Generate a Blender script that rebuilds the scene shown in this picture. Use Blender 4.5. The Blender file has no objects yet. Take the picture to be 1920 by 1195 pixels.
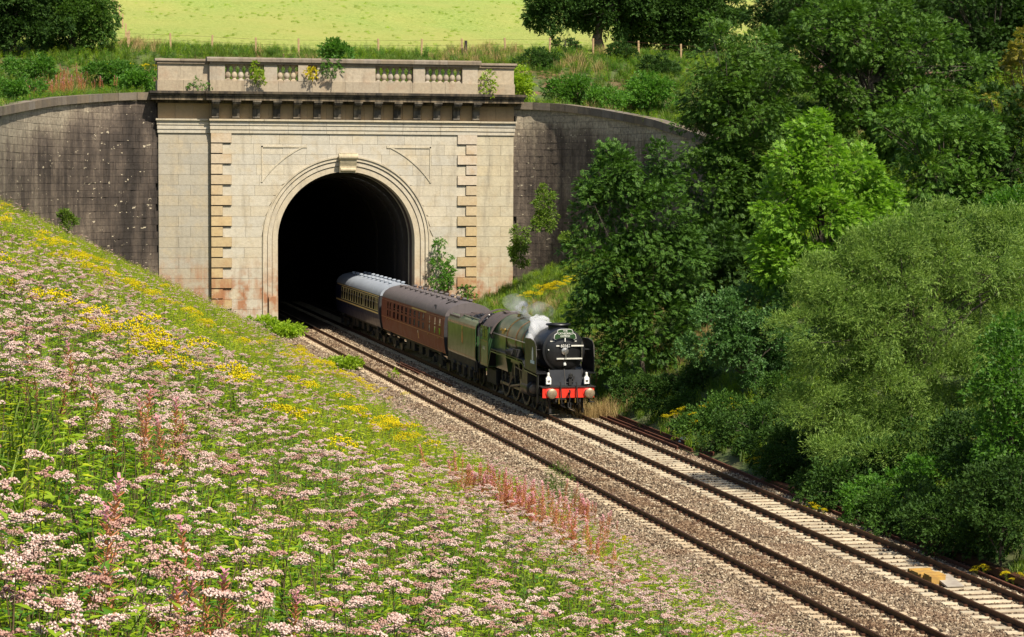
import bpy, bmesh, math, random
import numpy as np
from mathutils import Vector, Matrix
random.seed(7); RNG = np.random.default_rng(11)
S = bpy.context.scene; COL = S.collection; R = math.radians; PI = math.pi
# ------------------------------------------------------------------ camera
CAM_H = 10.66
def rot_axes(heading, pitch, roll):
    f = Vector((math.sin(heading)*math.cos(pitch), math.cos(heading)*math.cos(pitch), -math.sin(pitch)))
    r = Vector((math.cos(heading), -math.sin(heading), 0)); u = r.cross(f)
    return f, r*math.cos(roll)+u*math.sin(roll), u*math.cos(roll)-r*math.sin(roll)
cam_data = bpy.data.cameras.new('camera'); cam = bpy.data.objects.new('camera', cam_data); COL.objects.link(cam)
f_, r_, u_ = rot_axes(R(12.458), R(3.508), R(0.242))
cam.matrix_world = Matrix(((r_.x,u_.x,-f_.x,0),(r_.y,u_.y,-f_.y,0),(r_.z,u_.z,-f_.z,CAM_H),(0,0,0,1)))
cam_data.sensor_width = 36; cam_data.lens = 80.79; cam_data.clip_start = 0.3; cam_data.clip_end = 2500
S.camera = cam
# ------------------------------------------------------------------ sky, sun, exposure
SUN_EL, SUN_AZ = 52.0, 160.0        # azimuth clockwise from +Y (the way the line runs): behind the camera, a little to its right
w = bpy.data.worlds.new('World'); S.world = w; w.use_nodes = True
nt = w.node_tree; bg = nt.nodes['Background']; sky = nt.nodes.new('ShaderNodeTexSky')
sky.sky_type = 'NISHITA'; sky.sun_disc = False; sky.sun_elevation = R(SUN_EL); sky.sun_rotation = R(SUN_AZ)
sky.air_density = 1.0; sky.dust_density = 1.5; sky.altitude = 100
nt.links.new(sky.outputs[0], bg.inputs[0]); bg.inputs[1].default_value = 0.08
sl = bpy.data.lights.new('sun', 'SUN'); sl.energy = 4.7; sl.angle = R(1.0); sl.color = (1, .925, .78)
so = bpy.data.objects.new('sun', sl); COL.objects.link(so)
sd = Vector((math.sin(R(SUN_AZ))*math.cos(R(SUN_EL)), math.cos(R(SUN_AZ))*math.cos(R(SUN_EL)), math.sin(R(SUN_EL))))
so.rotation_euler = sd.to_track_quat('Z', 'Y').to_euler(); so.location = (0, 0, 120)
vs = S.view_settings; vs.view_transform = 'Standard'; vs.look = 'None'; vs.gamma = 1; vs.use_curve_mapping = False
vs.exposure = 0.72
S.cycles.max_bounces = 8; S.cycles.transparent_max_bounces = 8
S.cycles.use_denoising = True; S.cycles.volume_bounces = 6
# ------------------------------------------------------------------ materials
class N:
    def __init__(s, name):
        s.m = bpy.data.materials.new(name); s.m.use_nodes = True; s.t = s.m.node_tree
        s.t.nodes.clear(); s.out = s.t.nodes.new('ShaderNodeOutputMaterial')
    def n(s, kind, **k):
        o = s.t.nodes.new(kind)
        for a, v in k.items(): setattr(o, a, v)
        return o
    def l(s, a, b): s.t.links.new(a, b)
    def pos(s, scale=(1,1,1), obj=False):
        mp = s.n('ShaderNodeMapping'); mp.inputs['Scale'].default_value = scale
        if obj: s.l(s.n('ShaderNodeTexCoord').outputs['Object'], mp.inputs[0])
        else: s.l(s.n('ShaderNodeNewGeometry').outputs['Position'], mp.inputs[0])
        return mp.outputs[0]
    def noise(s, vec, scale, detail=5, rough=.6):
        q = s.n('ShaderNodeTexNoise'); q.inputs['Scale'].default_value = scale; q.inputs['Detail'].default_value = detail
        q.inputs['Roughness'].default_value = rough; s.l(vec, q.inputs['Vector']); return q.outputs['Fac']
    def ramp(s, fac, stops, interp='LINEAR'):
        q = s.n('ShaderNodeValToRGB'); q.color_ramp.interpolation = interp; e = q.color_ramp.elements
        while len(e) < len(stops): e.new(.5)
        for i, (p, c) in enumerate(stops):
            e[i].position = p; e[i].color = (c, c, c, 1) if not hasattr(c, '__len__') else (*c, 1)
        s.l(fac, q.inputs[0]); return q.outputs[0]
    def mix(s, fac, a, b, mode='MIX'):
        q = s.n('ShaderNodeMix', data_type='RGBA', blend_type=mode)
        for sock, v in ((q.inputs[0], fac), (q.inputs[6], a), (q.inputs[7], b)):
            if hasattr(v, 'is_output'): s.l(v, sock)
            elif hasattr(v, '__len__'): sock.default_value = (*v, 1)
            else: sock.default_value = v
        return q.outputs[2]
    def math(s, op, a, b=0.0):
        q = s.n('ShaderNodeMath', operation=op)
        for sock, v in ((q.inputs[0], a), (q.inputs[1], b)):
            if hasattr(v, 'is_output'): s.l(v, sock)
            else: sock.default_value = v
        return q.outputs[0]
    def z(s):
        q = s.n('ShaderNodeSeparateXYZ'); s.l(s.n('ShaderNodeNewGeometry').outputs['Position'], q.inputs[0]); return q.outputs
    def rnd(s): return s.n('ShaderNodeObjectInfo').outputs['Random']
    def ocol(s): return s.n('ShaderNodeObjectInfo').outputs['Color']
    def isl(s): return s.n('ShaderNodeNewGeometry').outputs['Random Per Island']
    def bsdf(s, col, rough=.7, metal=0, spec=.5, bump=None, bstr=.3, bdist=.05, coat=0, trans=0, tcol=None, alpha=None):
        b = s.n('ShaderNodeBsdfPrincipled')
        for sock, v in ((b.inputs['Base Color'], col), (b.inputs['Roughness'], rough), (b.inputs['Metallic'], metal)):
            if hasattr(v, 'is_output'): s.l(v, sock)
            elif hasattr(v, '__len__'): sock.default_value = (*v, 1)
            else: sock.default_value = v
        b.inputs['Specular IOR Level'].default_value = spec; b.inputs['Coat Weight'].default_value = coat
        b.inputs['Coat Roughness'].default_value = .12
        if bump is not None:
            q = s.n('ShaderNodeBump'); q.inputs['Strength'].default_value = bstr; q.inputs['Distance'].default_value = bdist
            s.l(bump, q.inputs['Height']); s.l(q.outputs[0], b.inputs['Normal'])
        sh = b.outputs[0]
        if trans:
            t = s.n('ShaderNodeBsdfTranslucent')
            if tcol is not None: s.l(tcol, t.inputs[0])
            elif hasattr(col, 'is_output'): s.l(col, t.inputs[0])
            else: t.inputs[0].default_value = (*col, 1)
            mx = s.n('ShaderNodeMixShader'); mx.inputs[0].default_value = trans
            s.l(sh, mx.inputs[1]); s.l(t.outputs[0], mx.inputs[2]); sh = mx.outputs[0]
        s.l(sh, s.out.inputs[0]); return s.m
def plain(name, c1, c2=None, scale=4, rough=.6, metal=0, spec=.5, bump=0, coat=0, lo=.35, hi=.65, obj=True, var=0):
    q = N(name); v = q.pos(obj=obj); f = q.noise(v, scale, 6)
    c2 = c2 or tuple(x*.75 for x in c1); col = q.ramp(f, [(lo, c1), (hi, c2)])
    if var:
        k = q.ramp(q.rnd(), [(0, 1-var), (1, 1+var)]); col = q.mix(1.0, col, k, 'MULTIPLY')
    return q.bsdf(col, rough, metal, spec, bump=f if bump else None, bstr=bump, coat=coat)
MAT = {}
def stone(name, base, dirt, ochre, dark_amt, joint=False, low_rust=True):
    q = N(name); p = q.pos(); st = q.pos((1.2, 1.2, .16))
    big = q.noise(p, .35, 4); fine = q.noise(p, 5, 8, .7); streak = q.noise(st, 1.6, 7, .7); patch = q.noise(p, 1.1, 3)
    tint = q.mix(1, base, q.ocol(), 'MULTIPLY')
    c = q.mix(q.ramp(patch, [(.5, 0), (.72, .55)]), tint, ochre)
    c = q.mix(q.ramp(streak, [(.62-dark_amt*.3, 0), (.82-dark_amt*.3, .35+dark_amt*.6)]), c, dirt)
    c = q.mix(q.ramp(fine, [(.35, .28), (.62, 0)]), c, dirt)
    if low_rust:
        zz = q.z(); low = q.math('MULTIPLY', q.ramp(q.math('MULTIPLY', q.math('ADD', zz[2], q.math('MULTIPLY', big, 3.0)), .1), [(.44, 1), (.70, 0)]), q.ramp(streak, [(.34, 0), (.54, .9)]))
        low = q.math('MULTIPLY', low, q.ramp(patch, [(.40, .1), (.56, 1)]))
        c = q.mix(low, c, (.30, .13, .06))
    h = q.math('ADD', fine, q.math('MULTIPLY', big, .6))
    return q.bsdf(c, .85, 0, .25, bump=h, bstr=.45, bdist=.05)
MAT['stone'] = stone('portal_stone', (.475, .425, .335), (.22, .19, .145), (.43, .345, .22), .36)
MAT['quoin'] = stone('quoin_stone', (.47, .38, .255), (.20, .145, .085), (.42, .28, .14), .2)
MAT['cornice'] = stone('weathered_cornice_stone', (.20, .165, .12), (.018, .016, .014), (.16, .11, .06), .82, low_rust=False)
MAT['parapet'] = stone('parapet_stone', (.40, .335, .25), (.11, .085, .06), (.33, .22, .14), .35, low_rust=False)
MAT['core'] = plain('mortar_core', (.41, .36, .275), (.31, .265, .20), 2, .9)
MAT['darkjoint'] = plain('open_joint', (.035, .028, .02), (.05, .04, .03), 2, .95)
def wallstone():
    q = N('blackened_wall_stone'); p = q.pos(); st = q.pos((.9, .9, .09))
    fine = q.noise(p, 4.5, 8, .7); streak = q.noise(st, 1.5, 8, .72); patch = q.noise(p, .30, 5); spot = q.noise(q.pos((1, 1, 2.0)), 1.9, 3)
    at_ = q.n('ShaderNodeAttribute', attribute_name='pale'); pl_ = at_.outputs['Fac']
    wash = q.math('ADD', q.math('MULTIPLY', streak, .85), q.math('MULTIPLY', patch, .75))
    wash = q.math('ADD', wash, q.math('MULTIPLY', q.math('SUBTRACT', pl_, .5), .8))
    c = q.ramp(wash, [(.40, (.026, .021, .018)), (.56, (.082, .063, .050)), (.70, (.165, .128, .098)), (.87, (.29, .235, .17)), (1.0, (.40, .335, .245))])
    c = q.mix(q.ramp(fine, [(.36, .55), (.6, 0)]), c, (.045, .038, .034))
    c = q.mix(q.ramp(spot, [(.665, 0), (.68, .9)]), c, (.46, .39, .28))
    k = q.ramp(q.rnd(), [(0, .86), (1, 1.14)]); c = q.mix(1, c, k, 'MULTIPLY')
    return q.bsdf(c, .9, 0, .2, bump=fine, bstr=.6, bdist=.06)
MAT['wall'] = wallstone()
MAT['coping'] = stone('lichened_coping', (.27, .22, .165), (.075, .06, .045), (.20, .15, .09), .45, low_rust=False)
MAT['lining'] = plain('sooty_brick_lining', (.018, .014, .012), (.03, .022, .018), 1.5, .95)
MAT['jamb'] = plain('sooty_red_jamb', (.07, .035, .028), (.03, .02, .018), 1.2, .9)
def rust(name, a, b, r=.6):
    return plain(name, a, b, 9, r, .25, .4, .2, obj=False)
MAT['rail'] = rust('rusty_rail', (.085, .032, .014), (.045, .019, .010))
MAT['railtop'] = plain('rail_head', (.17, .075, .035), (.11, .05, .025), 6, .42, .6, .5, obj=False)
MAT['oldrail'] = rust('scrap_rail_rust', (.15, .05, .026), (.07, .03, .018), .8)
MAT['conc'] = plain('pale_concrete', (.47, .405, .285), (.36, .29, .20), 3.5, .9, bump=.3, obj=False, var=.16)
MAT['conc2'] = plain('stained_concrete', (.50, .405, .27), (.36, .265, .165), 3.5, .9, bump=.3, obj=False, var=.16)
def ballast(name, inst):
    q = N(name); p = q.pos(); patch = q.noise(p, .55, 5)
    if inst:
        c = q.ramp(q.rnd(), [(0, (.032, .023, .016)), (.3, (.128, .089, .056)), (.62, (.245, .178, .116)), (.88, (.39, .305, .205)), (1, (.56, .48, .35))])
        f = q.noise(p, 30, 3)
    else:
        f = q.noise(p, 16, 6, .75)
        c = q.ramp(f, [(.32, (.045, .034, .027)), (.48, (.17, .125, .088)), (.6, (.30, .225, .155)), (.72, (.42, .34, .24))])
    c = q.mix(q.ramp(patch, [(.5, 0), (.63, .55)]), c, q.mix(.45, c, (.20, .10, .055)))
    for xc in (20.69, 24.63):
        dx = q.math('ABSOLUTE', q.math('SUBTRACT', q.z()[0], xc)); c = q.mix(q.math('MULTIPLY', q.ramp(dx, [(.35, .55), (.62, 0)]), q.ramp(patch, [(.35, .4), (.6, 1)])), c, q.mix(1, c, (.52, .40, .30), 'MULTIPLY'))
    return q.bsdf(c, .92, 0, .25, bump=f, bstr=.7, bdist=.04)
MAT['ballast'] = ballast('ballast_stone', True); MAT['bed'] = ballast('ballast_bed', False)
MAT['soil'] = plain('bank_soil', (.05, .085, .016), (.085, .085, .03), .8, .95, obj=False, bump=.5)
MAT['redsoil'] = plain('red_earth', (.065, .085, .022), (.16, .075, .042), .16, .95, obj=False, bump=.6, lo=.50, hi=.58)
def field():
    q = N('pasture_grass'); p = q.pos((1, .35, 1)); big = q.noise(p, .05, 4); mid = q.noise(p, .5, 6, .7); fine = q.noise(p, 3, 8, .8)
    c = q.ramp(fine, [(.3, (.14, .22, .035)), (.52, (.29, .355, .080)), (.72, (.39, .42, .14))])
    c = q.mix(q.ramp(big, [(.42, 0), (.62, .55)]), c, (.42, .37, .11))
    c = q.mix(q.ramp(mid, [(.56, 0), (.68, .6)]), c, (.24, .28, .05))
    return q.bsdf(c, .95, 0, .15, bump=fine, bstr=1, bdist=.25)
MAT['field'] = field()
def leaf(name, a, b, trans=.32, rough=.55, spec=.35, tgain=1.35):
    q = N(name); p = q.pos(); pn = q.noise(p, .7, 3)
    k = q.math('ADD', q.math('MULTIPLY', q.isl(), .55), q.math('MULTIPLY', pn, .45))
    c = q.ramp(k, [(.15, a), (.85, b)])
    kk = q.ramp(q.rnd(), [(0, .85), (1, 1.15)]); c = q.mix(1, c, kk, 'MULTIPLY')
    t = q.mix(1, c, (tgain, tgain*1.1, tgain*.55), 'MULTIPLY')
    return q.bsdf(c, rough, 0, spec, trans=trans, tcol=t)
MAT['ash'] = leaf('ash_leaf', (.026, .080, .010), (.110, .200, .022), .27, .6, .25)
MAT['dark'] = leaf('dark_leaf', (.016, .046, .008), (.055, .112, .015), .24, .65, .2)  # albedo lowered to stand in for self-shadow inside dense foliage
MAT['bright'] = leaf('bright_leaf', (.105, .25, .016), (.265, .44, .036), .4)
MAT['willow'] = leaf('willow_leaf', (.055, .125, .016), (.26, .37, .070), .28, .55, .3)
MAT['teal'] = leaf('elder_leaf', (.050, .135, .030), (.115, .225, .055), .3)
MAT['olive'] = leaf('golden_leaf', (.15, .135, .015), (.27, .23, .03), .3)
MAT['mead'] = leaf('meadow_leaf', (.155, .265, .012), (.31, .41, .022), .4)
MAT['mead2'] = leaf('meadow_leaf_yellow', (.27, .34, .012), (.45, .48, .025), .4)
MAT['mead3'] = leaf('meadow_leaf_dark', (.042, .135, .012), (.11, .235, .02), .36)
MAT['ash2'] = leaf('shaded_ash_leaf', (.020, .062, .009), (.085, .165, .022), .25, .6, .2)  # darker copy of the ash leaf, with shade put into its colour
MAT['mead4'] = leaf('rough_grass', (.055, .125, .012), (.17, .235, .028), .35)
MAT['mbed'] = plain('dark_wall_joint', (.05, .04, .033), (.03, .025, .021), 2, .95)
MAT['straw'] = leaf('dry_grass', (.30, .20, .085), (.48, .35, .16), .25, .8, .2, 1.1)
def pinkmat():
    q = N('pale_pink_florets'); k = q.math('ADD', q.math('MULTIPLY', q.isl(), .6), q.math('MULTIPLY', q.noise(q.pos(), 1.3, 3), .4))
    c = q.ramp(k, [(.15, (.36, .20, .165)), (.5, (.68, .49, .42)), (.85, (.90, .75, .67))])
    c = q.mix(q.ramp(q.rnd(), [(.55, 0), (.92, .75)]), c, q.mix(1, c, (.62, .42, .36), 'MULTIPLY'))
    return q.bsdf(c, .9, 0, .1, trans=.25)
MAT['pink'] = pinkmat()
MAT['stalk'] = plain('reddish_stalk', (.085, .045, .025), (.12, .10, .03), 8, .8)
MAT['yellow'] = leaf('yellow_florets', (.58, .44, .006), (.74, .62, .015), .3, .8, .1, 1.0)
MAT['magenta'] = leaf('willowherb_petals', (.55, .20, .27), (.72, .36, .42), .3, .8, .1, 1.0)
MAT['pod'] = leaf('willowherb_pods', (.42, .14, .075), (.60, .28, .15), .25, .8, .15, 1.0)
MAT['bark'] = plain('bark', (.055, .042, .03), (.10, .08, .058), 6, .95, bump=.6, obj=False)
MAT['dead'] = plain('bleached_wood', (.35, .31, .26), (.24, .2, .16), 6, .9)
MAT['post'] = plain('weathered_post', (.42, .29, .15), (.30, .20, .10), 5, .9)
MAT['tar'] = plain('tarred_post', (.02, .017, .014), (.03, .026, .02), 5, .9)
def paint(name, c, rough=.3, coat=.6, dirt=(.05, .04, .03), amt=.35, spec=.5):
    q = N(name); p = q.pos(obj=True); f = q.noise(p, 1.6, 6); g = q.noise(q.pos((3, 3, .5), True), 2.2, 6)
    col = q.mix(q.ramp(g, [(.5, 0), (.75, amt)]), q.ramp(f, [(.3, tuple(x*.88 for x in c)), (.7, c)]), dirt)
    return q.bsdf(col, q.ramp(f, [(.3, rough), (.7, min(1, rough+.15))]), 0, spec, coat=coat)
MAT['green'] = paint('locomotive_green', (.026, .068, .022), .28, .4)
MAT['black'] = paint('engine_black', (.006, .006, .007), .38, .12, (.02, .018, .016), .3)
MAT['apron'] = paint('apron_blue_black', (.010, .012, .017), .6, 0, (.02, .018, .016), .3, .25)
MAT['strap'] = plain('painted_white_strap', (.70, .68, .60), (.52, .50, .44), 4, .5)
MAT['sooty'] = paint('frame_black', (.012, .011, .010), .65, 0, (.035, .027, .02), .5)
MAT['red'] = paint('buffer_beam_red', (.78, .030, .012), .4, .3, (.3, .02, .01), .15)
MAT['brown'] = paint('coach_maroon', (.20, .027, .013), .5, .05, (.13, .03, .016), .4, .3)
MAT['cream'] = paint('coach_cream', (.95, .74, .30), .5, .05, (.7, .5, .2), .2, .3)
MAT['blue'] = paint('coach_blue', (.010, .015, .06), .4, .2, (.03, .025, .02), .3)
MAT['roofg'] = paint('coach_roof_grey', (.29, .32, .37), .6, 0, (.2, .19, .19), .4)
MAT['roofb'] = paint('coach_roof_sooty', (.115, .095, .095), .6, 0, (.05, .045, .045), .5)
MAT['cabroof'] = paint('cab_roof', (.085, .062, .058), .55, .1, (.05, .04, .04), .4)
MAT['white'] = plain('white_enamel', (.85, .84, .80), (.72, .70, .64), 4, .4)
MAT['cremetxt'] = plain('cream_lettering', (.82, .76, .55), (.75, .68, .45), 4, .5)
MAT['steel'] = plain('bright_steel', (.55, .53, .50), (.40, .38, .35), 5, .32, .85)
MAT['rodsteel'] = plain('oily_rod_steel', (.22, .20, .17), (.11, .095, .08), 5, .4, .8)
MAT['buffer'] = plain('buffer_head', (.34, .26, .17), (.22, .16, .10), 8, .5, .5)
MAT['brass'] = plain('brass', (.55, .38, .12), (.42, .28, .08), 5, .3, .9)
MAT['orange'] = plain('lining_orange', (.50, .20, .05), (.38, .14, .04), 3, .5)
MAT['ygold'] = plain('first_class_yellow', (.72, .47, .10), (.6, .38, .08), 3, .5)
MAT['crest'] = plain('crest_gold', (.62, .38, .10), (.40, .10, .04), 14, .5)
MAT['skyplate'] = plain('pale_blue_plate', (.45, .62, .78), (.6, .74, .86), 6, .4)
MAT['coal'] = plain('coal', (.012, .012, .014), (.03, .03, .033), 9, .35, spec=.7)
MAT['glass'] = plain('dark_carriage_glass', (.012, .014, .014), (.02, .022, .02), 2, .06, spec=.8)
MAT['tpws'] = plain('weathered_yellow_box', (.46, .27, .055), (.30, .17, .05), 4, .7, obj=False)
MAT['greyplate'] = plain('grey_ramp_plate', (.36, .32, .26), (.26, .22, .18), 4, .7)
MAT['rubber'] = plain('corridor_rubber', (.016, .015, .016), (.03, .027, .027), 4, .8)
# ------------------------------------------------------------------ builders
def link(o, parent=None, label=None, cat=None, group=None, kind=None, color=None):
    COL.objects.link(o)
    if parent is not None: o.parent = parent
    if label: o['label'] = label
    if cat: o['category'] = cat
    if group: o['group'] = group
    if kind: o['kind'] = kind
    if color is not None: o.color = (*color, 1)
    return o
def thing(name, label, cat, loc=(0,0,0), rz=0, group=None):
    o = bpy.data.objects.new(name, None); o.empty_display_size = .2; o.location = loc; o.rotation_euler = (0, 0, rz)
    return link(o, None, label, cat, group)
class MB:
    def __init__(s): s.v = []; s.f = []; s.m = []
    def add(s, v, f, m=0):
        k = len(s.v); s.v += [tuple(x) for x in v]; s.f += [tuple(i+k for i in q) for q in f]; s.m += [m]*len(f); return s
    def box(s, x0, x1, y0, y1, z0, z1, m=0):
        return s.add([(x0,y0,z0),(x1,y0,z0),(x1,y1,z0),(x0,y1,z0),(x0,y0,z1),(x1,y0,z1),(x1,y1,z1),(x0,y1,z1)],
                     [(0,3,2,1),(4,5,6,7),(0,1,5,4),(1,2,6,5),(2,3,7,6),(3,0,4,7)], m)
    def prism(s, poly, a, b, axis='y', m=0):
        n = len(poly)
        def P(u, w, t): return {'y': (u, t, w), 'x': (t, u, w), 'z': (u, w, t)}[axis]
        v = [P(u, w, a) for u, w in poly]+[P(u, w, b) for u, w in poly]
        f = [tuple(range(n)), tuple(range(2*n-1, n-1, -1))]+[(i, i+n, (i+1) % n+n, (i+1) % n) for i in range(n)]
        return s.add(v, f, m)
    def strip(s, lo, hi, a, b, m=0):      # band between two (x,z) chains, extruded y a..b (a is the front)
        n = len(lo); v = [(x, a, z) for x, z in lo]+[(x, a, z) for x, z in hi]+[(x, b, z) for x, z in lo]+[(x, b, z) for x, z in hi]; f = []
        for i in range(n-1):
            f += [(i, i+1, n+i+1, n+i), (2*n+i, 3*n+i, 3*n+i+1, 2*n+i+1), (n+i, n+i+1, 3*n+i+1, 3*n+i), (i, 2*n+i, 2*n+i+1, i+1)]
        f += [(0, n, 3*n, 2*n), (n-1, 3*n-1, 4*n-1, 2*n-1)]
        return s.add(v, f, m)
    def tube(s, p0, p1, r0, r1=None, n=8, m=0, caps=True):
        r1 = r0 if r1 is None else r1; p0 = Vector(p0); p1 = Vector(p1); d = p1-p0
        if d.length < 1e-6: return s
        q = d.to_track_quat('Z', 'Y'); v = []
        for p, r in ((p0, r0), (p1, r1)):
            for i in range(n):
                a = 2*PI*i/n; v.append(p+q@Vector((r*math.cos(a), r*math.sin(a), 0)))
        f = [(i, (i+1) % n, (i+1) % n+n, i+n) for i in range(n)]
        if caps: f += [tuple(range(n-1, -1, -1)), tuple(range(n, 2*n))]
        return s.add(v, f, m)
    def path(s, pts, r, n=6, m=0):
        for a, b in zip(pts[:-1], pts[1:]): s.tube(a, b, r, r, n, m)
        return s
    def lathe(s, prof, c=(0,0,0), axis='z', n=20, m=0):   # prof: (radius, height)
        v = []; k = len(prof)
        for i in range(n):
            a = 2*PI*i/n; ca, sa = math.cos(a), math.sin(a)
            for r, h in prof:
                p = {'z': (r*ca, r*sa, h), 'y': (r*ca, h, r*sa), 'x': (h, r*ca, r*sa)}[axis]
                v.append((c[0]+p[0], c[1]+p[1], c[2]+p[2]))
        f = [(i*k+j, ((i+1) % n)*k+j, ((i+1) % n)*k+j+1, i*k+j+1) for i in range(n) for j in range(k-1)]
        return s.add(v, f, m)
    def blob(s, c, r, seed=0, n1=8, n2=6, m=0, jit=.25):
        rg = random.Random(seed); v = []; f = []
        for j in range(n2+1):
            t = PI*j/n2
            for i in range(n1):
                a = 2*PI*i/n1; k = 1+jit*(rg.random()-.5)*2
                v.append((c[0]+r[0]*k*math.sin(t)*math.cos(a), c[1]+r[1]*k*math.sin(t)*math.sin(a), c[2]+r[2]*k*math.cos(t)))
        for j in range(n2):
            for i in range(n1): f.append((j*n1+i, (j+1)*n1+i, (j+1)*n1+(i+1) % n1, j*n1+(i+1) % n1))
        return s.add(v, f, m)
    def mesh(s, name, mats, smooth=False):
        me = bpy.data.meshes.new(name); me.from_pydata(s.v, [], s.f)
        for q in (mats if isinstance(mats, (list, tuple)) else [mats]): me.materials.append(MAT[q])
        me.polygons.foreach_set('material_index', s.m)
        bm = bmesh.new(); bm.from_mesh(me); bmesh.ops.recalc_face_normals(bm, faces=bm.faces); bm.to_mesh(me); bm.free()
        if smooth:
            me.polygons.foreach_set('use_smooth', [True]*len(me.polygons))
            try: me.set_sharp_from_angle(angle=R(38))
            except Exception: pass
        me.update(); return me
    def build(s, name, mats, parent=None, smooth=False, **k):
        return link(bpy.data.objects.new(name, s.mesh(name, mats, smooth)), parent, **k)
def npmesh(name, V, F, mats, midx=None, smooth=False):
    me = bpy.data.meshes.new(name); nf, k = F.shape
    me.vertices.add(len(V)); me.vertices.foreach_set('co', np.ascontiguousarray(V, np.float32).ravel())
    me.loops.add(nf*k); me.loops.foreach_set('vertex_index', np.ascontiguousarray(F, np.int32).ravel())
    me.polygons.add(nf); me.polygons.foreach_set('loop_start', np.arange(0, nf*k, k, dtype=np.int32))
    try: me.polygons.foreach_set('loop_total', np.full(nf, k, np.int32))
    except Exception: pass
    for q in (mats if isinstance(mats, (list, tuple)) else [mats]): me.materials.append(MAT[q])
    if midx is not None: me.polygons.foreach_set('material_index', np.ascontiguousarray(midx, np.int32))
    if smooth: me.polygons.foreach_set('use_smooth', np.ones(nf, bool))
    me.update(calc_edges=True); me.validate(); return me
def copy_tree(o, parent=None):
    c = o.copy(); COL.objects.link(c)
    if parent is not None: c.parent = parent
    for ch in list(o.children): copy_tree(ch, c)
    return c
def vnoise(x, y, s, seed=0):             # smooth value noise for terrain and patches
    x = np.asarray(x, float)/s; y = np.asarray(y, float)/s; xi = np.floor(x).astype(int); yi = np.floor(y).astype(int)
    fx = x-xi; fy = y-yi; fx = fx*fx*(3-2*fx); fy = fy*fy*(3-2*fy)
    def h(a, b):
        n = (a*374761393+b*668265263+seed*974634777) & 0x7fffffff; n = ((n ^ (n >> 13))*1274126177) & 0x7fffffff
        return ((n ^ (n >> 16)) & 0xffff)/65535.0
    return (h(xi, yi)*(1-fx)+h(xi+1, yi)*fx)*(1-fy)+(h(xi, yi+1)*(1-fx)+h(xi+1, yi+1)*fx)*fy

# ================================================================== SETTING: ground, hill, portal, wing walls
YF = 154.5; XN = 20.69; XF = 24.63                      # portal face, near and far track centres
def h_front(X, Y):
    X = np.asarray(X, float); Y = np.asarray(Y, float)
    L = np.where(X > -4, (.50*(16.5-X)), 10.25+.10*(-4-X)); Rr = np.where(X < 62, .50*(X-27.3), 17.35+.15*(X-62))
    z = np.maximum(np.maximum(L, Rr), -.42)
    bump = (vnoise(X, Y, 3.1, 3)-.5)*.35+(vnoise(X, Y, 9, 4)-.5)*.5
    return z+bump*np.clip((z-.2)/1.5, 0, 1)
WALL_TOP = {'L': [(10.05, 155.0, 16.22), (9.147, 154.891, 16.22), (8.251, 154.565, 16.184), (7.367, 154.023, 16.111), (6.503, 153.271, 16.033), (5.665, 152.313, 15.947), (4.859, 151.156, 15.837), (4.091, 149.81, 15.724), (3.365, 148.283, 15.61), (2.689, 146.586, 15.465), (2.066, 144.733, 15.302), (1.501, 142.736, 15.144), (0.998, 140.611, 14.989), (0.561, 138.371, 14.841), (0.193, 136.035, 14.703), (-0.103, 133.618, 14.576), (-0.326, 131.139, 14.462), (-0.473, 128.615, 14.36), (-0.647, 125.62, 13.46), (-0.822, 122.625, 12.56), (-0.996, 119.63, 11.66)], 'R': [(34.27, 155.0, 15.86), (34.875, 154.891, 15.863), (35.475, 154.565, 15.834), (36.067, 154.023, 15.791), (36.646, 153.271, 15.74), (37.207, 152.313, 15.669), (37.747, 151.156, 15.532), (38.262, 149.81, 15.386), (38.747, 148.283, 15.233), (39.201, 146.586, 15.04), (39.618, 144.733, 14.829), (39.996, 142.736, 14.613), (40.333, 140.611, 14.374), (40.626, 138.371, 14.041), (40.872, 136.035, 13.71), (41.071, 133.618, 13.384), (41.22, 131.139, 13.023), (41.318, 128.615, 12.674), (41.434, 125.617, 11.774), (41.551, 122.62, 10.874), (41.667, 119.622, 9.974)]}
def hill(X, Y):
    X = np.asarray(X, float); Y = np.asarray(Y, float)
    z = 20.6+np.where(Y < 186, .16*(Y-186), .118*(Y-186)+.00008*(Y-186)**2)
    return z+(vnoise(X, Y, 23, 8)-.5)*1.2+(vnoise(X, Y, 7, 9)-.5)*.25
LX = [p[0] for p in WALL_TOP['L']]; RX = [p[0] for p in WALL_TOP['R']]
bx = [LX[-1]-40, LX[-1]-.2]+LX[::-1]+[12, 20, 33]+RX+[RX[-1]+.2, RX[-1]+45]
by = [WALL_TOP['L'][-1][1]-6, WALL_TOP['L'][-1][1]-1]+[p[1] for p in WALL_TOP['L']][::-1]+[YF+1.4]*3+[p[1] for p in WALL_TOP['R']]+[WALL_TOP['R'][-1][1]-1, WALL_TOP['R'][-1][1]-6]
bz = [WALL_TOP['L'][-1][2]-1.2]*2+[p[2] for p in WALL_TOP['L']][::-1]+[16.5]*3+[p[2] for p in WALL_TOP['R']]+[WALL_TOP['R'][-1][2]-.6, 17]
FENCE_Y = 186.0
def h_up(X, Y):
    y0 = np.interp(X, bx, by)+.45; z0 = np.interp(X, bx, bz)-.25
    t = np.clip((Y-y0)/np.maximum(FENCE_Y-6-y0, 4), 0, 1); t = t*t*(3-2*t)*.75+.25*t
    return z0*(1-t)+hill(X, Y)*t
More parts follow.
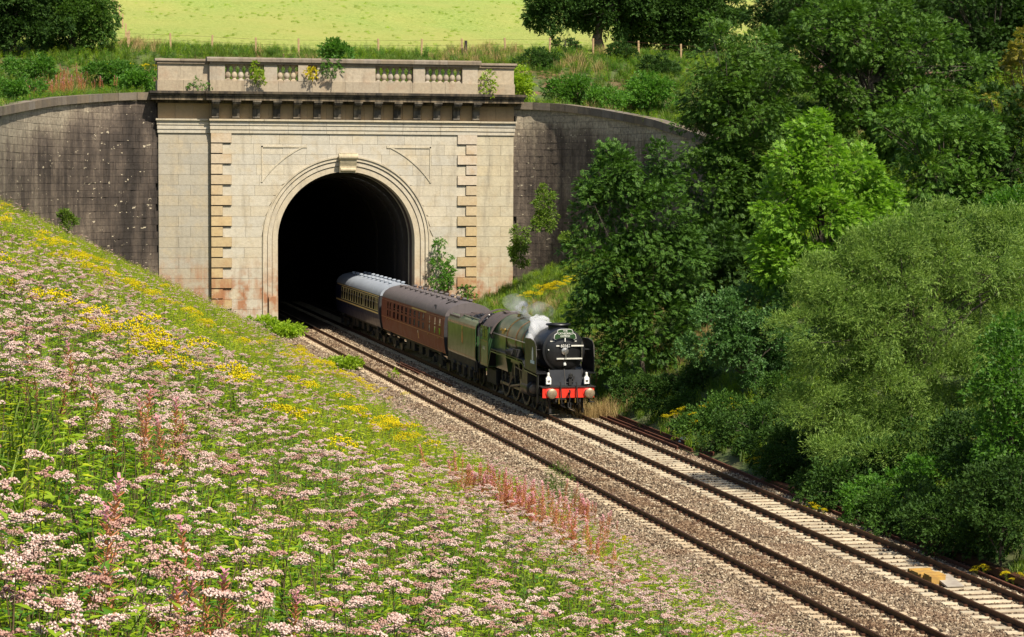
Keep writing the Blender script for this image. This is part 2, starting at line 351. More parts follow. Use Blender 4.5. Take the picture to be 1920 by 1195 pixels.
def grid(name, mat, xs, ysf, hf, label):
    xs = np.asarray(xs); A = np.array([ysf(x) for x in xs]); n, m = A.shape
    Xg = np.repeat(xs[:, None], m, 1); Z = hf(Xg, A)
    V = np.stack([Xg, A, Z], -1).reshape(-1, 3); i, j = np.meshgrid(np.arange(n-1), np.arange(m-1), indexing='ij')
    a = (i*m+j).ravel(); F = np.stack([a, a+m, a+m+1, a+1], -1)
    return link(bpy.data.objects.new(name, npmesh(name, V, F, mat, smooth=True)), label=label, kind='structure')
grid('ground', 'soil', np.concatenate([np.linspace(-90, -6, 30), np.linspace(-5, 50, 111), np.linspace(51, 130, 40)]),
     lambda x: np.linspace(-25, 153.8 if -12 < x < 43 else 132, 170), h_front, 'grassy cutting banks either side of the railway')
def up_ys(x):
    y0 = float(np.interp(x, bx, by))+.45; return np.linspace(y0, FENCE_Y+1, 46)
grid('upper_bank', 'redsoil', np.linspace(-42, 86, 150), up_ys, h_up, 'reddish earth bank above the tunnel and its wing walls')
grid('field', 'field', np.linspace(-260, 330, 150), lambda x: np.concatenate([np.linspace(FENCE_Y, 330, 100), np.linspace(335, 900, 60)]),
     lambda X, Y: hill(X, Y)+.03, 'sunlit pasture rising behind the tunnel')
# ballast bed ---------------------------------------------------------
def bed_z(X):
    return np.interp(X, [16.6, 17.5, 18.6, 19.35, 19.75, 20.2, 20.69, 21.2, 21.65, 22.1, 22.7, 23.3, 23.8, 24.0, 24.63, 25.2, 25.45, 26.2, 26.7, 27.4],
                        [-.62, -.42, -.26, -.20, -.215, -.185, -.165, -.185, -.215, -.2, -.20, -.21, -.225, -.212, -.212, -.212, -.225, -.24, -.32, -.55])
bxs = np.linspace(16.6, 27.4, 60); bys = np.linspace(20, 215, 200)
Xg, Yg = np.meshgrid(bxs, bys, indexing='ij'); V = np.stack([Xg, Yg, bed_z(Xg)+(vnoise(Xg, Yg, .9, 5)-.5)*.04], -1).reshape(-1, 3)
i, j = np.meshgrid(np.arange(59), np.arange(199), indexing='ij'); a = (i*200+j).ravel()
link(bpy.data.objects.new('ballast_bed', npmesh('ballast_bed', V, np.stack([a, a+200, a+201, a+1], -1), 'bed', smooth=True)),
     label='grey brown stone ballast under both tracks', kind='structure')
# ------------------------------------------------------------------ tunnel portal
portal = thing('tunnel_portal', 'monumental pale stone tunnel portal with arch, cornice and balustrade', 'tunnel portal', (22.65, YF, 0))
def PB(mb, name, mats, color=None, smooth=False, parent=None, **k):
    for i, q in enumerate(mb.v): mb.v[i] = (q[0]-22.65, q[1]-YF, q[2])
    return mb.build(name, mats, parent or portal, smooth, color=color or (1, 1, 1), **k)
CX, ZS, RI, RO = 22.65, 6.34, 4.68, 5.72                # arch centre, springing, inner and outer radius
XL, XR, PL, PR = 13.49, 31.63, 10.05, 34.27             # centre block and outer pilasters
Q = .695; ZA = 13.55; REC = .36
def tone(a=.1, warm=.05):
    k = 1+random.uniform(-a, a*.7); wv = random.uniform(-warm, warm); return (k*(1+wv*.5), k, k*(1-wv))
def arch_top(x, r): d = x-CX; return ZS+math.sqrt(max(r*r-d*d, 0)) if abs(d) < r else -5
# core behind the facing, with the arch opening
mb = MB()
chain = [(CX-RO+.2, -1)]+[(CX-(RO-.2)*math.cos(PI*k/24), ZS+(RO-.2)*math.sin(PI*k/24)) for k in range(25)]+[(CX+RO-.2, -1)]
up = [(XL+.05, -1)]+[(XL+.05+(XR-XL-.1)*k/24, 15.9) for k in range(25)]+[(XR-.05, -1)]
mb.strip(chain, up, YF+.06, YF+2.2)
mb.box(PL+.06, XL+.04, YF+REC+.05, YF+2.2, -1, 15.9); mb.box(XR-.04, PR-.06, YF+REC+.05, YF+2.2, -1, 15.9)
PB(mb, 'wall_core', 'core')
for xa, xb in ((XL+.03, XL+1.3), (XR-1.3, XR-.03)): PB(MB().box(xa, xb, YF+.014, YF+.055, 1, ZA-.02), 'quoin_bed', 'darkjoint')
# ashlar facing, course by course
LONG, SHORT = 1.38, .78; NCOURSE = 18
def block(xa, xb, z0, z1, front, mat='stone', proud=0., r=None, mul=(1, 1, 1)):
    g = .007 if mat != 'quoin' else .014; xs = [xa+g+(xb-xa-2*g)*k/8 for k in range(9)] if r else [xa+g, xb-g]
    lo = [(x, max(z0+g, arch_top(x, r)) if r else z0+g) for x in xs]; hi = [(x, max(z1-g, l[1]+.001)) for x, l in zip(xs, lo)]
    m = MB(); d = random.uniform(0, .012); m.strip([(x, z+(.055 if mat == 'quoin' else 0)) for x, z in lo], hi, front-proud-d, front+.12)
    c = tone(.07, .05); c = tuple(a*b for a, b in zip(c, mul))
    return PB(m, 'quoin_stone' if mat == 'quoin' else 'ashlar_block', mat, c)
for k in range(NCOURSE):
    z1 = ZA-Q*k; z0 = z1-Q; ln = LONG if k % 2 == 0 else SHORT
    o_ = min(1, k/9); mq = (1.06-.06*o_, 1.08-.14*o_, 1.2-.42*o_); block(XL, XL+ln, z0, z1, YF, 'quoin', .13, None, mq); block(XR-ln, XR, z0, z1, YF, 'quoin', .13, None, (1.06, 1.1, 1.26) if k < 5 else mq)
    # between the quoins, trimmed by the arch
    spans = []
    h1 = z1-ZS
    if h1 <= 0: cut = RO
    elif h1 < RO: cut = math.sqrt(RO*RO-h1*h1)
    else: cut = 0
    a0, b0 = XL+ln, XR-ln
    spans = [(a0, CX-cut), (CX+cut, b0)] if cut > .15 else [(a0, b0)]
    for s0, s1 in spans:
        nb = max(1, round((s1-s0)/1.75)); off = .35 if k % 2 else -.35
        cuts = [s0]+[s0+(s1-s0)*t/nb+off*.6+random.uniform(-.2, .2) for t in range(1, nb)]+[s1]
        for xa, xb in zip(cuts[:-1], cuts[1:]):
            need = z0 < ZS+RO and max(abs(xa-CX), abs(xb-CX)) and min(abs(xa-CX), abs(xb-CX), 0 if xa < CX < xb else 99) < RO+.01
            block(xa, xb, z0, z1, YF, 'stone', 0, RO if need else None)
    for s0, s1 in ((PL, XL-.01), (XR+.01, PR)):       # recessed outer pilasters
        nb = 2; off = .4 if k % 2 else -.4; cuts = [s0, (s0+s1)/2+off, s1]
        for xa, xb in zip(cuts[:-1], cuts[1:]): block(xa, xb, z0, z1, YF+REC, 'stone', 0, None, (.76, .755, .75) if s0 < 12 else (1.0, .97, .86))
# archivolt: four stepped rings running down the jambs
def ring(r0, r1, front, name, mat='stone', back=.25, c=(1, 1, 1), zb=1.2):
    n = 40; lo = [(CX-r0, zb)]+[(CX-r0*math.cos(PI*k/n), ZS+r0*math.sin(PI*k/n)) for k in range(n+1)]+[(CX+r0, zb)]
    hi = [(CX-r1, zb)]+[(CX-r1*math.cos(PI*k/n), ZS+r1*math.sin(PI*k/n)) for k in range(n+1)]+[(CX+r1, zb)]
    m = MB(); m.strip(lo, hi, front, YF+back); return PB(m, name, mat, c)
ring(RI, RI+.36, YF+.10, 'archivolt_band', back=1.2, c=(1.0, .95, .88)); ring(RI+.36, RI+.41, YF+.17, 'archivolt_groove', 'core')
ring(RI+.41, RI+.68, YF+.03, 'archivolt_band', c=(1.03, 1, .97)); ring(RI+.68, RI+.73, YF+.12, 'archivolt_groove', 'core')
ring(RI+.73, RI+.95, YF-.05, 'archivolt_band', c=(1.05, 1.02, .98)); ring(RI+.95, RO, YF-.13, 'archivolt_moulding', c=(.98, .94, .88))
for xa in (17.35, 27.35): PB(MB().box(xa, xa+.6, YF-.16, YF+.6, .6, 2.6), 'jamb_plinth', 'stone', (1.05, 1, .9))
# keystone: a scrolled console
m = MB(); m.prism([(YF-.55, 12.28), (YF-.55, 12.16), (YF-.44, 12.1), (YF-.50, 11.9), (YF-.42, 11.65), (YF-.30, 11.4), (YF-.24, 10.95), (YF+.2, 10.95), (YF+.2, 12.28)], 22.13, 23.26, 'x')
m.tube((22.05, YF-.40, 12.02), (23.34, YF-.40, 12.02), .22, n=14); m.tube((22.2, YF-.26, 11.15), (23.2, YF-.26, 11.15), .13, n=12)
PB(m, 'keystone', 'stone', (1.05, .98, .82))
# spandrel panels
for sgn in (-1, 1):
    m = MB(); xo = CX+sgn*5.78; xi = CX+sgn*2.72; zt = 12.72; r = 7.0; zb = ZS+math.sqrt(r*r-5.78**2)
    m.box(min(xo, xi), max(xo, xi), YF-.06, YF+.02, zt-.10, zt); m.box(min(xo, xo-sgn*.10), max(xo, xo-sgn*.10), YF-.06, YF+.02, zb, zt)
    a0 = math.acos(5.78/r); a1 = math.acos(2.72/r); n = 14
    def pt(rr, k): t = a0+(a1-a0)*k/n; return (CX+sgn*rr*math.cos(t), ZS+rr*math.sin(t))
    m.strip([pt(r-.05, k) for k in range(n+1)], [pt(r+.05, k) for k in range(n+1)], YF-.055, YF+.02)
    PB(m, 'spandrel_moulding', 'stone', (1.02, 1, .95))
# entablature: architrave in three fascias, frieze, modillions, cornice
def band(z0, z1, p, name, mat, c=(1, 1, 1), pieces=1, xo=0., rec=REC):
    for (xa, xb, yy) in ((XL-p*.35-xo, XR+p*.35+xo, YF), (PL-p*.5-xo, XL-p*.36-xo, YF+rec), (XR+p*.36+xo, PR+p*.5+xo, YF+rec)):
        L = xb-xa; n = max(1, round(L/pieces)) if pieces > 1 else 1
        for t in range(n):
            m = MB(); g = .008 if n > 1 else 0; m.box(xa+L*t/n+g, xa+L*(t+1)/n-g, yy-p, yy+1.9, z0, z1)
            tt = tone(.06, .04); PB(m, name, mat, tuple(a*b for a, b in zip(c, tt)))
band(13.55, 13.79, .10, 'architrave_stone', 'stone', pieces=2.6); band(13.80, 14.08, .15, 'architrave_stone', 'stone', pieces=2.6)
band(14.09, 14.36, .20, 'architrave_stone', 'stone', pieces=2.6); band(14.37, 14.49, .34, 'architrave_moulding', 'stone', (.98, .93, .85), pieces=3.5)
band(14.50, 15.52, .04, 'frieze_stone', 'quoin', (.80, .70, .58), pieces=1.345)
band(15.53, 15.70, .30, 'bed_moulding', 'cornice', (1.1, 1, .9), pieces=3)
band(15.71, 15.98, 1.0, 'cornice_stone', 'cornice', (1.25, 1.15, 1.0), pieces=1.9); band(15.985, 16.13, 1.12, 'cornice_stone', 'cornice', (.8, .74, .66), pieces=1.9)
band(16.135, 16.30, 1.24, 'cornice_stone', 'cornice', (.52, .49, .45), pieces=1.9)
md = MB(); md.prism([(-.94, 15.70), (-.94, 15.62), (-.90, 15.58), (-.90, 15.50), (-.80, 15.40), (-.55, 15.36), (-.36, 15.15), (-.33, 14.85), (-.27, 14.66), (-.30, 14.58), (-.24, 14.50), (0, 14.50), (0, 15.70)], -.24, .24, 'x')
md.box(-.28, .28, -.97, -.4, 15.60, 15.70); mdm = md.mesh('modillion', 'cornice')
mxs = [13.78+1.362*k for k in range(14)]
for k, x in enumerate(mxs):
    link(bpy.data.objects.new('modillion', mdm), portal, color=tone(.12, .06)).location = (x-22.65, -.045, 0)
# parapet: plinth, piers, balusters, coping
band(16.31, 17.05, .10, 'parapet_plinth', 'parapet', (.9, .88, .84), pieces=2.3)
PZ0, PZ1 = 17.05, 18.14
def pier(xa, xb, dy=0.): m = MB(); m.box(xa, xb, YF-.02+dy, YF+.75+dy, PZ0, PZ1); PB(m, 'parapet_pier', 'parapet', tone(.08, .06))
BAYS = [(14.46, 17.06), (17.95, 20.65), (24.6, 27.2), (28.01, 30.6)]
PIERS = [(13.44, 14.46), (17.06, 17.95), (20.65, 24.6), (27.2, 28.01), (30.6, 31.66)]
for xa, xb in PIERS: pier(xa, xb)
pier(PL, XL-.02, REC); pier(XR+.02, PR, REC)
m = MB(); m.box(19.35, 20.0, YF-.12, YF-.02, PZ0, PZ1); PB(m, 'parapet_panel', 'parapet')
bl = MB(); bl.box(-.2, .2, -.2, .2, 0, .1); bl.box(-.2, .2, -.2, .2, .99, 1.09)
bl.lathe([(.02, .1), (.15, .1), (.12, .17), (.19, .27), (.205, .38), (.17, .52), (.11, .68), (.085, .82), (.10, .87), (.15, .91), (.15, .99), (.02, .99)], n=12); blm = bl.mesh('baluster', 'parapet', True)
for xa, xb in BAYS:
    for t in range(6):
        o = link(bpy.data.objects.new('baluster', blm), portal, color=tone(.15, .08)); o.location = (xa+(xb-xa)*(t+.5)/6-22.65, .36, PZ0)
band(18.14, 18.30, .14, 'parapet_coping', 'coping', (.8, .76, .7), pieces=2.2)
for xa, xb, yy, zt in ((XL-.25, XR+.25, YF-.26, 18.60), (PL-.2, XL-.3, YF+REC-.22, 18.47), (XR+.3, PR+.2, YF+REC-.22, 18.47)):
    n = max(1, round((xb-xa)/2.2))
    for t in range(n):
        m = MB(); x0 = xa+(xb-xa)*t/n+.006; x1 = xa+(xb-xa)*(t+1)/n-.006; m.prism([(yy, 18.305), (yy, zt-.1), (yy+.08, zt), (yy+1.15, zt), (yy+1.15, 18.305)], x0, x1, 'x')
        PB(m, 'coping_stone', 'coping', tuple(.8*q for q in tone(.18, .06)))
# tunnel lining: a barrel closed far inside
def barrel(r, ya, yb, zb, mat, name, close=False):
    n = 30; A = [(CX-r, zb)]+[(CX-r*math.cos(PI*k/n), ZS+r*math.sin(PI*k/n)) for k in range(n+1)]+[(CX+r, zb)]
    v = [(x, ya, z) for x, z in A]+[(x, yb, z) for x, z in A]; k = len(A); f = [(i, i+1, k+i+1, k+i) for i in range(k-1)]
    if close: f.append(tuple(range(k, 2*k)))
    m = MB(); m.add(v, f); return PB(m, name, mat)
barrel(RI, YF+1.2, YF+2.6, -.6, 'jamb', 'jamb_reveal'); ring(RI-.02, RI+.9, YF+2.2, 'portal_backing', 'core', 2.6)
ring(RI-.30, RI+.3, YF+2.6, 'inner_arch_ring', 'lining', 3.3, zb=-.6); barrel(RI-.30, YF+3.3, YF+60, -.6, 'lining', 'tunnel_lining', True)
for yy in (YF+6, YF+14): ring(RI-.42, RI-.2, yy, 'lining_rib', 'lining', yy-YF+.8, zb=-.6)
# ------------------------------------------------------------------ curved wing walls of coursed stone
def wing(side, label):
    P = np.array(WALL_TOP[side]); d = np.r_[0, np.cumsum(np.hypot(*np.diff(P[:, :2], axis=0).T))]; Lt = d[-1]
    root = thing('wing_wall', label, 'retaining wall', tuple(P[0][:2])+(0,)); ox, oy = P[0][:2]
    def at(s): return np.array([np.interp(s, d, P[:, k]) for k in range(3)])
    def nrm(s):
        t = at(min(s+.1, Lt))-at(max(s-.1, 0)); t[2] = 0; t /= np.linalg.norm(t); n = np.array([t[1], -t[0], 0])
        return n if n[1] < 0 or (side == 'L' and n[0] > 0) else -n
    def nn(s):
        n = nrm(s); c = np.array([22.0, 120.0, 0])-at(s); return n if n[0]*c[0]+n[1]*c[1] > 0 else -n
    def solid(s0, s1, za0, za1, zb0, zb1, out, depth):
        v = []
        for s, za, zb in ((s0, za0, zb0), (s1, za1, zb1)):
            p = at(s); n = nn(s); f = p+n*out; b = p-n*depth
            v += [(f[0]-ox, f[1]-oy, za), (b[0]-ox, b[1]-oy, za), (b[0]-ox, b[1]-oy, zb), (f[0]-ox, f[1]-oy, zb)]
        m = MB(); m.add(v, [(0, 1, 2, 3), (7, 6, 5, 4), (0, 4, 5, 1), (3, 2, 6, 7), (0, 3, 7, 4), (1, 5, 6, 2)]); return m
    # backing
    m = MB()
    for k in range(24):
        s0, s1 = Lt*k/24, Lt*(k+1)/24; q = solid(s0, s1, -1.0, -1.0, at(s0)[2]-.5, at(s1)[2]-.5, -.24, .6); m.add(q.v, q.f)
    m.build('wall_backing', 'mbed', root)
    hc = .46; blocks = []; ztop = P[:, 2].max()
    for c in range(40):
        z1 = ztop-.52-hc*c; z0 = z1-hc; s = -random.uniform(0, .8)
        if z1 < 1: break
        while s < Lt:
            ln = random.uniform(.95, 1.6)*min(1, .42+max(s, 0)*.12); a, b = max(s, 0), min(s+ln, Lt); s += ln
            if b-a < .25: continue
            ta, tb = at(a)[2]-.5, at(b)[2]-.5
            ha = float(np.min(h_front(*(at((a+b)/2)+nn((a+b)/2)*.5)[:2])))
            if z1 < ha-.3 or z0 > max(ta, tb)-.05: continue
            g = .008; blocks.append((z1 < ha+.2, at((a+b)/2), a+g, b-g, z0+g, z0+g, max(min(z1-g, ta), z0+.03), max(min(z1-g, tb), z0+.03), ta))
    def paleness(v):
        out = []
        for x, y, z in v:
            k = int(np.argmin((P[:, 0]-x-ox)**2+(P[:, 1]-y-oy)**2)); u = d[k]/Lt; dd = P[k, 2]-.5-z
            if side == 'L': out.append(.80*math.exp(-(max(dd, 0)/1.5)**2)*min(1, u*4)+.20+.22*min(1, max(0, u*2.4-.45))-.10*math.exp(-u*7))
            else: out.append(.75*math.exp(-(max(dd, 0)/1.1)**2)+.33)
        return out
    def stone_part(m, **k):
        o = m.build('stone_block', 'wall', root, **k); at_ = o.data.attributes.new('pale', 'FLOAT', 'POINT'); at_.data.foreach_set('value', paleness(m.v)); return o
    seen = (lambda x: x > -.6) if side == 'L' else (lambda x: x < 41.2)
    blocks.sort(key=lambda q: (q[0], not seen(q[1][0]), q[1][1])); rest = MB()
    for i, (_, pc, a, b, za0, za1, zb0, zb1, ta) in enumerate(blocks):
        q = solid(a, b, za0, za1, zb0, zb1, random.uniform(-.012, .012), .34)
        if i < 300: stone_part(q)
        else: rest.add(q.v, q.f)
    if rest.v: stone_part(rest, kind='stuff')
    n = max(4, round(Lt/1.5))
    for k in range(n):
        s0, s1 = Lt*k/n+.018, Lt*(k+1)/n-.018; t0, t1 = at(s0)[2], at(s1)[2]
        solid(s0, s1, t0-.5, t1-.5, t0, t1, .20, .62).build('coping_stone', 'coping', root, color=tuple(.68*q for q in tone(.28, .08)))
wing('L', 'blackened curved stone wall left of the tunnel portal, above the flower bank')
wing('R', 'dark curved stone wall right of the tunnel portal, half behind trees')

# ================================================================== TRACKS
def track(xc, y0, y1, label, conc, half, phase):
    root = thing('railway_track', label, 'railway track', (xc, y0, 0))
    for s in (-1, 1):
        m = MB(); L = y1-y0; c = s*.7525
        m.box(c-.036, c+.036, 0, L, -.042, -.002, 0); m.box(c-.010, c+.010, 0, L, -.14, -.042, 0); m.box(c-.07, c+.07, 0, L, -.162, -.14, 0)
        m.box(c-.022, c+.022, 0, L, -.002, .001, 1); m.build('rail', ['rail', 'railtop'], root)
    m = MB(); w1, w2 = .14, .105
    v = [(-half, -w1, -.30), (half, -w1, -.30), (half, w1, -.30), (-half, w1, -.30), (-half+.03, -w2, -.175), (half-.03, -w2, -.175), (half-.03, w2, -.175), (-half+.03, w2, -.175)]
    m.add(v, [(0, 3, 2, 1), (4, 5, 6, 7), (0, 1, 5, 4), (1, 2, 6, 5), (2, 3, 7, 6), (3, 0, 4, 7)]); sm = m.mesh('sleeper', conc)
    clips = MB(); n = int((y1-y0)/.65)
    for k in range(n):
        y = phase+.65*k; o = link(bpy.data.objects.new('sleeper', sm), root); o.location = (random.uniform(-.02, .02), y, random.uniform(-.006, .006)); o.rotation_euler = (0, 0, random.gauss(0, .008))
        for s in (-.7525, .7525):
            for d in (-.11, .11): clips.box(s+d-.045, s+d+.045, y-.05, y+.05, -.178, -.115)
    clips.build('rail_clip', 'rail', root, kind='stuff')
track(XN, 24, 200, 'near railway track with sleepers half buried in ballast, no train on it', 'conc2', 1.30, .3)
track(XF, 24, 200, 'far railway track carrying the steam train, pale sleepers exposed', 'conc', 1.28, .1)
def bullrail(m, p0, p1, w=.07, h=.14):
    a = Vector(p0); b = Vector(p1); t = (b-a).normalized(); n = Vector((-t.y, t.x, 0))
    for hw, za, zb in ((w*.5, h*.72, h), (w*.16, h*.15, h*.72), (w, 0, h*.15)):
        v = []
        for p in (a, b):
            for sx, z in ((-hw, za), (hw, za), (hw, zb), (-hw, zb)): q = p+n*sx; v.append((q.x, q.y, q.z+z))
        m.add(v, [(0, 1, 2, 3), (7, 6, 5, 4), (0, 4, 5, 1), (1, 5, 6, 2), (2, 6, 7, 3), (3, 7, 4, 0)])
def scrap(p0, p1, label, group='scrap rails dumped beside the line', mat='oldrail', name='scrap_rail'):
    a = Vector(p0); m = MB(); bullrail(m, (0, 0, 0), Vector(p1)-a); o = m.build(name, mat, None); o.location = a
    o['label'] = label; o['category'] = 'rail'; o['group'] = group
# rails lying loose on the ballast shoulder and in the six-foot
scrap((26.35, 88.3, -.22), (26.25, 107, -.22), 'rusty loose rail lying nearest the track ahead of the engine')
scrap((26.62, 87.2, -.20), (26.55, 106, -.20), 'rust-red loose rail, middle one of three right of the engine')
scrap((26.98, 85.5, -.15), (26.95, 109, -.12), 'dark loose rail against the grass, outermost of three right of the engine')
scrap((26.30, 72.5, -.26), (26.55, 86.0, -.22), 'long rusty rail lying at the foot of the bushes past the white stone')
scrap((25.98, 46.0, -.24), (26.28, 72.0, -.24), 'rust-brown rail lying along the ballast edge at right, nearest the camera')
scrap((22.55, 116.4, -.20), (22.40, 131.5, -.20), 'longer rusty rail lying between the two tracks beside the maroon coach')
scrap((22.18, 124.0, -.20), (22.12, 131.2, -.20), 'short rusty rail lying between the tracks, left of the longer one')
m = MB(); m.box(-.16, .16, 0, 32, 0, .03); m.box(-.16, -.11, 0, 32, .03, .16); m.box(.11, .16, 0, 32, .03, .16)
for k in range(32): m.box(-.15, .15, k+.03, k+.96, .16, .19)
o = m.build('cable_trough', 'rail', None); o.location = (26.75, 46, -.2); o.rotation_euler = (0, 0, R(.35)); o['label'] = 'dark brown cable trough running along the foot of the trees at right'; o['category'] = 'cable trough'
m = MB(); m.prism([(-.12, 0), (.12, 0), (.1, .12), (-.1, .12)], 0, .9, 'y'); o = m.build('cover_slab', 'conc', None); o.location = (25.75, 96.8, -.24); o.rotation_euler = (0, 0, R(6)); o['label'] = 'pale slab lying on the ballast just ahead of the engine'; o['category'] = 'slab'
m = MB(); m.blob((0, 0, .1), (.22, .18, .17), 3, 8, 6); o = m.build('white_stone', 'white', None, True); o.location = (27.15, 90.05, -0.2); o['label'] = 'white painted stone at the foot of the bushes'; o['category'] = 'stone'
# three boxes between the far rails
t = thing('track_box', 'worn yellow equipment box between the far rails, beside a grey ramp', 'track equipment', (24.35, 57.66, -.2), rz=0)
m = MB(); m.prism([(-.30, 0), (.30, 0), (.27, .22), (-.27, .22)], 0, .95, 'y'); m.build('housing', 'tpws', t)
m = MB(); m.box(-.32, .32, .1, .2, .2, .245); m.box(-.32, .32, .7, .8, .2, .245); m.build('strap', 'tpws', t)
m = MB(); m.box(-.2, .2, -.55, -.03, 0, .24); m.box(-.24, .24, -.5, -.1, .24, .27); m.build('junction_box', 'tpws', t)
t2 = thing('ramp_plate', 'grey sloping ramp plate next to the yellow box between the far rails', 'track equipment', (24.62, 57.61, -.2))
m = MB(); m.prism([(0, .22), (0, .16), (-1.0, .02), (-1.05, .06)], -.24, .24, 'x'); m.build('plate', 'greyplate', t2)
m = MB(); m.box(-.2, -.16, -.3, -.2, 0, .17); m.box(.16, .2, -.3, -.2, 0, .17); m.build('bracket', 'rail', t2)
# ================================================================== LOCOMOTIVE (local: x across, y back from the buffers, z up from the rail)
YLOCO = 99.14
loco = thing('steam_locomotive', 'green express steam locomotive with black smokebox and red buffer beam', 'locomotive', (XF, YLOCO, 0))
def LB(m, name, mats, parent=None, smooth=False, **k): return m.build(name, mats, parent or loco, smooth, **k)
def wheel(parent, x, y, r, name='wheel', spokes=14, side=-1):
    m = MB(); s = side
    m.lathe([(r*.88, x-.06), (r*.88, x+.06), (r, x+.06), (r+.03, x+.02) if s > 0 else (r, x+.06), (r, x-.06), (r*.88, x-.06)], (0, y, r), 'x', 32)
    w = LB(m, name, 'rodsteel', parent, True)
    m = MB(); m.lathe([(r*.80, x-.045), (r*.80, x+.045), (r*.89, x+.045), (r*.89, x-.045), (r*.80, x-.045)], (0, y, r), 'x', 28)
    m.lathe([(.01, x-.09), (r*.2, x-.09), (r*.2, x+.09), (.01, x+.09)], (0, y, r), 'x', 16)
    for k in range(spokes):
        a = 2*PI*k/spokes; m.tube((x, y+r*.16*math.cos(a), r+r*.16*math.sin(a)), (x, y+r*.82*math.cos(a), r+r*.82*math.sin(a)), .035, .028, 5, caps=False)
    LB(m, 'wheel_centre', 'sooty', w, True); return w
for y in (1.85, 3.76):
    for sx in (-.75, .75): wheel(loco, sx, y, .483, 'bogie_wheel', 10, int(math.copysign(1, sx)))
for y in (5.55, 7.76, 9.97):
    for sx in (-.75, .75): wheel(loco, sx, y, 1.016, 'driving_wheel', 18, int(math.copysign(1, sx)))
for sx in (-.75, .75): wheel(loco, sx, 12.55, .56, 'trailing_wheel', 10, int(math.copysign(1, sx)))
m = MB()
for sx in (-.55, .55): m.box(sx-.03, sx+.03, .6, 13.9, .62, 1.28)
m.box(-.5, .5, 2.4, 4.3, .55, 1.45); m.box(-.5, .5, 6, 12, .75, 1.3); m.box(-.95, .95, 11.6, 13.6, .5, 1.2); m.box(-1.02, -.92, 11.3, 13.5, .45, 1.15)
for sx in (-.8, .8): m.box(sx-.02, sx+.02, 1.1, 4.4, .36, .62)
m.box(-.8, .8, 2.7, 2.9, .4, .6); LB(m, 'frame', 'sooty')
# buffer beam and buffers, coupling, pipes
m = MB(); m.box(-1.19, 1.19, .55, .62, .82, 1.28); LB(m, 'buffer_beam', 'red')
for sx in (-.866, .866):
    b = LB(MB().lathe([(.02, .30), (.10, .30), (.10, .42), (.14, .44), (.14, .55), (.02, .55)], (sx, 0, 1.05), 'y', 18), 'buffer', 'sooty', None, True)
    LB(MB().lathe([(.005, .0), (.12, .008), (.215, .03), (.228, .045), (.228, .07), (.11, .30), (.02, .30)], (sx, 0, 1.05), 'y', 24), 'buffer_head', 'buffer', b, True)
    LB(MB().lathe([(.145, .5), (.2, .52), (.2, .552), (.02, .552)], (sx, 0, 1.05), 'y', 18), 'buffer_base', 'red', b, True)
m = MB(); m.path([(0, .56, 1.02), (0, .36, 1.02), (0, .28, 1.06), (0, .27, 1.14), (0, .33, 1.17)], .035, 8); m.tube((-.05, .42, 1.02), (.05, .42, 1.02), .05)
m.path([(0, .40, 1.0), (.03, .36, .78), (0, .38, .62)], .03); m.path([(-.05, .40, .64), (-.05, .38, .40), (.06, .38, .36), (.06, .40, .62)], .028); LB(m, 'coupling', 'sooty', None, True)
for x, c in ((-.38, 'sooty'), (.36, 'sooty')): LB(MB().path([(x, .56, 1.5), (x, .48, 1.5), (x, .44, 1.25), (x+.02, .42, .8), (x+.05, .45, .58), (x+.02, .5, .5)], .032, 7), 'brake_pipe', c, None, True)
LB(MB().box(-.47, -.41, .50, .56, .55, .82).box(.28, .33, .47, .55, .6, .8).blob((-.15, .48, .68), (.05, .05, .07), 2), 'pipe_cock', 'brass')
m = MB()
for sx in (-1, 1): m.box(sx*.75-.03, sx*.75+.03, .95, 1.05, .12, .82); m.box(sx*.75-.05, sx*.75+.05, .9, 1.05, .1, .3)
LB(m, 'guard_iron', 'sooty')
# apron, steps, running plates
m = MB(); m.box(-1.25, 1.25, .5, 1.2, 1.285, 1.32); LB(m, 'front_platform', 'sooty')
m = MB(); m.prism([(.95, 1.33), (1.0, 1.33), (1.26, 2.02), (1.21, 2.02)], -.72, -.06, 'x'); m.prism([(.95, 1.33), (1.0, 1.33), (1.26, 2.02), (1.21, 2.02)], -.02, .76, 'x'); LB(m, 'apron_plate', 'apron')
m = MB()
for x in (-.74, -.04, .78): m.prism([(.93, 1.33), (1.02, 1.33), (1.30, 2.06), (1.20, 2.06)], x-.02, x+.02, 'x')
m.box(.10, .24, .86, 1.0, 1.35, 1.7); m.blob((.17, .88, 1.78), (.1, .08, .12), 4); m.path([(.02, .95, 1.45), (.3, .9, 1.5), (.36, .93, 1.75)], .03); LB(m, 'apron_fitting', 'sooty')
m = MB(); rp = [(-1.30, -.98), (.98, 1.30)]
for xa, xb in ((-1.36, -.80), (.80, 1.36)):
    m.prism([(.95, 1.86), (3.55, 1.93), (3.55, 1.97), (.95, 1.90)], xa, xb, 'x'); m.prism([(3.5, 1.95), (3.55, 1.95), (3.95, 2.22), (3.90, 2.25)], xa, xb, 'x')
    m.prism([(3.9, 2.22), (11.0, 2.24), (11.0, 2.28), (3.9, 2.26)], xa, xb, 'x'); m.prism([(10.95, 2.28), (11.0, 2.28), (11.75, 1.36), (11.68, 1.34)], xa, xb, 'x')
LB(m, 'running_plate', 'black')
m = MB()
for xa in (-1.372, 1.362): m.prism([(.95, 1.80), (3.56, 1.87), (3.96, 2.16), (11.0, 2.18), (11.72, 1.30), (11.66, 1.29), (10.97, 2.13), (3.98, 2.11), (3.6, 1.82), (.95, 1.75)], xa, xa+.012, 'x')
LB(m, 'valance', 'green')
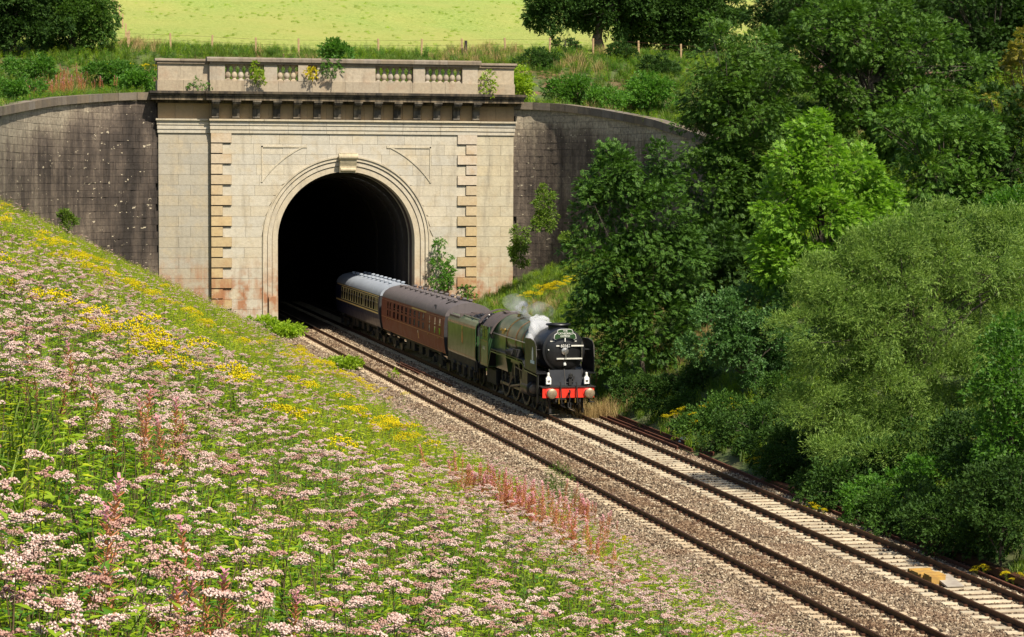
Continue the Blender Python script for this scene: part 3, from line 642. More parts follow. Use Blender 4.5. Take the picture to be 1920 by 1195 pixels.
# smokebox, door and face furniture
ZB = 2.88
LB(MB().lathe([(.01, 1.45), (.80, 1.45), (.98, 1.50), (1.0, 1.56), (1.0, 4.25)], (0, 0, ZB), 'y', 44), 'smokebox', 'black', None, True)
d = LB(MB().lathe([(.005, 1.27), (.3, 1.28), (.62, 1.34), (.82, 1.41), (.86, 1.44), (.86, 1.47)], (0, 0, ZB), 'y', 44), 'smokebox_door', 'black', None, True)
for z, xa in ((ZB+.22, -.28), (ZB-.36, -.28)):
    LB(MB().box(xa-.1, .80, 1.235, 1.30, z-.03, z+.03) if z < ZB else MB().box(-.40, -.26, 1.24, 1.30, z-.03, z+.03).box(.29, .86, 1.24, 1.33, z-.03, z+.03), 'door_strap', 'strap', d)
LB(MB().tube((.80, 1.30, ZB-.5), (.80, 1.30, ZB+.4), .035, n=8), 'door_hinge', 'rodsteel', d, True)
LB(MB().lathe([(.005, 1.17), (.06, 1.17), (.08, 1.2), (.16, 1.22), (.17, 1.26), (.02, 1.28)], (0, 0, ZB-.02), 'y', 20), 'door_boss', 'steel', d, True)
LB(MB().tube((0, 1.17, ZB-.02), (.22, 1.15, ZB+.30), .022, .018).tube((0, 1.15, ZB-.02), (.03, 1.14, ZB-.40), .022, .018), 'door_handle', 'steel', d, True)
LB(MB().box(-.66, .56, 1.34, 1.42, ZB+.40, ZB+.445), 'handrail', 'strap')
def text(body, size, name, mat, parent, loc, rot, ext=.006, align='CENTER', sx=1.0):
    cu = bpy.data.curves.new(name, 'FONT'); cu.body = body; cu.size = size; cu.extrude = ext; cu.align_x = align; cu.align_y = 'CENTER'
    o = bpy.data.objects.new(name, cu); COL.objects.link(o); bpy.context.view_layer.update()
    me = bpy.data.meshes.new_from_object(o.evaluated_get(bpy.context.evaluated_depsgraph_get())); COL.objects.unlink(o); bpy.data.objects.remove(o)
    me.materials.clear(); me.materials.append(MAT[mat]); me.name = name
    q = link(bpy.data.objects.new(name, me), parent); q.location = loc; q.rotation_euler = rot; q.scale = (sx, 1, 1); return q
FR = (R(90), 0, 0); LS = (R(90), 0, R(-90))
npl = LB(MB().box(-.25, .28, 1.225, 1.30, ZB+.13, ZB+.30), 'number_plate', 'black', d)
text('60163', .19, 'number', 'white', npl, (.015, 1.218, ZB+.215), FR, .004, sx=.92)
# headboard, shaped like a winged shield, with its lettering
hz = ZB+.66; hb = [(-.50, hz-.10), (-.40, hz-.15), (-.3, hz-.09), (0, hz-.06), (.3, hz-.09), (.40, hz-.15), (.50, hz-.10), (.47, hz+.06), (.36, hz+.13), (.33, hz+.27), (.2, hz+.31), (-.2, hz+.31), (-.33, hz+.27), (-.36, hz+.13), (-.47, hz+.06)]
hd = LB(MB().prism([(x*1.04, z+.012*(1 if z > hz else -1)) for x, z in hb], 1.225, 1.25, 'y'), 'headboard', 'white'); LB(MB().prism([(x*1.0, hz+.08+(z-hz-.08)*.98) for x, z in hb], 1.212, 1.224, 'y'), 'headboard_panel', 'green', hd)
text('THE', .115, 'lettering', 'white', hd, (0, 1.205, hz+.235), FR); text('CATHEDRALS', .125, 'lettering', 'white', hd, (0, 1.205, hz+.115), FR, sx=.88); text('EXPRESS', .125, 'lettering', 'white', hd, (0, 1.205, hz+.0), FR, sx=.95)
LB(MB().box(-.02, .02, 1.22, 1.3, hz-.25, hz-.06).box(-.05, .06, 1.25, 1.3, ZB-.66, ZB-.58).lathe([(.005, 1.24), (.05, 1.24), (.06, 1.3), (.01, 1.3)], (0, 0, ZB-.58), 'y', 10), 'lamp_iron', 'white', None)
LB(MB().lathe([(.005, 1.30), (.025, 1.30), (.025, 1.36)], (-.74, 0, ZB+.04), 'y', 8), 'door_dart', 'white', d, True)
# chimney with lip
LB(MB().lathe([(.56, 3.60), (.50, 3.74), (.47, 3.85), (.47, 3.93), (.56, 3.95), (.58, 3.99), (.56, 4.03), (.46, 4.03), (.42, 3.8), (.01, 3.7)], (0, 2.55, 0), 'z', 30), 'chimney', 'black', None, True)
# smoke deflectors
for sx in (-1, 1):
    m = MB(); pr = [(1.15, 1.92), (3.45, 1.95), (3.45, 3.15), (3.30, 3.33), (2.35, 3.36), (1.55, 3.30), (1.25, 3.12), (1.15, 2.6)]
    m.prism(pr, sx*1.34-.015, sx*1.34+.015, 'x'); e = LB(m, 'smoke_deflector', 'black')
    m = MB(); q = [(y, z) for y, z in pr[2:8]]
    for a, b in zip(q[:-1], q[1:]): m.tube((sx*1.34, a[0], a[1]), (sx*1.34, b[0], b[1]), .022, n=6)
    LB(m, 'deflector_edge', 'rodsteel', e, True)
    LB(MB().tube((sx*1.34, 1.7, 2.9), (sx*.95, 1.8, 2.9), .02).tube((sx*1.34, 3.0, 3.0), (sx*.92, 3.0, 3.0), .02), 'deflector_stay', 'black', e)
    if sx < 0:
        LB(MB().prism([(1.72, 2.42), (1.98, 2.42), (1.96, 2.80), (1.90, 2.95), (1.85, 3.02), (1.80, 2.95), (1.74, 2.80)], -1.372, -1.357, 'x'), 'crest', 'white', e)
        pl = LB(MB().box(-1.374, -1.357, 1.50, 2.25, 2.27, 2.41), 'name_plate', 'skyplate', e)
# boiler, firebox, bands, dome, safety valves
LB(MB().lathe([(1.0, 4.25), (1.012, 4.27), (1.012, 6.2), (1.03, 8.9)], (0, 0, ZB), 'y', 44), 'boiler', 'green', None, True)
m = MB(); fo = [(-1.06, 2.0), (-1.08, 2.5), (-1.06, 2.95)]+[(-1.05*math.cos(PI*k/18), 2.9+1.05*math.sin(PI*k/18)) for k in range(1, 18)]+[(1.06, 2.95), (1.08, 2.5), (1.06, 2.0), (.95, 1.3), (-.95, 1.3)]
m.prism(fo, 8.9, 11.75, 'y'); LB(m, 'firebox', 'green', None, True)
for y, r in ((4.3, 1.02), (5.5, 1.02), (6.9, 1.026), (8.85, 1.036)):
    b = MB(); b.lathe([(r, y-.035), (r+.008, y-.035), (r+.008, y+.035), (r, y+.035)], (0, 0, ZB), 'y', 44); q = LB(b, 'boiler_band', 'black', None, True)
    b = MB()
    for dy in (-.05, .04): b.lathe([(r+.004, y+dy), (r+.010, y+dy), (r+.010, y+dy+.014), (r+.004, y+dy+.014)], (0, 0, ZB), 'y', 44)
    LB(b, 'lining', 'orange', q)
m = MB(); m.blob((0, 7.2, 3.83), (.34, 1.0, .16), 1, 14, 8, jit=0); LB(m, 'dome', 'green', None, True)
m = MB()
for sx in (-.18, .18): m.lathe([(.1, 3.85), (.1, 3.95), (.075, 3.97), (.075, 4.03), (.02, 4.03)], (sx, 9.9, 0), 'z', 12)
LB(m, 'safety_valve', 'brass', None, True)
LB(MB().tube((-1.12, 3.3, 3.02), (-1.12, 11.7, 3.02), .022, n=6).tube((1.12, 3.3, 3.02), (1.12, 11.7, 3.02), .022, n=6), 'boiler_handrail', 'steel', None, True)
LB(MB().blob((-1.02, 9.3, 3.3), (.06, .06, .06), 1).blob((-1.04, 10.1, 3.28), (.06, .07, .06), 2).box(-1.1, -.98, 9.6, 9.66, 3.1, 3.3), 'washout_plug', 'brass')
m = MB(); m.tube((-1.18, 6.3, 2.4), (-1.18, 7.1, 2.4), .2, n=14); m.tube((-1.2, 7.3, 2.38), (-1.2, 7.9, 2.38), .12, n=10); m.box(-1.3, -1.05, 5.5, 6.1, 2.28, 2.62); LB(m, 'air_pump', 'sooty', None, True)
# cylinders, slide bars, rods
for sx in (-1, 1):
    c = LB(MB().lathe([(.01, 2.75), (.30, 2.75), (.36, 2.80), (.37, 3.2), (.37, 4.05), (.30, 4.12), (.01, 4.12)], (sx*1.07, 0, 1.02), 'y', 24).box(sx*1.07-.3, sx*1.07+.3, 2.85, 4.0, 1.1, 1.82), 'cylinder', 'black', None, True)
    LB(MB().lathe([(.01, 2.70), (.2, 2.71), (.25, 2.76)], (sx*1.07, 0, 1.02), 'y', 20), 'cylinder_cover', 'rodsteel', c, True)
    m = MB(); m.box(sx*1.07-.04, sx*1.07+.04, 4.1, 5.6, 1.20, 1.26); m.box(sx*1.07-.04, sx*1.07+.04, 4.1, 5.6, .80, .86); m.box(sx*1.07-.08, sx*1.07+.08, 4.9, 5.3, .84, 1.22); m.tube((sx*1.07, 4.1, 1.02), (sx*1.07, 5.0, 1.02), .04); LB(m, 'slide_bar', 'rodsteel')
    m = MB(); zc = 1.016-.30; xx = sx*1.0; m.box(xx-.03, xx+.03, 5.45, 10.07, zc-.06, zc+.06)
    for y in (5.55, 7.76, 9.97): m.tube((xx-.06, y, zc), (xx+.06, y, zc), .12, n=14)
    LB(m, 'coupling_rod', 'rodsteel', None, True)
    m = MB(); a = Vector((sx*1.08, 5.15, 1.02)); b = Vector((sx*1.08, 7.76, zc)); m.tube(a, b, .06, .075, 8); m.tube((sx*1.04, 7.76, zc), (sx*1.12, 7.76, zc), .14, n=14); LB(m, 'connecting_rod', 'rodsteel', None, True)
    m = MB(); m.box(sx*1.1-.03, sx*1.1+.03, 6.6, 6.8, 1.2, 2.1); m.tube((sx*1.15, 7.76, zc), (sx*1.15, 6.75, 1.3), .035); m.tube((sx*1.1, 6.7, 1.75), (sx*1.1, 4.6, 1.65), .03); m.tube((sx*1.1, 4.75, 1.75), (sx*1.1, 4.8, .95), .03); m.box(sx*1.1-.04, sx*1.1+.04, 5.5, 7.4, 1.9, 2.06); LB(m, 'valve_gear', 'rodsteel', None, True)
    m = MB(); m.box(sx*1.2-.12, sx*1.2+.12, 1.0, 1.25, .55, .58); m.box(sx*1.2-.12, sx*1.2+.12, 1.0, 1.25, .95, .98); m.box(sx*1.2-.1, sx*1.2-.07, 1.0, 1.3, .55, 1.85); LB(m, 'step', 'sooty')
    # sandbox, splasher
    LB(MB().box(sx*.95-.12, sx*.95+.12, 8.2, 8.7, 2.27, 2.5), 'sandbox', 'green')
# cab
m = MB(); roof = [(1.42*math.sin(R(a)), 3.96-(1-math.cos(R(a)))*1.62) for a in range(-66, 67, 12)]
m.prism(roof+[(x*.97, z-.04) for x, z in roof[::-1]], 11.35, 13.75, 'y'); m.box(-.35, .35, 12.2, 13.0, 3.95, 4.0)
for y in (11.4, 12.5, 13.7): m.prism([(x*1.008, z+.014) for x, z in roof]+[(x*.99, z-.01) for x, z in roof[::-1]], y-.02, y+.02, 'y')
LB(m, 'cab_roof', 'cabroof', None, True)
for sx in (-1, 1):
    m = MB(); x0, x1 = sorted((sx*1.36, sx*1.33))
    m.box(x0, x1, 11.70, 13.55, 1.32, 2.62); m.box(x0, x1, 11.70, 11.84, 2.62, 3.30); m.box(x0, x1, 12.55, 12.68, 2.62, 3.30); m.box(x0, x1, 13.42, 13.55, 2.62, 3.30); m.box(x0, x1, 11.70, 13.55, 3.18, 3.30)
    cs = LB(m, 'cab_side', 'green')
    LB(MB().box(sx*1.345-.006, sx*1.345+.006, 11.85, 12.54, 2.63, 3.17).box(sx*1.345-.006, sx*1.345+.006, 12.69, 13.1, 2.63, 3.17), 'cab_window', 'glass', cs)
    m = MB(); xx = sx*1.366
    for y0, y1, z0, z1 in ((11.76, 13.48, 2.54, 2.555), (11.76, 13.48, 1.40, 1.415), (11.76, 11.775, 1.4, 2.55), (13.465, 13.48, 1.4, 2.55)): m.box(xx-.004, xx+.004, y0, y1, z0, z1)
    LB(m, 'lining', 'orange', cs)
    text('60163', .26, 'number', 'cremetxt', cs, (sx*1.37, 12.62, 2.18), LS if sx < 0 else (R(90), 0, R(90)), .003, sx=.95)
    LB(MB().tube((sx*1.4, 13.62, 1.4), (sx*1.4, 13.62, 3.0), .022), 'cab_handrail', 'steel', cs)
m = MB(); m.prism([(-1.33, 1.32), (1.33, 1.32), (1.33, 3.28)]+[(x*.98, z-.03) for x, z in roof[::-1]][1:-1]+[(-1.33, 3.28)], 11.66, 11.72, 'y'); cf = LB(m, 'cab_front', 'green')
LB(MB().box(-1.24, -1.06, 11.63, 11.665, 2.75, 3.32).box(1.06, 1.24, 11.63, 11.665, 2.75, 3.32), 'spectacle_glass', 'glass', cf)
LB(MB().box(-1.30, 1.30, 13.5, 13.56, 1.3, 2.2).box(-1.3, 1.3, 11.8, 13.9, 1.28, 1.32), 'cab_floor', 'sooty')
for y in (.75,):
    for x in (-.88, .88):
        t = thing('head_lamp', 'white lamp on the red buffer beam, '+('left' if x < 0 else 'right')+' of the two', 'lamp', (XF+x, YLOCO+y, 1.325), group='white lamps on the buffer beam')
        MB().box(-.11, .11, -.09, .09, .1, .36).prism([(-.11, .36), (.11, .36), (.05, .46), (-.05, .46)], -.06, .06, 'y').build('lamp_case', 'white', t)
        MB().lathe([(.05, .46), (.06, .48), (.05, .60), (.02, .62)], (0, 0, 0), 'z', 10).build('lamp_chimney', 'white', t, True)
        MB().box(-.03, .03, -.02, .02, 0, .1).build('lamp_bracket', 'sooty', t)
        MB().lathe([(.005, -.095), (.06, -.095), (.07, -.088)], (0, 0, .23), 'y', 14).build('lamp_lens', 'steel', t)
# ------------------------------------------------------------------ tender
YT = 121.42 - 7.45
tend = thing('tender', 'green steam engine tender with crest and open coal space', 'tender', (XF, YT, 0))
m = MB(); sec = [(-1.33, 1.36), (-1.36, 1.5), (-1.36, 2.95), (-1.33, 3.12), (-1.22, 3.28), (-1.05, 3.38), (1.05, 3.38), (1.22, 3.28), (1.33, 3.12), (1.36, 2.95), (1.36, 1.5), (1.33, 1.36)]
L = 7.45
out = sec; inn = [(x*.955, z-.03 if z > 3 else z) for x, z in sec]
for i in range(5):
    for sgn in (0, 1):
        a, b = (sec[i], sec[i+1]) if not sgn else (sec[-1-i], sec[-2-i]); aa = (a[0]*.97, a[1]); bb = (b[0]*.97, b[1]); m.prism([a, b, bb, aa], 0, L, 'y')
m.prism(sec[:5]+sec[7:], L-.06, L-.0, 'y'); m.prism([(-1.25, 1.4), (1.25, 1.4), (1.25, 2.6), (-1.25, 2.6)], .05, .1, 'y'); body = m.build('tender_body', 'green', tend, True)
m = MB(); m.box(-1.25, 1.25, 4.7, L-.06, 3.2, 3.34); m.box(-1.28, 1.28, .1, 4.7, 2.2, 2.3); m.box(-1.2, 1.2, 4.66, 4.72, 2.3, 3.5); m.lathe([(.3, 3.34), (.3, 3.46), (.02, 3.48)], (0, 6.3, 0), 'z', 16); m.box(-.4, -.3, 5.2, 6, 3.34, 3.44)
m.prism([(x, z+.03) for x, z in roof[1:-1]]+[(x*.96, z-.02) for x, z in roof[1:-1][::-1]], -.05, .35, 'y'); m.build('tender_deck', 'cabroof', tend)
m = MB()
for a, b in (((-1.0, 3.38), (-1.0, 3.5)), ((1.0, 3.38), (1.0, 3.5))): m.tube((a[0], 0, 3.42), (a[0], 4.7, 3.42), .035)
m.build('coal_rail', 'green', tend)
m = MB()
for sx in (-1.366, 1.366):
    for y0, y1, z0, z1 in ((.12, L-.12, 3.0, 3.015), (.12, L-.12, 1.48, 1.495), (.12, .135, 1.48, 3.0), (L-.135, L-.12, 1.48, 3.0)): m.box(sx-.003, sx+.003, y0, y1, z0, z1)
m.build('lining', 'orange', body)
m = MB(); m.prism([(3.3, 2.02), (3.55, 2.1), (3.62, 2.35), (3.52, 2.62), (3.40, 2.78), (3.28, 2.62), (3.18, 2.35), (3.2, 2.12)], -1.372, -1.362, 'x'); m.build('crest', 'crest', body)
m = MB(); m.prism([(3.36, 2.76), (3.46, 2.76), (3.5, 2.9), (3.41, 2.98), (3.32, 2.9)], -1.374, -1.362, 'x'); m.build('crest_crown', 'ygold', body)
m = MB(); m.box(-1.2, 1.2, -.2, L+.1, 1.0, 1.34); m.box(-1.32, -1.24, -.2, L, .85, 1.35); m.box(1.24, 1.32, -.2, L, .85, 1.35)
for y in (1.0, 2.55, 4.1, 5.65):
    for sx in (-1.36, 1.36): m.box(sx-.09, sx+.09, y-.16, y+.16, .45, .86); m.prism([(y-.5, .86), (y+.5, .86), (y+.4, .98), (y-.4, .98)], sx-.06, sx+.06, 'x')
    m.box(-1.30, -1.27, y+.45, y+1.05, .5, .9)
m.tube((-1.34, .0, .5), (-1.34, 0, 1.3), .03); m.box(-1.42, -1.2, -.25, .05, .42, .46); m.box(-1.42, -1.2, -.25, .05, .8, .84); m.build('tender_frame', 'sooty', tend)
for y in (1.0, 2.55, 4.1, 5.65):
    for sx in (-.75, .75): wheel(tend, sx, y, .6, 'tender_wheel', 12, int(math.copysign(1, sx)))
rg = random.Random(4); m = MB()
for k in range(420):
    x = rg.uniform(-1.1, 1.1); y = rg.uniform(.2, 4.55); h = 3.15+.35*(1-(x/1.25)**2)*(1-((y-2.4)/3.2)**2)
    s = rg.uniform(.05, .15); m.blob((x, y, h+rg.uniform(-.15, .06)), (s, s*rg.uniform(.7, 1.2), s*rg.uniform(.5, .9)), k, 5, 3, jit=.35)
m.box(-1.2, 1.2, .15, 4.65, 2.3, 3.1); o = m.build('coal', 'coal', None, kind='stuff', label='heap of black coal in the open tender'); o.location = (XF, YT, 0)
# ================================================================== COACHES (local y back from the leading end)
half = [(1.27, 1.08), (1.36, 1.6), (1.39, 2.0), (1.385, 2.5), (1.36, 2.9), (1.31, 3.12)]
rf = [(1.33, 3.12), (1.27, 3.30), (1.12, 3.50), (.88, 3.66), (.6, 3.76), (.3, 3.82), (0, 3.84)]
def xs_at(z): return float(np.interp(z, [p[1] for p in half], [p[0] for p in half]))
def coach(y0, L, label, roofmat, style):
    root = thing('railway_coach', label, 'railway coach', (XF, y0, 0))
    lower = 'brown' if style == 1 else 'blue'
    m = MB(); sec = half+[(-x, z) for x, z in half[::-1]]; m.prism(sec, 0, L, 'y'); body = m.build('body', lower, root)
    m = MB(); m.prism(rf+[(-x, z) for x, z in rf[-2::-1]], -.03, L+.03, 'y'); roofo = m.build('roof', roofmat, root, True)
    m = MB(); k = 0
    for y in np.arange(1.2, L-.5, 2.4):
        m.prism([(x*1.003, z+.005) for x, z in rf]+[(-x*1.003, z+.005) for x, z in rf[-2::-1]], y-.02, y+.02, 'y')
    m.build('roof_seam', roofmat, roofo)
    m = MB()
    for y in np.arange(1.6, L-.8, 1.75):
        for x in (-.42, .42): m.lathe([(.01, 3.79), (.10, 3.79), (.10, 3.86), (.15, 3.88), (.13, 3.95), (.02, 3.97)], (x, y, 0), 'z', 10)
    m.build('roof_vent', 'roofb' if style == 1 else 'roofg', roofo, True)
    m = MB(); m.box(-1.15, 1.15, .2, L-.2, .92, 1.06)
    for y in (6.2, 8.4, 11.0, 12.6): m.box(-1.05, -.45, y, y+1.1, .42, .92); m.box(.45, 1.05, y, y+1.1, .42, .92)
    for x in (-.9, .9): m.tube((x, 5, .8), (x, L-5, .55), .03)
    for y in (2.1, L-2.1): m.box(-1.34, -1.16, y-1.2, y-.9, .9, 1.1); m.box(-1.33, -1.2, y-1.9, y-.6, .80, .84)
    m.build('underframe', 'sooty', root)
    for yb in (2.9, L-2.9):
        m = MB()
        for sx in (-1, 1):
            m.prism([(yb-1.9, .55), (yb-1.2, .42), (yb-.5, .42), (yb-.3, .3), (yb+.3, .3), (yb+.5, .42), (yb+1.2, .42), (yb+1.9, .55), (yb+1.5, .78), (yb-1.5, .78)], sx*1.0-.05, sx*1.0+.05, 'x')
            for dy in (-1.3, 1.3): m.box(sx*1.08-.1, sx*1.08+.1, yb+dy-.17, yb+dy+.17, .3, .62); m.tube((sx*1.0, yb+dy*.55, .45), (sx*1.0, yb+dy*.55, .78), .1, n=8)
        bg_ = m.build('bogie', 'sooty', root)
        for dy in (-1.3, 1.3):
            for sx in (-.75, .75):
                MB().lathe([(.02, sx-.07), (.40, sx-.05), (.43, sx-.06), (.455, sx-.06), (.455, sx+.06), (.43, sx+.06), (.40, sx+.05), (.02, sx+.07)], (0, yb+dy, .455), 'x', 24).build('wheel', 'rodsteel', bg_, True)
    for y, e in ((0, -1), (L, 1)):
        m = MB(); q = [(-.55, 1.15), (.55, 1.15), (.55, 3.1), (.4, 3.25), (-.4, 3.25), (-.55, 3.1)]; m.prism(q, y, y+e*.42, 'y'); m.build('gangway', 'rubber', root)
        m = MB()
        for sx in (-.87, .87): m.lathe([(.01, y+e*.5), (.22, y+e*.49), (.22, y+e*.46), (.08, y+e*.44), (.1, y)], (sx, 0, 1.05), 'y', 14)
        m.box(-1.2, 1.2, y-.02, y+.02, 1.0, 1.2); m.build('buffer', 'sooty', root, True)
        m = MB(); m.prism([(x*.995, z) for x, z in sec], y+e*.004, y+e*.012, 'y'); m.build('end_panel', 'rubber', root)
    def pane(m, sx, y0, y1, z0, z1, pr=.006, th=.02):
        a = xs_at(z0); b = xs_at(z1); v = []
        for y in (y0, y1):
            v += [(sx*(a+pr), y, z0), (sx*(b+pr), y, z1), (sx*(b-th), y, z1), (sx*(a-th), y, z0)]
        m.add(v, [(0, 1, 2, 3), (7, 6, 5, 4), (0, 4, 5, 1), (1, 5, 6, 2), (2, 6, 7, 3), (3, 7, 4, 0)])
    def frame(m, sx, y0, y1, z0, z1, w=.05, pr=.016):
        pane(m, sx, y0-w, y1+w, z1, z1+w, pr); pane(m, sx, y0-w, y1+w, z0-w, z0, pr); pane(m, sx, y0-w, y0, z0, z1, pr); pane(m, sx, y1, y1+w, z0, z1, pr)
    for sx in (-1, 1):
        if style == 1:
            wins = [(.95, .45), (2.35, .32), (3.0, .32)]; doors = [(3.9, .62)]
            wl = [(1.0, .5), (2.5, .4), (4.15, .4), (6.0, .62), (7.4, .62), (8.85, .62), (10.3, .62), (11.75, .62), (13.2, .62), (14.6, .62), (16.0, .62), (17.6, .4), (18.5, .4)]
            for y, wd in wl:
                f = MB(); frame(f, sx, y, y+wd, 2.05, 2.92, .035); fo_ = f.build('window', 'brown', root)
                p = MB(); pane(p, sx, y, y+wd, 2.05, 2.62, .004); pane(p, sx, y, y+wd, 2.66, 2.92, .004); p.build('pane', 'glass', fo_)
            for y0d in (.75, 3.95, 17.4, 18.3):
                p = MB(); pane(p, sx, y0d, y0d+.012, 1.14, 3.05, .008); pane(p, sx, y0d+.85, y0d+.862, 1.14, 3.05, .008); dr = p.build('door', 'sooty', root)
                p = MB(); pane(p, sx, y0d+.72, y0d+.80, 1.84, 1.88, .05); p.build('door_handle', 'brass', dr)
            p = MB(); pane(p, sx, 5.6, 10.3, 2.985, 3.06, .012); p.build('class_stripe', 'ygold', root)
            p = MB(); pane(p, sx, .05, L-.05, 1.92, 1.955, .009); pane(p, sx, .05, L-.05, 2.99, 3.01, .008); pane(p, sx, .05, L-.05, 1.10, 1.125, .008); p.build('lining', 'orange', root)
            p = MB(); pane(p, sx, 7.9, 8.15, 1.38, 1.78, .012); p.build('crest', 'crest', root)
            p = MB(); pane(p, sx, 8.0, 8.1, 1.7, 1.85, .014); p.build('crest_mark', 'white', root)
        else:
            p = MB(); pane(p, sx, .42, L-.3, 1.93, 3.08, .010); band_ = p.build('cream_band', 'cream', root)
            wl = [(.62, .34)]+[(1.2, .22)]+[(1.79+1.12*k, .76) for k in range(4)]+[(6.35, .2)]+[(6.94+1.12*k, .76) for k in range(9)]
            for y, wd in wl:
                f = MB(); frame(f, sx, y, y+wd, 2.14, 2.93, .03, .022); fo_ = f.build('window', 'cream', root)
                p = MB(); pane(p, sx, y, y+wd, 2.14, 2.60, .013)
                if wd > .5: pane(p, sx, y+.05, y+wd*.46, 2.70, 2.92, .013); pane(p, sx, y+wd*.56, y+wd-.05, 2.70, 2.92, .013)
                else: pane(p, sx, y, y+wd, 2.70, 2.92, .013)
                p.build('pane', 'glass', fo_)
            p = MB(); pane(p, sx, 1.05, 1.065, 1.14, 3.07, .014); pane(p, sx, 6.2, 6.215, 1.14, 3.07, .014); p.build('door_gap', 'sooty', root)
    return root
YC1 = YT+7.45+.95; L1 = 143.96-YC1-.45
c1 = coach(YC1, L1, 'maroon railway coach with sooty roof coupled behind the tender', 'roofb', 1)
coach(YC1+L1+.9, 19.7, 'blue and cream coach with pale roof half inside the tunnel', 'roofg', 2)
m = MB(); m.path([(-.85, 2.2, 3.70), (-.6, 2.0, 3.82), (-.2, 2.3, 3.9), (.2, 2.0, 3.92)], .03, 5); m.path([(-.5, 1.2, 3.84), (-.1, 2.6, 3.9), (.3, 1.4, 3.88), (.5, 2.4, 3.84)], .03, 5); m.path([(-1.1, 4.2, 3.52), (-1.12, 3.6, 3.54), (-1.22, 3.2, 3.4)], .03, 5)
m.build('roof_pipe', 'sooty', c1)
# ------------------------------------------------------------------ steam
def steam(name, label, parts, dens, sc=1.9):
    q = N(name); v = q.n('ShaderNodeVolumePrincipled'); v.inputs['Color'].default_value = (.97, .97, .98, 1); v.inputs['Anisotropy'].default_value = .2
    f = q.noise(q.pos(), sc, 5, .65); q.l(q.ramp(f, [(.45, 0), (.75, dens)]), v.inputs['Density']); q.l(v.outputs[0], q.out.inputs['Volume']); MAT[name] = q.m
    m = MB()
    for k, (c, r) in enumerate(parts): m.blob(c, r, k, 12, 8, jit=.12)
    bm_ = m.mesh(name, name, True); o = link(bpy.data.objects.new(name, bm_), label=label, kind='stuff'); o.location = (XF, YLOCO, 0)
steam('steam', 'white steam drifting over the left side of the boiler', [((-0.75, 3.9, 3.5), (0.34, 0.65, 0.42)), ((-0.5, 3.8, 3.85), (0.5, 0.7, 0.36)), ((-0.35, 4.8, 4.05), (0.42, 0.9, 0.26)), ((-1.1, 3.6, 3.1), (0.2, 0.36, 0.45))], 17, 1.7)
steam('steam_trail', 'thin steam trailing back over the boiler and cab', [((-.3, 6.2, 4.35), (.55, 1.6, .42)), ((-.5, 8.8, 4.6), (.6, 2.2, .5)), ((-.2, 5.2, 4.5), (.6, .9, .4))], .9, 1.1)
steam('steam_wisp', 'small puff of steam at the safety valves', [((.0, 9.9, 4.22), (.2, .26, .2)), ((.05, 10.1, 4.45), (.26, .3, .2)), ((-.15, 10.25, 4.3), (.18, .3, .16))], 16, 4.5)

# ================================================================== VEGETATION
LEAF = np.array([(0,0,0), (.5,.42,.10), (0,1,0), (-.5,.42,.10)], float); LEAF_F = np.array([(0,1,2), (0,2,3)])
TLEAF = np.array([(-.5,.18,0), (.5,.18,.06), (0,1,0)], float)
def spray(n=7, w=.16, l=.42, spread=.9):     # a pinnate spray: leaflets in pairs along a drooping rib, unit length
    V = []; F = []
    for k in range(n):
        side = 0 if k == n-1 else (1 if k % 2 else -1); t = (k//2*2+1)/(n+.5) if side else .72
        a = side*spread; ca, sa = math.cos(a), math.sin(a); z0 = -.22*t*t
        for x, y, z in TLEAF:
            X, Y = x*w*1.6, y*l; V.append((X*ca+Y*sa, t*.75+Y*ca-X*sa, z0+z*w-.18*y*l)); 
        F.append((3*k, 3*k+1, 3*k+2))
    return np.array(V), np.array(F)
SPRAY7 = spray(7); SPRAY5 = spray(5, .2, .48, .8)
def tuft(n, w, l, seed, spread=1.1):          # narrow leaves radiating from a twig (willow and the like)
    rg = np.random.default_rng(seed); V = []; F = []
    for k in range(n):
        t = k/n; a = rg.uniform(0, 2*PI); e = rg.uniform(.3, spread); d = np.array([math.cos(a)*math.sin(e), math.cos(e), math.sin(a)*math.sin(e)])
        s = np.cross(d, rg.normal(size=3)); s /= np.linalg.norm(s); nn = np.cross(s, d); ll = l*rg.uniform(.7, 1.2)
        o = np.array([0, t*.8, 0])
        for x, y, z in TLEAF: V.append(o+s*x*w+d*y*ll+nn*z*w)
        F.append((3*k, 3*k+1, 3*k+2))
    return np.array(V), np.array(F)
TUFT6 = tuft(6, .16, .5, 2); TUFT8 = tuft(8, .10, .55, 5); BROAD5 = tuft(5, .42, .55, 8, 1.3)
def frames(ax, up, rg):                        # basis with y along ax, z near up
    y = ax/np.linalg.norm(ax, axis=1, keepdims=True); z = up-(up*y).sum(1, keepdims=True)*y
    z /= np.maximum(np.linalg.norm(z, axis=1, keepdims=True), 1e-6); x = np.cross(y, z); return x, y, z
def place(tmpl, C, ax, up, size, rg):
    V0, F0 = tmpl; x, y, z = frames(ax, up, rg); n = len(C); s = size[:, None, None]
    P = C[:, None, :]+s*(V0[None, :, 0:1]*x[:, None]+V0[None, :, 1:2]*y[:, None]+V0[None, :, 2:3]*z[:, None])
    F = (F0[None]+(np.arange(n)*len(V0))[:, None, None]).reshape(-1, F0.shape[1]); return P.reshape(-1, 3), F
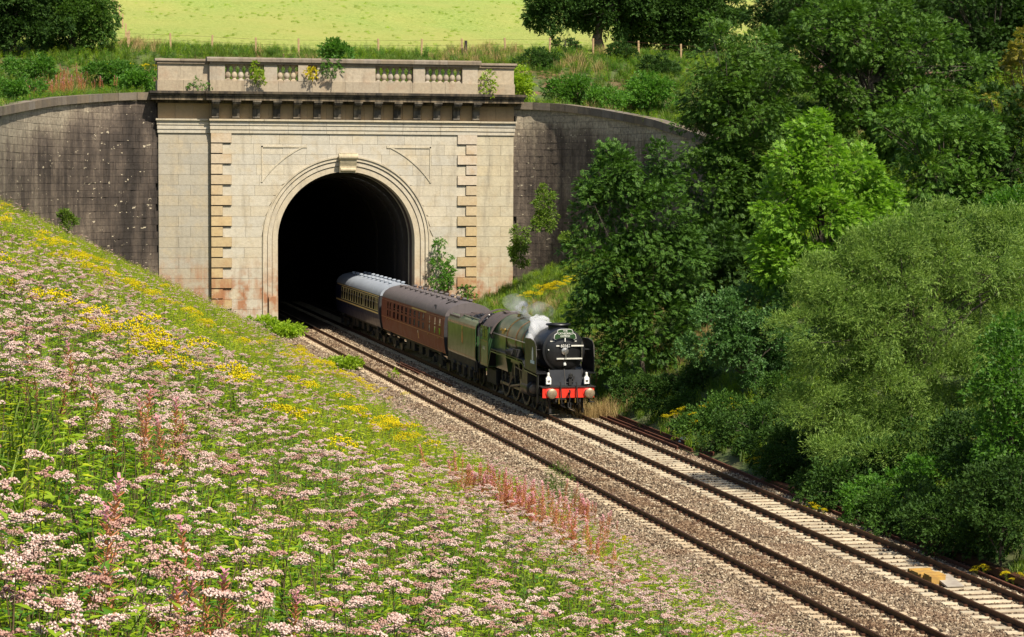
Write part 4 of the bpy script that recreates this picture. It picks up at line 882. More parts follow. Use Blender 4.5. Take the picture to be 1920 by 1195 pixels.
def limbs(m, base, tips, r0, rg, sides=6, jmin=1):
    top = np.mean(tips, 0); base = np.asarray(base, float); H = top[2]-base[2]
    pts = [base]; k = 5
    for i in range(1, k+1):
        t = i/k; p = base+(top-base)*t*np.array([.7, .7, .95]); p[:2] += rg.normal(0, .05*H*.3, 2); pts.append(p)
    for i in range(k):
        m.tube(pts[i], pts[i+1], r0*(1.15 if i == 0 else 1-.15*i), r0*(1-.15*(i+1)), sides, caps=False)
    for t_ in tips:
        j = rg.integers(jmin, k+1); a = np.array(pts[j]); mid = (a+t_)/2+rg.normal(0, .12, 3)+np.array([0, 0, .12*np.linalg.norm(t_-a)]); ra = r0*(1-.15*j)*.55
        m.tube(a, mid, ra, ra*.6, 5, caps=False); m.tube(mid, t_, ra*.6, .012, 4, caps=False)
def tree(name, label, cat, base, lobes, mat, tmpl, size, dens, trunk, group=None, seed=0, puff=.62, droop=.25, fill=.55, extra=None, rootname='trunk', upb=.35, jmin=2, stray=.10):
    rg = np.random.default_rng(seed+100); base = np.array(base, float)
    root = thing(name, label, cat, tuple(base), group=group); Cs = []; As = []; Us = []; tips = []
    for (cx, cy, cz, rx, ry, rz) in lobes:
        c = np.array([cx, cy, cz]); r = np.array([rx, ry, rz]); area = 4*PI*(((rx*ry)**1.6+(rx*rz)**1.6+(ry*rz)**1.6)/3)**(1/1.6)
        npf = max(5, int(area/(puff*puff*2.0))); d = rg.normal(size=(npf, 3)); d[:, 2] = d[:, 2]*.95+.12; d /= np.linalg.norm(d, axis=1, keepdims=True)
        k = rg.uniform(fill, 1.02, (npf, 1))**.6; k = np.where(rg.random((npf, 1)) < stray, rg.uniform(1.04, 1.24, (npf, 1)), k); pc = c+d*r*k; pc[:, 2] = np.maximum(pc[:, 2], base[2]+.15)
        tips += list(pc[rg.random(npf) < .35])
        for p, dd in zip(pc, d):
            pr = puff*rg.uniform(.6, 1.25); n = max(4, int(dens*pr*pr*4)); q = rg.normal(size=(n, 3)); q += dd*.55; q[:, 2] += upb; q /= np.linalg.norm(q, axis=1, keepdims=True)
            rr = pr*rg.uniform(.45, 1.0, (n, 1)); Cs.append(p+q*rr*np.array([1, 1, .75])); a = q*.8+dd*.5+rg.normal(0, .35, (n, 3)); a[:, 2] -= droop; As.append(a)
            u = q*.55+np.array([0, 0, .75])+rg.normal(0, .3, (n, 3)); Us.append(u)
    C = np.concatenate(Cs)-base; A = np.concatenate(As); U = np.concatenate(Us)
    V, F = place(tmpl, C, A, U, size*rg.uniform(.6, 1.3, len(C)), rg)
    link(bpy.data.objects.new('crown', npmesh('crown', V, F, mat)), root)
    m = MB(); tips = np.array(tips)-base; limbs(m, (0, 0, -.4), list(tips[:60]), trunk, rg, 6, jmin)
    if extra: extra(m)
    m.build(rootname, 'bark', root, True); return root, len(F)
TRI = 0
TREES = [
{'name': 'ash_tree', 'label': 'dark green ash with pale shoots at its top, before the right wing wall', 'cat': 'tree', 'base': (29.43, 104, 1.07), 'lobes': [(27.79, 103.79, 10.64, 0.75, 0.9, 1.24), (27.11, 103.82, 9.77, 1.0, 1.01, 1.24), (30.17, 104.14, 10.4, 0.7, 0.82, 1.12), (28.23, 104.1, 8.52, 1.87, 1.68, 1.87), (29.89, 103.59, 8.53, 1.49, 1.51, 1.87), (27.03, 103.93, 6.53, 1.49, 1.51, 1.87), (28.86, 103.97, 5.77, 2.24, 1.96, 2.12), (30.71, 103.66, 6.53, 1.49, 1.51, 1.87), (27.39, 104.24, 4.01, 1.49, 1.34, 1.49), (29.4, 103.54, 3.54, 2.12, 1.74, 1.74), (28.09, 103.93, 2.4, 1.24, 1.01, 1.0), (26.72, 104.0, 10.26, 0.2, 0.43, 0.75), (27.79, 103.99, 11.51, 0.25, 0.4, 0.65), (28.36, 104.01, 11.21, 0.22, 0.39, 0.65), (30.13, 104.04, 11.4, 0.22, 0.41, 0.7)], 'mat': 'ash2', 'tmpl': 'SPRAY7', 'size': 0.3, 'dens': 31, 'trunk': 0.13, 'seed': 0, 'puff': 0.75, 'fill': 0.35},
{'name': 'young_tree', 'label': 'bright yellow green leafy tree in the middle of the right bank', 'cat': 'tree', 'base': (34.3, 92, 3.5), 'lobes': [(33.29, 92.22, 12.47, 0.7, 0.76, 0.99), (32.42, 91.85, 11.23, 0.99, 0.89, 0.99), (33.82, 92.13, 10.9, 1.32, 1.19, 1.32), (35.14, 92.15, 10.8, 1.1, 1.04, 1.21), (31.96, 91.83, 9.22, 1.21, 1.14, 1.32), (33.6, 91.44, 8.78, 1.87, 1.58, 1.65), (36.01, 92.46, 8.98, 1.43, 1.34, 1.54), (31.53, 91.88, 7.54, 0.88, 0.79, 0.88), (32.7, 91.83, 6.75, 1.76, 1.39, 1.32), (35.06, 92.41, 6.49, 1.98, 1.58, 1.54), (36.72, 92.06, 7.63, 0.99, 1.09, 1.43), (37.28, 91.99, 8.54, 0.55, 0.54, 0.66)], 'mat': 'bright', 'tmpl': 'SPRAY5', 'size': 0.25, 'dens': 60, 'trunk': 0.14, 'seed': 1, 'puff': 0.55, 'fill': 0.4, 'stray': 0.02},
{'name': 'ash_tree', 'label': 'broad mid green ash behind the bright yellow green tree', 'cat': 'tree', 'base': (47.87, 122, 10.29), 'lobes': [(42.8, 122.38, 17.35, 2.04, 1.84, 2.04), (44.91, 121.35, 18.8, 2.34, 1.97, 2.04), (47.79, 122.29, 18.91, 2.63, 2.1, 2.04), (50.17, 121.8, 17.44, 2.63, 2.23, 2.34), (51.96, 121.43, 15.65, 2.04, 1.84, 2.04), (44.04, 122.25, 14.99, 2.48, 2.17, 2.34), (47.39, 122.77, 15.65, 3.21, 2.63, 2.63), (50.09, 121.48, 13.84, 2.92, 2.5, 2.63), (52.96, 122.15, 12.98, 1.75, 1.71, 2.04), (46.4, 121.72, 12.63, 2.63, 2.1, 2.04), (51.18, 122.43, 10.86, 2.92, 2.5, 2.63), (53.35, 122.22, 10.87, 1.46, 1.58, 2.04), (52.18, 121.67, 8.76, 2.04, 1.71, 1.75), (49.91, 122.39, 8.74, 1.75, 1.58, 1.75)], 'mat': 'ash', 'tmpl': 'SPRAY7', 'size': 0.3, 'dens': 31, 'trunk': 0.25, 'seed': 2, 'puff': 0.85, 'fill': 0.4},
{'name': 'ash_tree', 'label': 'mid green ash standing at the end of the right wing wall', 'cat': 'tree', 'base': (38.09, 118, 5.4), 'lobes': [(37.43, 118.17, 17.06, 1.55, 1.46, 1.69), (39.56, 118.25, 16.24, 1.98, 1.78, 1.98), (37.23, 118.4, 15.08, 1.84, 1.65, 1.84), (39.17, 117.89, 13.95, 2.26, 2.03, 2.26), (36.92, 118.3, 12.8, 1.69, 1.65, 1.98), (38.82, 118.58, 11.38, 2.26, 2.03, 2.26), (36.71, 117.54, 10.23, 1.69, 1.65, 1.98), (39.11, 118.47, 9.09, 1.98, 1.91, 2.26), (37.14, 117.88, 7.95, 1.69, 1.65, 1.98), (38.98, 117.98, 6.8, 1.69, 1.52, 1.69), (35.91, 117.73, 6.82, 1.13, 1.14, 1.41), (40.53, 118.15, 7.65, 1.13, 1.27, 1.69)], 'mat': 'ash', 'tmpl': 'SPRAY7', 'size': 0.3, 'dens': 31, 'trunk': 0.2, 'seed': 3, 'puff': 0.8, 'fill': 0.4},
{'name': 'shade_tree', 'label': 'dark low tree filling the gap between the two ashes and the bright tree', 'cat': 'tree', 'base': (34.32, 108, 3.51), 'lobes': [(33.44, 107.78, 5.31, 1.55, 1.4, 1.55), (35.27, 108.39, 5.8, 1.55, 1.51, 1.81), (36.19, 107.8, 4.77, 1.29, 1.28, 1.55), (34.33, 108.05, 6.87, 1.55, 1.28, 1.29), (36.79, 107.91, 3.7, 1.55, 1.28, 1.29), (33.01, 108.1, 3.72, 1.29, 1.16, 1.29)], 'mat': 'dark', 'tmpl': 'SPRAY7', 'size': 0.3, 'dens': 31, 'trunk': 0.12, 'seed': 4, 'puff': 0.8, 'fill': 0.3},
{'name': 'woodland_tree', 'label': 'very dark tree in the top right corner', 'cat': 'tree', 'base': (60.92, 136, 16.81), 'lobes': [(57.91, 135.53, 21.22, 2.6, 2.2, 2.28), (60.74, 135.43, 20.6, 2.6, 2.34, 2.6), (63.38, 136.38, 19.03, 2.28, 2.34, 2.93), (60.88, 136.45, 17.99, 2.6, 2.34, 2.6), (62.58, 136.09, 15.64, 1.95, 2.05, 2.6), (63.78, 136.56, 21.41, 1.95, 1.76, 1.95), (60.96, 135.67, 14.6, 1.63, 1.61, 1.95)], 'mat': 'dark', 'tmpl': 'SPRAY7', 'size': 0.3, 'dens': 31, 'trunk': 0.28, 'seed': 5, 'puff': 0.95, 'fill': 0.4},
{'name': 'woodland_tree', 'label': 'dark tree behind the broad ash at the top edge of the picture', 'cat': 'tree', 'base': (54.96, 150, 13.83), 'lobes': [(51.81, 150.43, 22.14, 2.15, 1.78, 1.79), (53.77, 149.52, 23.2, 2.87, 2.26, 2.15), (57.28, 150.68, 23.72, 2.87, 2.26, 2.15), (60.61, 150.18, 23.03, 2.51, 2.1, 2.15), (51.33, 150.1, 20.66, 1.44, 1.29, 1.44)], 'mat': 'dark', 'tmpl': 'SPRAY7', 'size': 0.3, 'dens': 31, 'trunk': 0.25, 'seed': 6, 'puff': 1.0, 'fill': 0.4},
{'name': 'golden_tree', 'label': 'tree with olive gold leaves at the right edge of the picture', 'cat': 'tree', 'base': (52.42, 112, 12.56), 'lobes': [(52.08, 112.3, 15.61, 0.94, 1.15, 1.61), (51.78, 112.24, 13.65, 1.21, 1.21, 1.47), (52.56, 112.24, 12.27, 1.21, 1.15, 1.34), (52.1, 111.76, 16.97, 0.8, 0.84, 1.07)], 'mat': 'olive', 'tmpl': 'SPRAY5', 'size': 0.27, 'dens': 36, 'trunk': 0.16, 'seed': 7, 'puff': 0.65, 'fill': 0.4},
{'name': 'willow_bush', 'label': 'large grey green willow bush right of the tracks', 'cat': 'willow', 'base': (30.2, 74, 1.45), 'lobes': [(27.86, 73.91, 6.87, 1.33, 1.08, 1.06), (29.32, 73.73, 7.69, 1.24, 1.0, 0.97), (30.88, 73.76, 7.68, 1.42, 1.16, 1.15), (32.45, 73.78, 7.86, 1.42, 1.16, 1.15), (34.28, 74.3, 7.46, 1.24, 1.16, 1.33), (27.12, 73.69, 5.53, 1.24, 1.16, 1.33), (28.99, 73.8, 5.68, 1.59, 1.35, 1.42), (31.21, 73.99, 5.65, 1.77, 1.51, 1.59), (33.53, 74.34, 5.6, 1.42, 1.35, 1.59), (27.7, 74.39, 3.64, 1.24, 1.2, 1.42), (29.58, 74.23, 3.44, 1.68, 1.47, 1.59), (31.51, 73.69, 3.28, 1.68, 1.47, 1.59), (28.56, 74.04, 1.82, 1.33, 1.2, 1.33), (30.38, 74.2, 1.4, 1.68, 1.39, 1.42), (32.07, 73.54, 1.44, 1.59, 1.39, 1.5), (33.9, 74.13, 2.45, 1.06, 1.12, 1.42), (29.9, 73.92, 0.24, 1.24, 0.96, 0.89), (27.28, 74.0, 2.4, 1.06, 0.96, 1.06), (27.78, 72.5, 1.29, 1.15, 1.0, 1.06), (28.9, 71.0, 0.91, 1.24, 0.96, 0.89), (28.27, 74.01, 7.68, 0.14, 0.3, 0.53), (28.94, 74.02, 8.23, 0.16, 0.31, 0.53), (29.81, 74.02, 8.5, 0.16, 0.33, 0.57), (30.68, 74.0, 8.59, 0.16, 0.34, 0.6), (31.65, 74.01, 8.77, 0.18, 0.38, 0.67), (32.52, 73.96, 8.86, 0.18, 0.37, 0.64), (33.52, 74.0, 8.77, 0.18, 0.4, 0.71), (34.2, 73.96, 8.58, 0.16, 0.34, 0.6), (27.21, 74.0, 7.32, 0.14, 0.29, 0.5), (26.46, 74.0, 6.6, 0.14, 0.27, 0.46)], 'mat': 'willow', 'tmpl': 'TUFT8', 'size': 0.28, 'dens': 56, 'trunk': 0.14, 'seed': 8, 'puff': 0.6, 'fill': 0.5, 'droop': -0.25, 'upb': 0.5},
{'name': 'leafy_bush', 'label': 'bright green leafy bush at the right edge, in front of the willow', 'cat': 'bush', 'base': (28.6, 62, 0.65), 'lobes': [(28.54, 62.12, 5.65, 0.67, 0.63, 0.74), (28.89, 61.95, 4.73, 0.74, 0.73, 0.89), (28.07, 61.78, 4.44, 0.67, 0.6, 0.67), (28.7, 62.02, 3.47, 0.82, 0.73, 0.82), (27.99, 61.91, 3.19, 0.45, 0.4, 0.45)], 'mat': 'mead3', 'tmpl': 'BROAD5', 'size': 0.21, 'dens': 46, 'trunk': 0.07, 'seed': 9, 'puff': 0.45, 'fill': 0.4},
{'name': 'elder_bush', 'label': 'blue green elder bush with pale leaf edges, beside the willow', 'cat': 'bush', 'base': (30.52, 92, 1.61), 'lobes': [(29.53, 92.13, 4.96, 0.99, 0.79, 0.77), (30.87, 91.93, 5.19, 1.1, 0.94, 0.99), (29.01, 91.94, 3.75, 1.1, 0.84, 0.77), (30.54, 92.31, 3.59, 1.54, 1.19, 1.1), (31.71, 91.94, 3.83, 0.88, 0.99, 1.32), (31.36, 91.91, 2.48, 0.99, 0.84, 0.88)], 'mat': 'teal', 'tmpl': 'BROAD5', 'size': 0.23, 'dens': 44, 'trunk': 0.09, 'seed': 10, 'puff': 0.6, 'fill': 0.4},
{'name': 'trackside_bush', 'label': 'low bramble bush at the foot of the dark ash, by the scrap rails', 'cat': 'bush', 'base': (28.39, 95, 0.54), 'lobes': [(28.14, 94.93, 0.54, 0.73, 0.61, 0.64), (28.82, 94.99, 0.68, 0.73, 0.65, 0.72), (28.41, 94.87, 0.26, 0.73, 0.54, 0.48)], 'mat': 'dark', 'tmpl': 'BROAD5', 'size': 0.19, 'dens': 46, 'trunk': 0.05, 'seed': 11, 'puff': 0.5, 'fill': 0.3},
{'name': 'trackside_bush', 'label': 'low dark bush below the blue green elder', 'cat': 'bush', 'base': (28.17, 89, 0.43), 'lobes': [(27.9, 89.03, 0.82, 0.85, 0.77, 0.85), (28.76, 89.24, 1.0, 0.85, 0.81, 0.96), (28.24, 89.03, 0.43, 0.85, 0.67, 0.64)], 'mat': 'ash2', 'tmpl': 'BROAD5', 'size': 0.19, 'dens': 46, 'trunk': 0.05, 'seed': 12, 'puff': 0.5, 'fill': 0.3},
{'name': 'trackside_bush', 'label': 'dark bush at the trackside below the willow, next to yellow flowers', 'cat': 'bush', 'base': (27.96, 83, 0.33), 'lobes': [(27.73, 83.14, 0.82, 0.87, 0.82, 0.95), (28.59, 83.27, 1.04, 0.87, 0.88, 1.07), (28.09, 83.17, 0.38, 0.87, 0.71, 0.71)], 'mat': 'dark', 'tmpl': 'BROAD5', 'size': 0.19, 'dens': 46, 'trunk': 0.05, 'seed': 13, 'puff': 0.5, 'fill': 0.3},
{'name': 'trackside_bush', 'label': 'dark rounded bush at the foot of the willow', 'cat': 'bush', 'base': (27.52, 77, 0.11), 'lobes': [(27.32, 77.13, 0.64, 0.81, 0.76, 0.88), (28.1, 77.17, 0.85, 0.81, 0.81, 0.99), (27.66, 77.14, 0.23, 0.81, 0.66, 0.66)], 'mat': 'dark', 'tmpl': 'BROAD5', 'size': 0.19, 'dens': 46, 'trunk': 0.05, 'seed': 14, 'puff': 0.5, 'fill': 0.3},
{'name': 'trackside_bush', 'label': 'trackside bush under the middle of the willow', 'cat': 'bush', 'base': (26.93, 71, -0.18), 'lobes': [(26.65, 70.86, 0.54, 0.82, 0.73, 0.82), (27.48, 70.99, 0.72, 0.82, 0.78, 0.92), (27.02, 70.93, 0.15, 0.82, 0.64, 0.61)], 'mat': 'dark', 'tmpl': 'BROAD5', 'size': 0.19, 'dens': 46, 'trunk': 0.05, 'seed': 15, 'puff': 0.5, 'fill': 0.3},
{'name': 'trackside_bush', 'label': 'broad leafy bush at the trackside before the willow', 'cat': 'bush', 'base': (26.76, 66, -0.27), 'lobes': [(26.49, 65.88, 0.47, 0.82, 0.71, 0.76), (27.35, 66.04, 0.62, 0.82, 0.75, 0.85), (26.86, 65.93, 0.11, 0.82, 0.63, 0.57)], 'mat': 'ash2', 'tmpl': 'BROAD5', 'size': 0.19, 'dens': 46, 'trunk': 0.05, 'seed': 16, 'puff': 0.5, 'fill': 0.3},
{'name': 'trackside_bush', 'label': 'tall dark bush near the yellow flowers at lower right', 'cat': 'bush', 'base': (26.56, 61.5, -0.37), 'lobes': [(26.37, 61.57, 0.71, 0.82, 0.77, 0.88), (27.17, 61.55, 0.92, 0.82, 0.82, 0.99), (26.62, 61.32, 0.33, 0.82, 0.67, 0.66)], 'mat': 'dark', 'tmpl': 'BROAD5', 'size': 0.19, 'dens': 46, 'trunk': 0.05, 'seed': 17, 'puff': 0.5, 'fill': 0.3},
{'name': 'trackside_bush', 'label': 'dark bush at the right edge above the cable trough', 'cat': 'bush', 'base': (26.75, 58.5, -0.27), 'lobes': [(26.58, 58.47, 1.53, 0.67, 0.81, 1.12), (27.23, 58.45, 1.81, 0.67, 0.87, 1.26), (26.93, 58.59, 0.98, 0.67, 0.68, 0.84)], 'mat': 'dark', 'tmpl': 'BROAD5', 'size': 0.19, 'dens': 46, 'trunk': 0.05, 'seed': 18, 'puff': 0.5, 'fill': 0.3},
{'name': 'field_oak', 'label': 'spreading oak with thick trunk at the edge of the pasture', 'cat': 'oak', 'base': (49.47, 190, 20.9), 'lobes': [(45.45, 189.56, 24.73, 1.82, 1.53, 1.59), (47.07, 189.59, 25.89, 2.73, 2.05, 1.82), (48.81, 190.01, 24.61, 2.27, 1.64, 1.36), (50.63, 189.87, 26.21, 2.73, 2.15, 2.05), (49.78, 190.11, 23.73, 1.59, 1.17, 1.0), (44.61, 189.9, 24.07, 1.14, 0.92, 0.91), (52.44, 189.63, 26.68, 2.27, 1.84, 1.82)], 'mat': 'dark', 'tmpl': 'BROAD5', 'size': 0.38, 'dens': 22, 'trunk': 0.62, 'seed': 19, 'puff': 1.0, 'jmin': 4, 'fill': 0.35},
{'name': 'field_tree', 'label': 'dense dark tree just right of the field oak', 'cat': 'tree', 'base': (55.92, 192, 21.2), 'lobes': [(53.76, 192.61, 25.11, 2.3, 1.96, 2.07), (55.85, 191.6, 25.54, 2.76, 2.27, 2.3), (54.44, 191.61, 23.23, 2.3, 1.76, 1.61), (56.87, 191.76, 23.28, 2.07, 1.65, 1.61), (53.09, 191.88, 22.99, 1.61, 1.24, 1.15), (56.3, 191.57, 27.82, 3.68, 2.69, 2.3)], 'mat': 'dark', 'tmpl': 'BROAD5', 'size': 0.38, 'dens': 22, 'trunk': 0.35, 'seed': 20, 'puff': 1.0, 'fill': 0.35},
{'name': 'field_tree', 'label': 'dark tree at the right end of the pasture trees', 'cat': 'tree', 'base': (59.96, 191, 21.0), 'lobes': [(59.04, 191.06, 25.1, 2.28, 2.06, 2.28), (60.89, 191.61, 26.1, 2.06, 1.95, 2.28), (57.96, 190.59, 23.23, 1.83, 1.54, 1.6), (60.21, 190.91, 23.29, 1.83, 1.54, 1.6), (61.46, 191.1, 24.7, 0.91, 1.03, 1.37)], 'mat': 'dark', 'tmpl': 'BROAD5', 'size': 0.38, 'dens': 22, 'trunk': 0.35, 'seed': 21, 'puff': 1.0, 'fill': 0.35},
{'name': 'field_bush', 'label': 'small dark conical bush left of the oak trunk', 'cat': 'bush', 'base': (45.87, 187, 20.6), 'lobes': [(45.72, 187.19, 21.39, 1.12, 0.83, 0.72), (45.81, 187.21, 22.28, 0.63, 0.6, 0.72)], 'mat': 'dark', 'tmpl': 'BROAD5', 'size': 0.45, 'dens': 9, 'trunk': 0.1, 'seed': 22, 'puff': 0.7, 'fill': 0.3},
{'name': 'hedge_tree', 'label': 'dark tree in the top left corner', 'cat': 'tree', 'base': (0.84, 180, 20.5), 'lobes': [(0.22, 179.53, 23.15, 2.15, 1.84, 1.94), (2.2, 180.05, 22.82, 2.37, 1.94, 1.94), (-0.98, 180.45, 21.98, 2.15, 1.74, 1.72), (1.39, 179.63, 21.57, 2.15, 1.51, 1.21), (1.02, 180.13, 24.82, 3.45, 2.52, 2.15)], 'mat': 'dark', 'tmpl': 'BROAD5', 'size': 0.38, 'dens': 22, 'trunk': 0.3, 'seed': 23, 'puff': 1.0, 'fill': 0.35},
{'name': 'hedge_tree', 'label': 'olive tinged tree at the left edge of the pasture', 'cat': 'tree', 'base': (5.31, 182, 20.5), 'lobes': [(4.23, 181.57, 22.96, 2.18, 1.86, 1.96), (6.07, 182.32, 23.04, 1.96, 1.67, 1.74), (7.3, 182.32, 23.27, 1.09, 1.08, 1.31), (5.04, 182.03, 21.77, 2.18, 1.49, 1.13), (6.86, 181.68, 21.99, 1.31, 1.02, 0.96), (5.45, 181.55, 24.82, 2.61, 1.86, 1.52)], 'mat': 'ash', 'tmpl': 'BROAD5', 'size': 0.38, 'dens': 22, 'trunk': 0.3, 'seed': 24, 'puff': 0.95, 'fill': 0.35},
{'name': 'bank_shrub', 'label': 'rounded bright green bush above the right wing wall', 'cat': 'shrub', 'base': (40.04, 160, 15.45), 'lobes': [(39.29, 159.95, 16.81, 1.13, 0.89, 0.86), (40.67, 160.2, 16.72, 1.13, 0.89, 0.86), (39.93, 159.87, 17.13, 1.13, 0.84, 0.75)], 'mat': 'mead3', 'tmpl': 'BROAD5', 'size': 0.3, 'dens': 28, 'trunk': 0.05, 'seed': 25, 'puff': 0.6, 'fill': 0.3},
{'name': 'bank_shrub', 'label': 'dark bush on the bank below the small conical bush', 'cat': 'shrub', 'base': (41.48, 178, 18.05), 'lobes': [(40.73, 178.1, 19.44, 1.19, 0.94, 0.89), (42.08, 177.94, 19.34, 1.19, 0.94, 0.89), (41.37, 177.88, 19.77, 1.19, 0.89, 0.78)], 'mat': 'dark', 'tmpl': 'BROAD5', 'size': 0.3, 'dens': 28, 'trunk': 0.05, 'seed': 26, 'puff': 0.6, 'fill': 0.3},
{'name': 'bank_shrub', 'label': 'bright green shrub at the right end of the parapet', 'cat': 'shrub', 'base': (35.47, 158, 15.53), 'lobes': [(35.12, 158.07, 16.95, 0.53, 0.65, 0.91), (35.7, 157.93, 16.84, 0.53, 0.65, 0.91), (35.4, 157.95, 17.28, 0.53, 0.6, 0.79)], 'mat': 'mead', 'tmpl': 'BROAD5', 'size': 0.3, 'dens': 28, 'trunk': 0.05, 'seed': 27, 'puff': 0.6, 'fill': 0.3},
{'name': 'bank_shrub', 'label': 'dark scrub below the oak trunk', 'cat': 'shrub', 'base': (49.37, 182, 19.53), 'lobes': [(48.74, 182.11, 20.61, 0.91, 0.69, 0.63), (49.79, 182.0, 20.54, 0.91, 0.69, 0.63), (49.27, 182.11, 20.85, 0.91, 0.66, 0.55)], 'mat': 'dark', 'tmpl': 'BROAD5', 'size': 0.3, 'dens': 28, 'trunk': 0.05, 'seed': 28, 'puff': 0.6, 'fill': 0.3},
{'name': 'bank_shrub', 'label': 'dark scrub right of the oak on the upper bank', 'cat': 'shrub', 'base': (50.82, 176, 18.05), 'lobes': [(50.08, 176.01, 19.27, 1.03, 0.8, 0.74), (51.25, 175.83, 19.19, 1.03, 0.8, 0.74), (50.68, 175.98, 19.55, 1.03, 0.76, 0.65)], 'mat': 'dark', 'tmpl': 'BROAD5', 'size': 0.3, 'dens': 28, 'trunk': 0.05, 'seed': 29, 'puff': 0.6, 'fill': 0.3},
{'name': 'bank_shrub', 'label': 'mid green shrub above the right wing wall, nearer the trees', 'cat': 'shrub', 'base': (46.25, 163, 15.49), 'lobes': [(45.48, 163.22, 16.88, 1.23, 0.95, 0.87), (46.89, 163.04, 16.78, 1.23, 0.95, 0.87), (46.21, 163.24, 17.22, 1.23, 0.9, 0.76)], 'mat': 'mead3', 'tmpl': 'BROAD5', 'size': 0.3, 'dens': 28, 'trunk': 0.05, 'seed': 30, 'puff': 0.6, 'fill': 0.3},
{'name': 'bank_shrub', 'label': 'low green shrub on top of the right wing wall', 'cat': 'shrub', 'base': (41.88, 158, 15.04), 'lobes': [(41.2, 157.8, 16.08, 0.93, 0.69, 0.6), (42.33, 157.93, 16.02, 0.93, 0.69, 0.6), (41.82, 158.1, 16.32, 0.93, 0.65, 0.53)], 'mat': 'mead3', 'tmpl': 'BROAD5', 'size': 0.3, 'dens': 28, 'trunk': 0.05, 'seed': 31, 'puff': 0.6, 'fill': 0.3},
{'name': 'bank_shrub', 'label': 'green bramble patch on the bank left of the parapet', 'cat': 'shrub', 'base': (7.55, 168, 17.13), 'lobes': [(6.96, 168.06, 18.0, 1.27, 0.79, 0.48), (8.32, 168.02, 17.96, 1.27, 0.79, 0.48), (7.64, 168.05, 18.18, 1.27, 0.76, 0.42)], 'mat': 'mead3', 'tmpl': 'BROAD5', 'size': 0.3, 'dens': 28, 'trunk': 0.05, 'seed': 32, 'puff': 0.6, 'fill': 0.3},
{'name': 'bank_shrub', 'label': 'green shrub against the left end of the parapet', 'cat': 'shrub', 'base': (9.24, 161, 16.22), 'lobes': [(8.85, 161.12, 17.06, 0.86, 0.6, 0.46), (9.78, 161.06, 17.02, 0.86, 0.6, 0.46), (9.31, 161.01, 17.23, 0.86, 0.57, 0.4)], 'mat': 'mead3', 'tmpl': 'BROAD5', 'size': 0.3, 'dens': 28, 'trunk': 0.05, 'seed': 33, 'puff': 0.6, 'fill': 0.3},
{'name': 'bank_shrub', 'label': 'light green shrub on the upper left bank', 'cat': 'shrub', 'base': (1.87, 165, 17.42), 'lobes': [(1.4, 165.02, 18.16, 1.11, 0.67, 0.38), (2.57, 165.04, 18.13, 1.11, 0.67, 0.38), (1.98, 164.96, 18.3, 1.11, 0.65, 0.33)], 'mat': 'mead3', 'tmpl': 'BROAD5', 'size': 0.3, 'dens': 28, 'trunk': 0.05, 'seed': 34, 'puff': 0.6, 'fill': 0.3},
{'name': 'bank_shrub', 'label': 'yellow green shrub above the left wing wall', 'cat': 'shrub', 'base': (0.7, 150, 15.48), 'lobes': [(0.27, 150.03, 16.12, 1.0, 0.58, 0.29), (1.33, 150.02, 16.09, 1.0, 0.58, 0.29), (0.8, 150.05, 16.22, 1.0, 0.57, 0.25)], 'mat': 'mead3', 'tmpl': 'BROAD5', 'size': 0.3, 'dens': 28, 'trunk': 0.05, 'seed': 35, 'puff': 0.6, 'fill': 0.3},
{'name': 'bank_shrub', 'label': 'dark green shrub behind the middle of the parapet', 'cat': 'shrub', 'base': (22.43, 159, 18.33), 'lobes': [(22.14, 158.99, 19.21, 0.53, 0.46, 0.49), (22.72, 158.84, 19.16, 0.53, 0.46, 0.49), (22.44, 159.01, 19.39, 0.53, 0.43, 0.43)], 'mat': 'mead3', 'tmpl': 'BROAD5', 'size': 0.3, 'dens': 28, 'trunk': 0.05, 'seed': 36, 'puff': 0.6, 'fill': 0.3},
{'name': 'wall_plant', 'label': 'upright green creeper on the portal face right of the arch', 'cat': 'plant', 'base': (28.98, 154.0, 2.73), 'lobes': [(28.98, 154.0, 5.16, 0.44, 0.33, 1.02), (28.98, 154.0, 3.74, 0.59, 0.33, 1.1)], 'mat': 'mead3', 'tmpl': 'BROAD5', 'size': 0.3, 'dens': 20, 'trunk': 0.02, 'seed': 37, 'puff': 0.35, 'fill': 0.3},
{'name': 'wall_plant', 'label': 'slim young tree growing from the parapet, left half', 'cat': 'plant', 'base': (16.51, 154.0, 16.21), 'lobes': [(16.54, 154.0, 17.86, 0.19, 0.33, 0.71), (16.54, 154.0, 16.89, 0.26, 0.33, 0.77)], 'mat': 'mead', 'tmpl': 'BROAD5', 'size': 0.26, 'dens': 20, 'trunk': 0.02, 'seed': 38, 'puff': 0.35, 'fill': 0.3},
{'name': 'wall_plant', 'label': 'ivy hanging over the middle of the parapet', 'cat': 'plant', 'base': (21.58, 154.2, 17.46), 'lobes': [(21.58, 154.2, 18.18, 0.55, 0.33, 0.31), (21.58, 154.2, 17.76, 0.74, 0.33, 0.34)], 'mat': 'mead3', 'tmpl': 'BROAD5', 'size': 0.26, 'dens': 20, 'trunk': 0.02, 'seed': 39, 'puff': 0.35, 'fill': 0.3},
{'name': 'wall_plant', 'label': 'yellow flowers growing in the balustrade left of centre', 'cat': 'plant', 'base': (20.22, 154.1, 17.26), 'lobes': [(20.24, 154.1, 17.72, 0.11, 0.33, 0.2), (20.24, 154.1, 17.45, 0.15, 0.33, 0.22)], 'mat': 'yellow', 'tmpl': 'BROAD5', 'size': 0.2, 'dens': 20, 'trunk': 0.02, 'seed': 40, 'puff': 0.35, 'fill': 0.3},
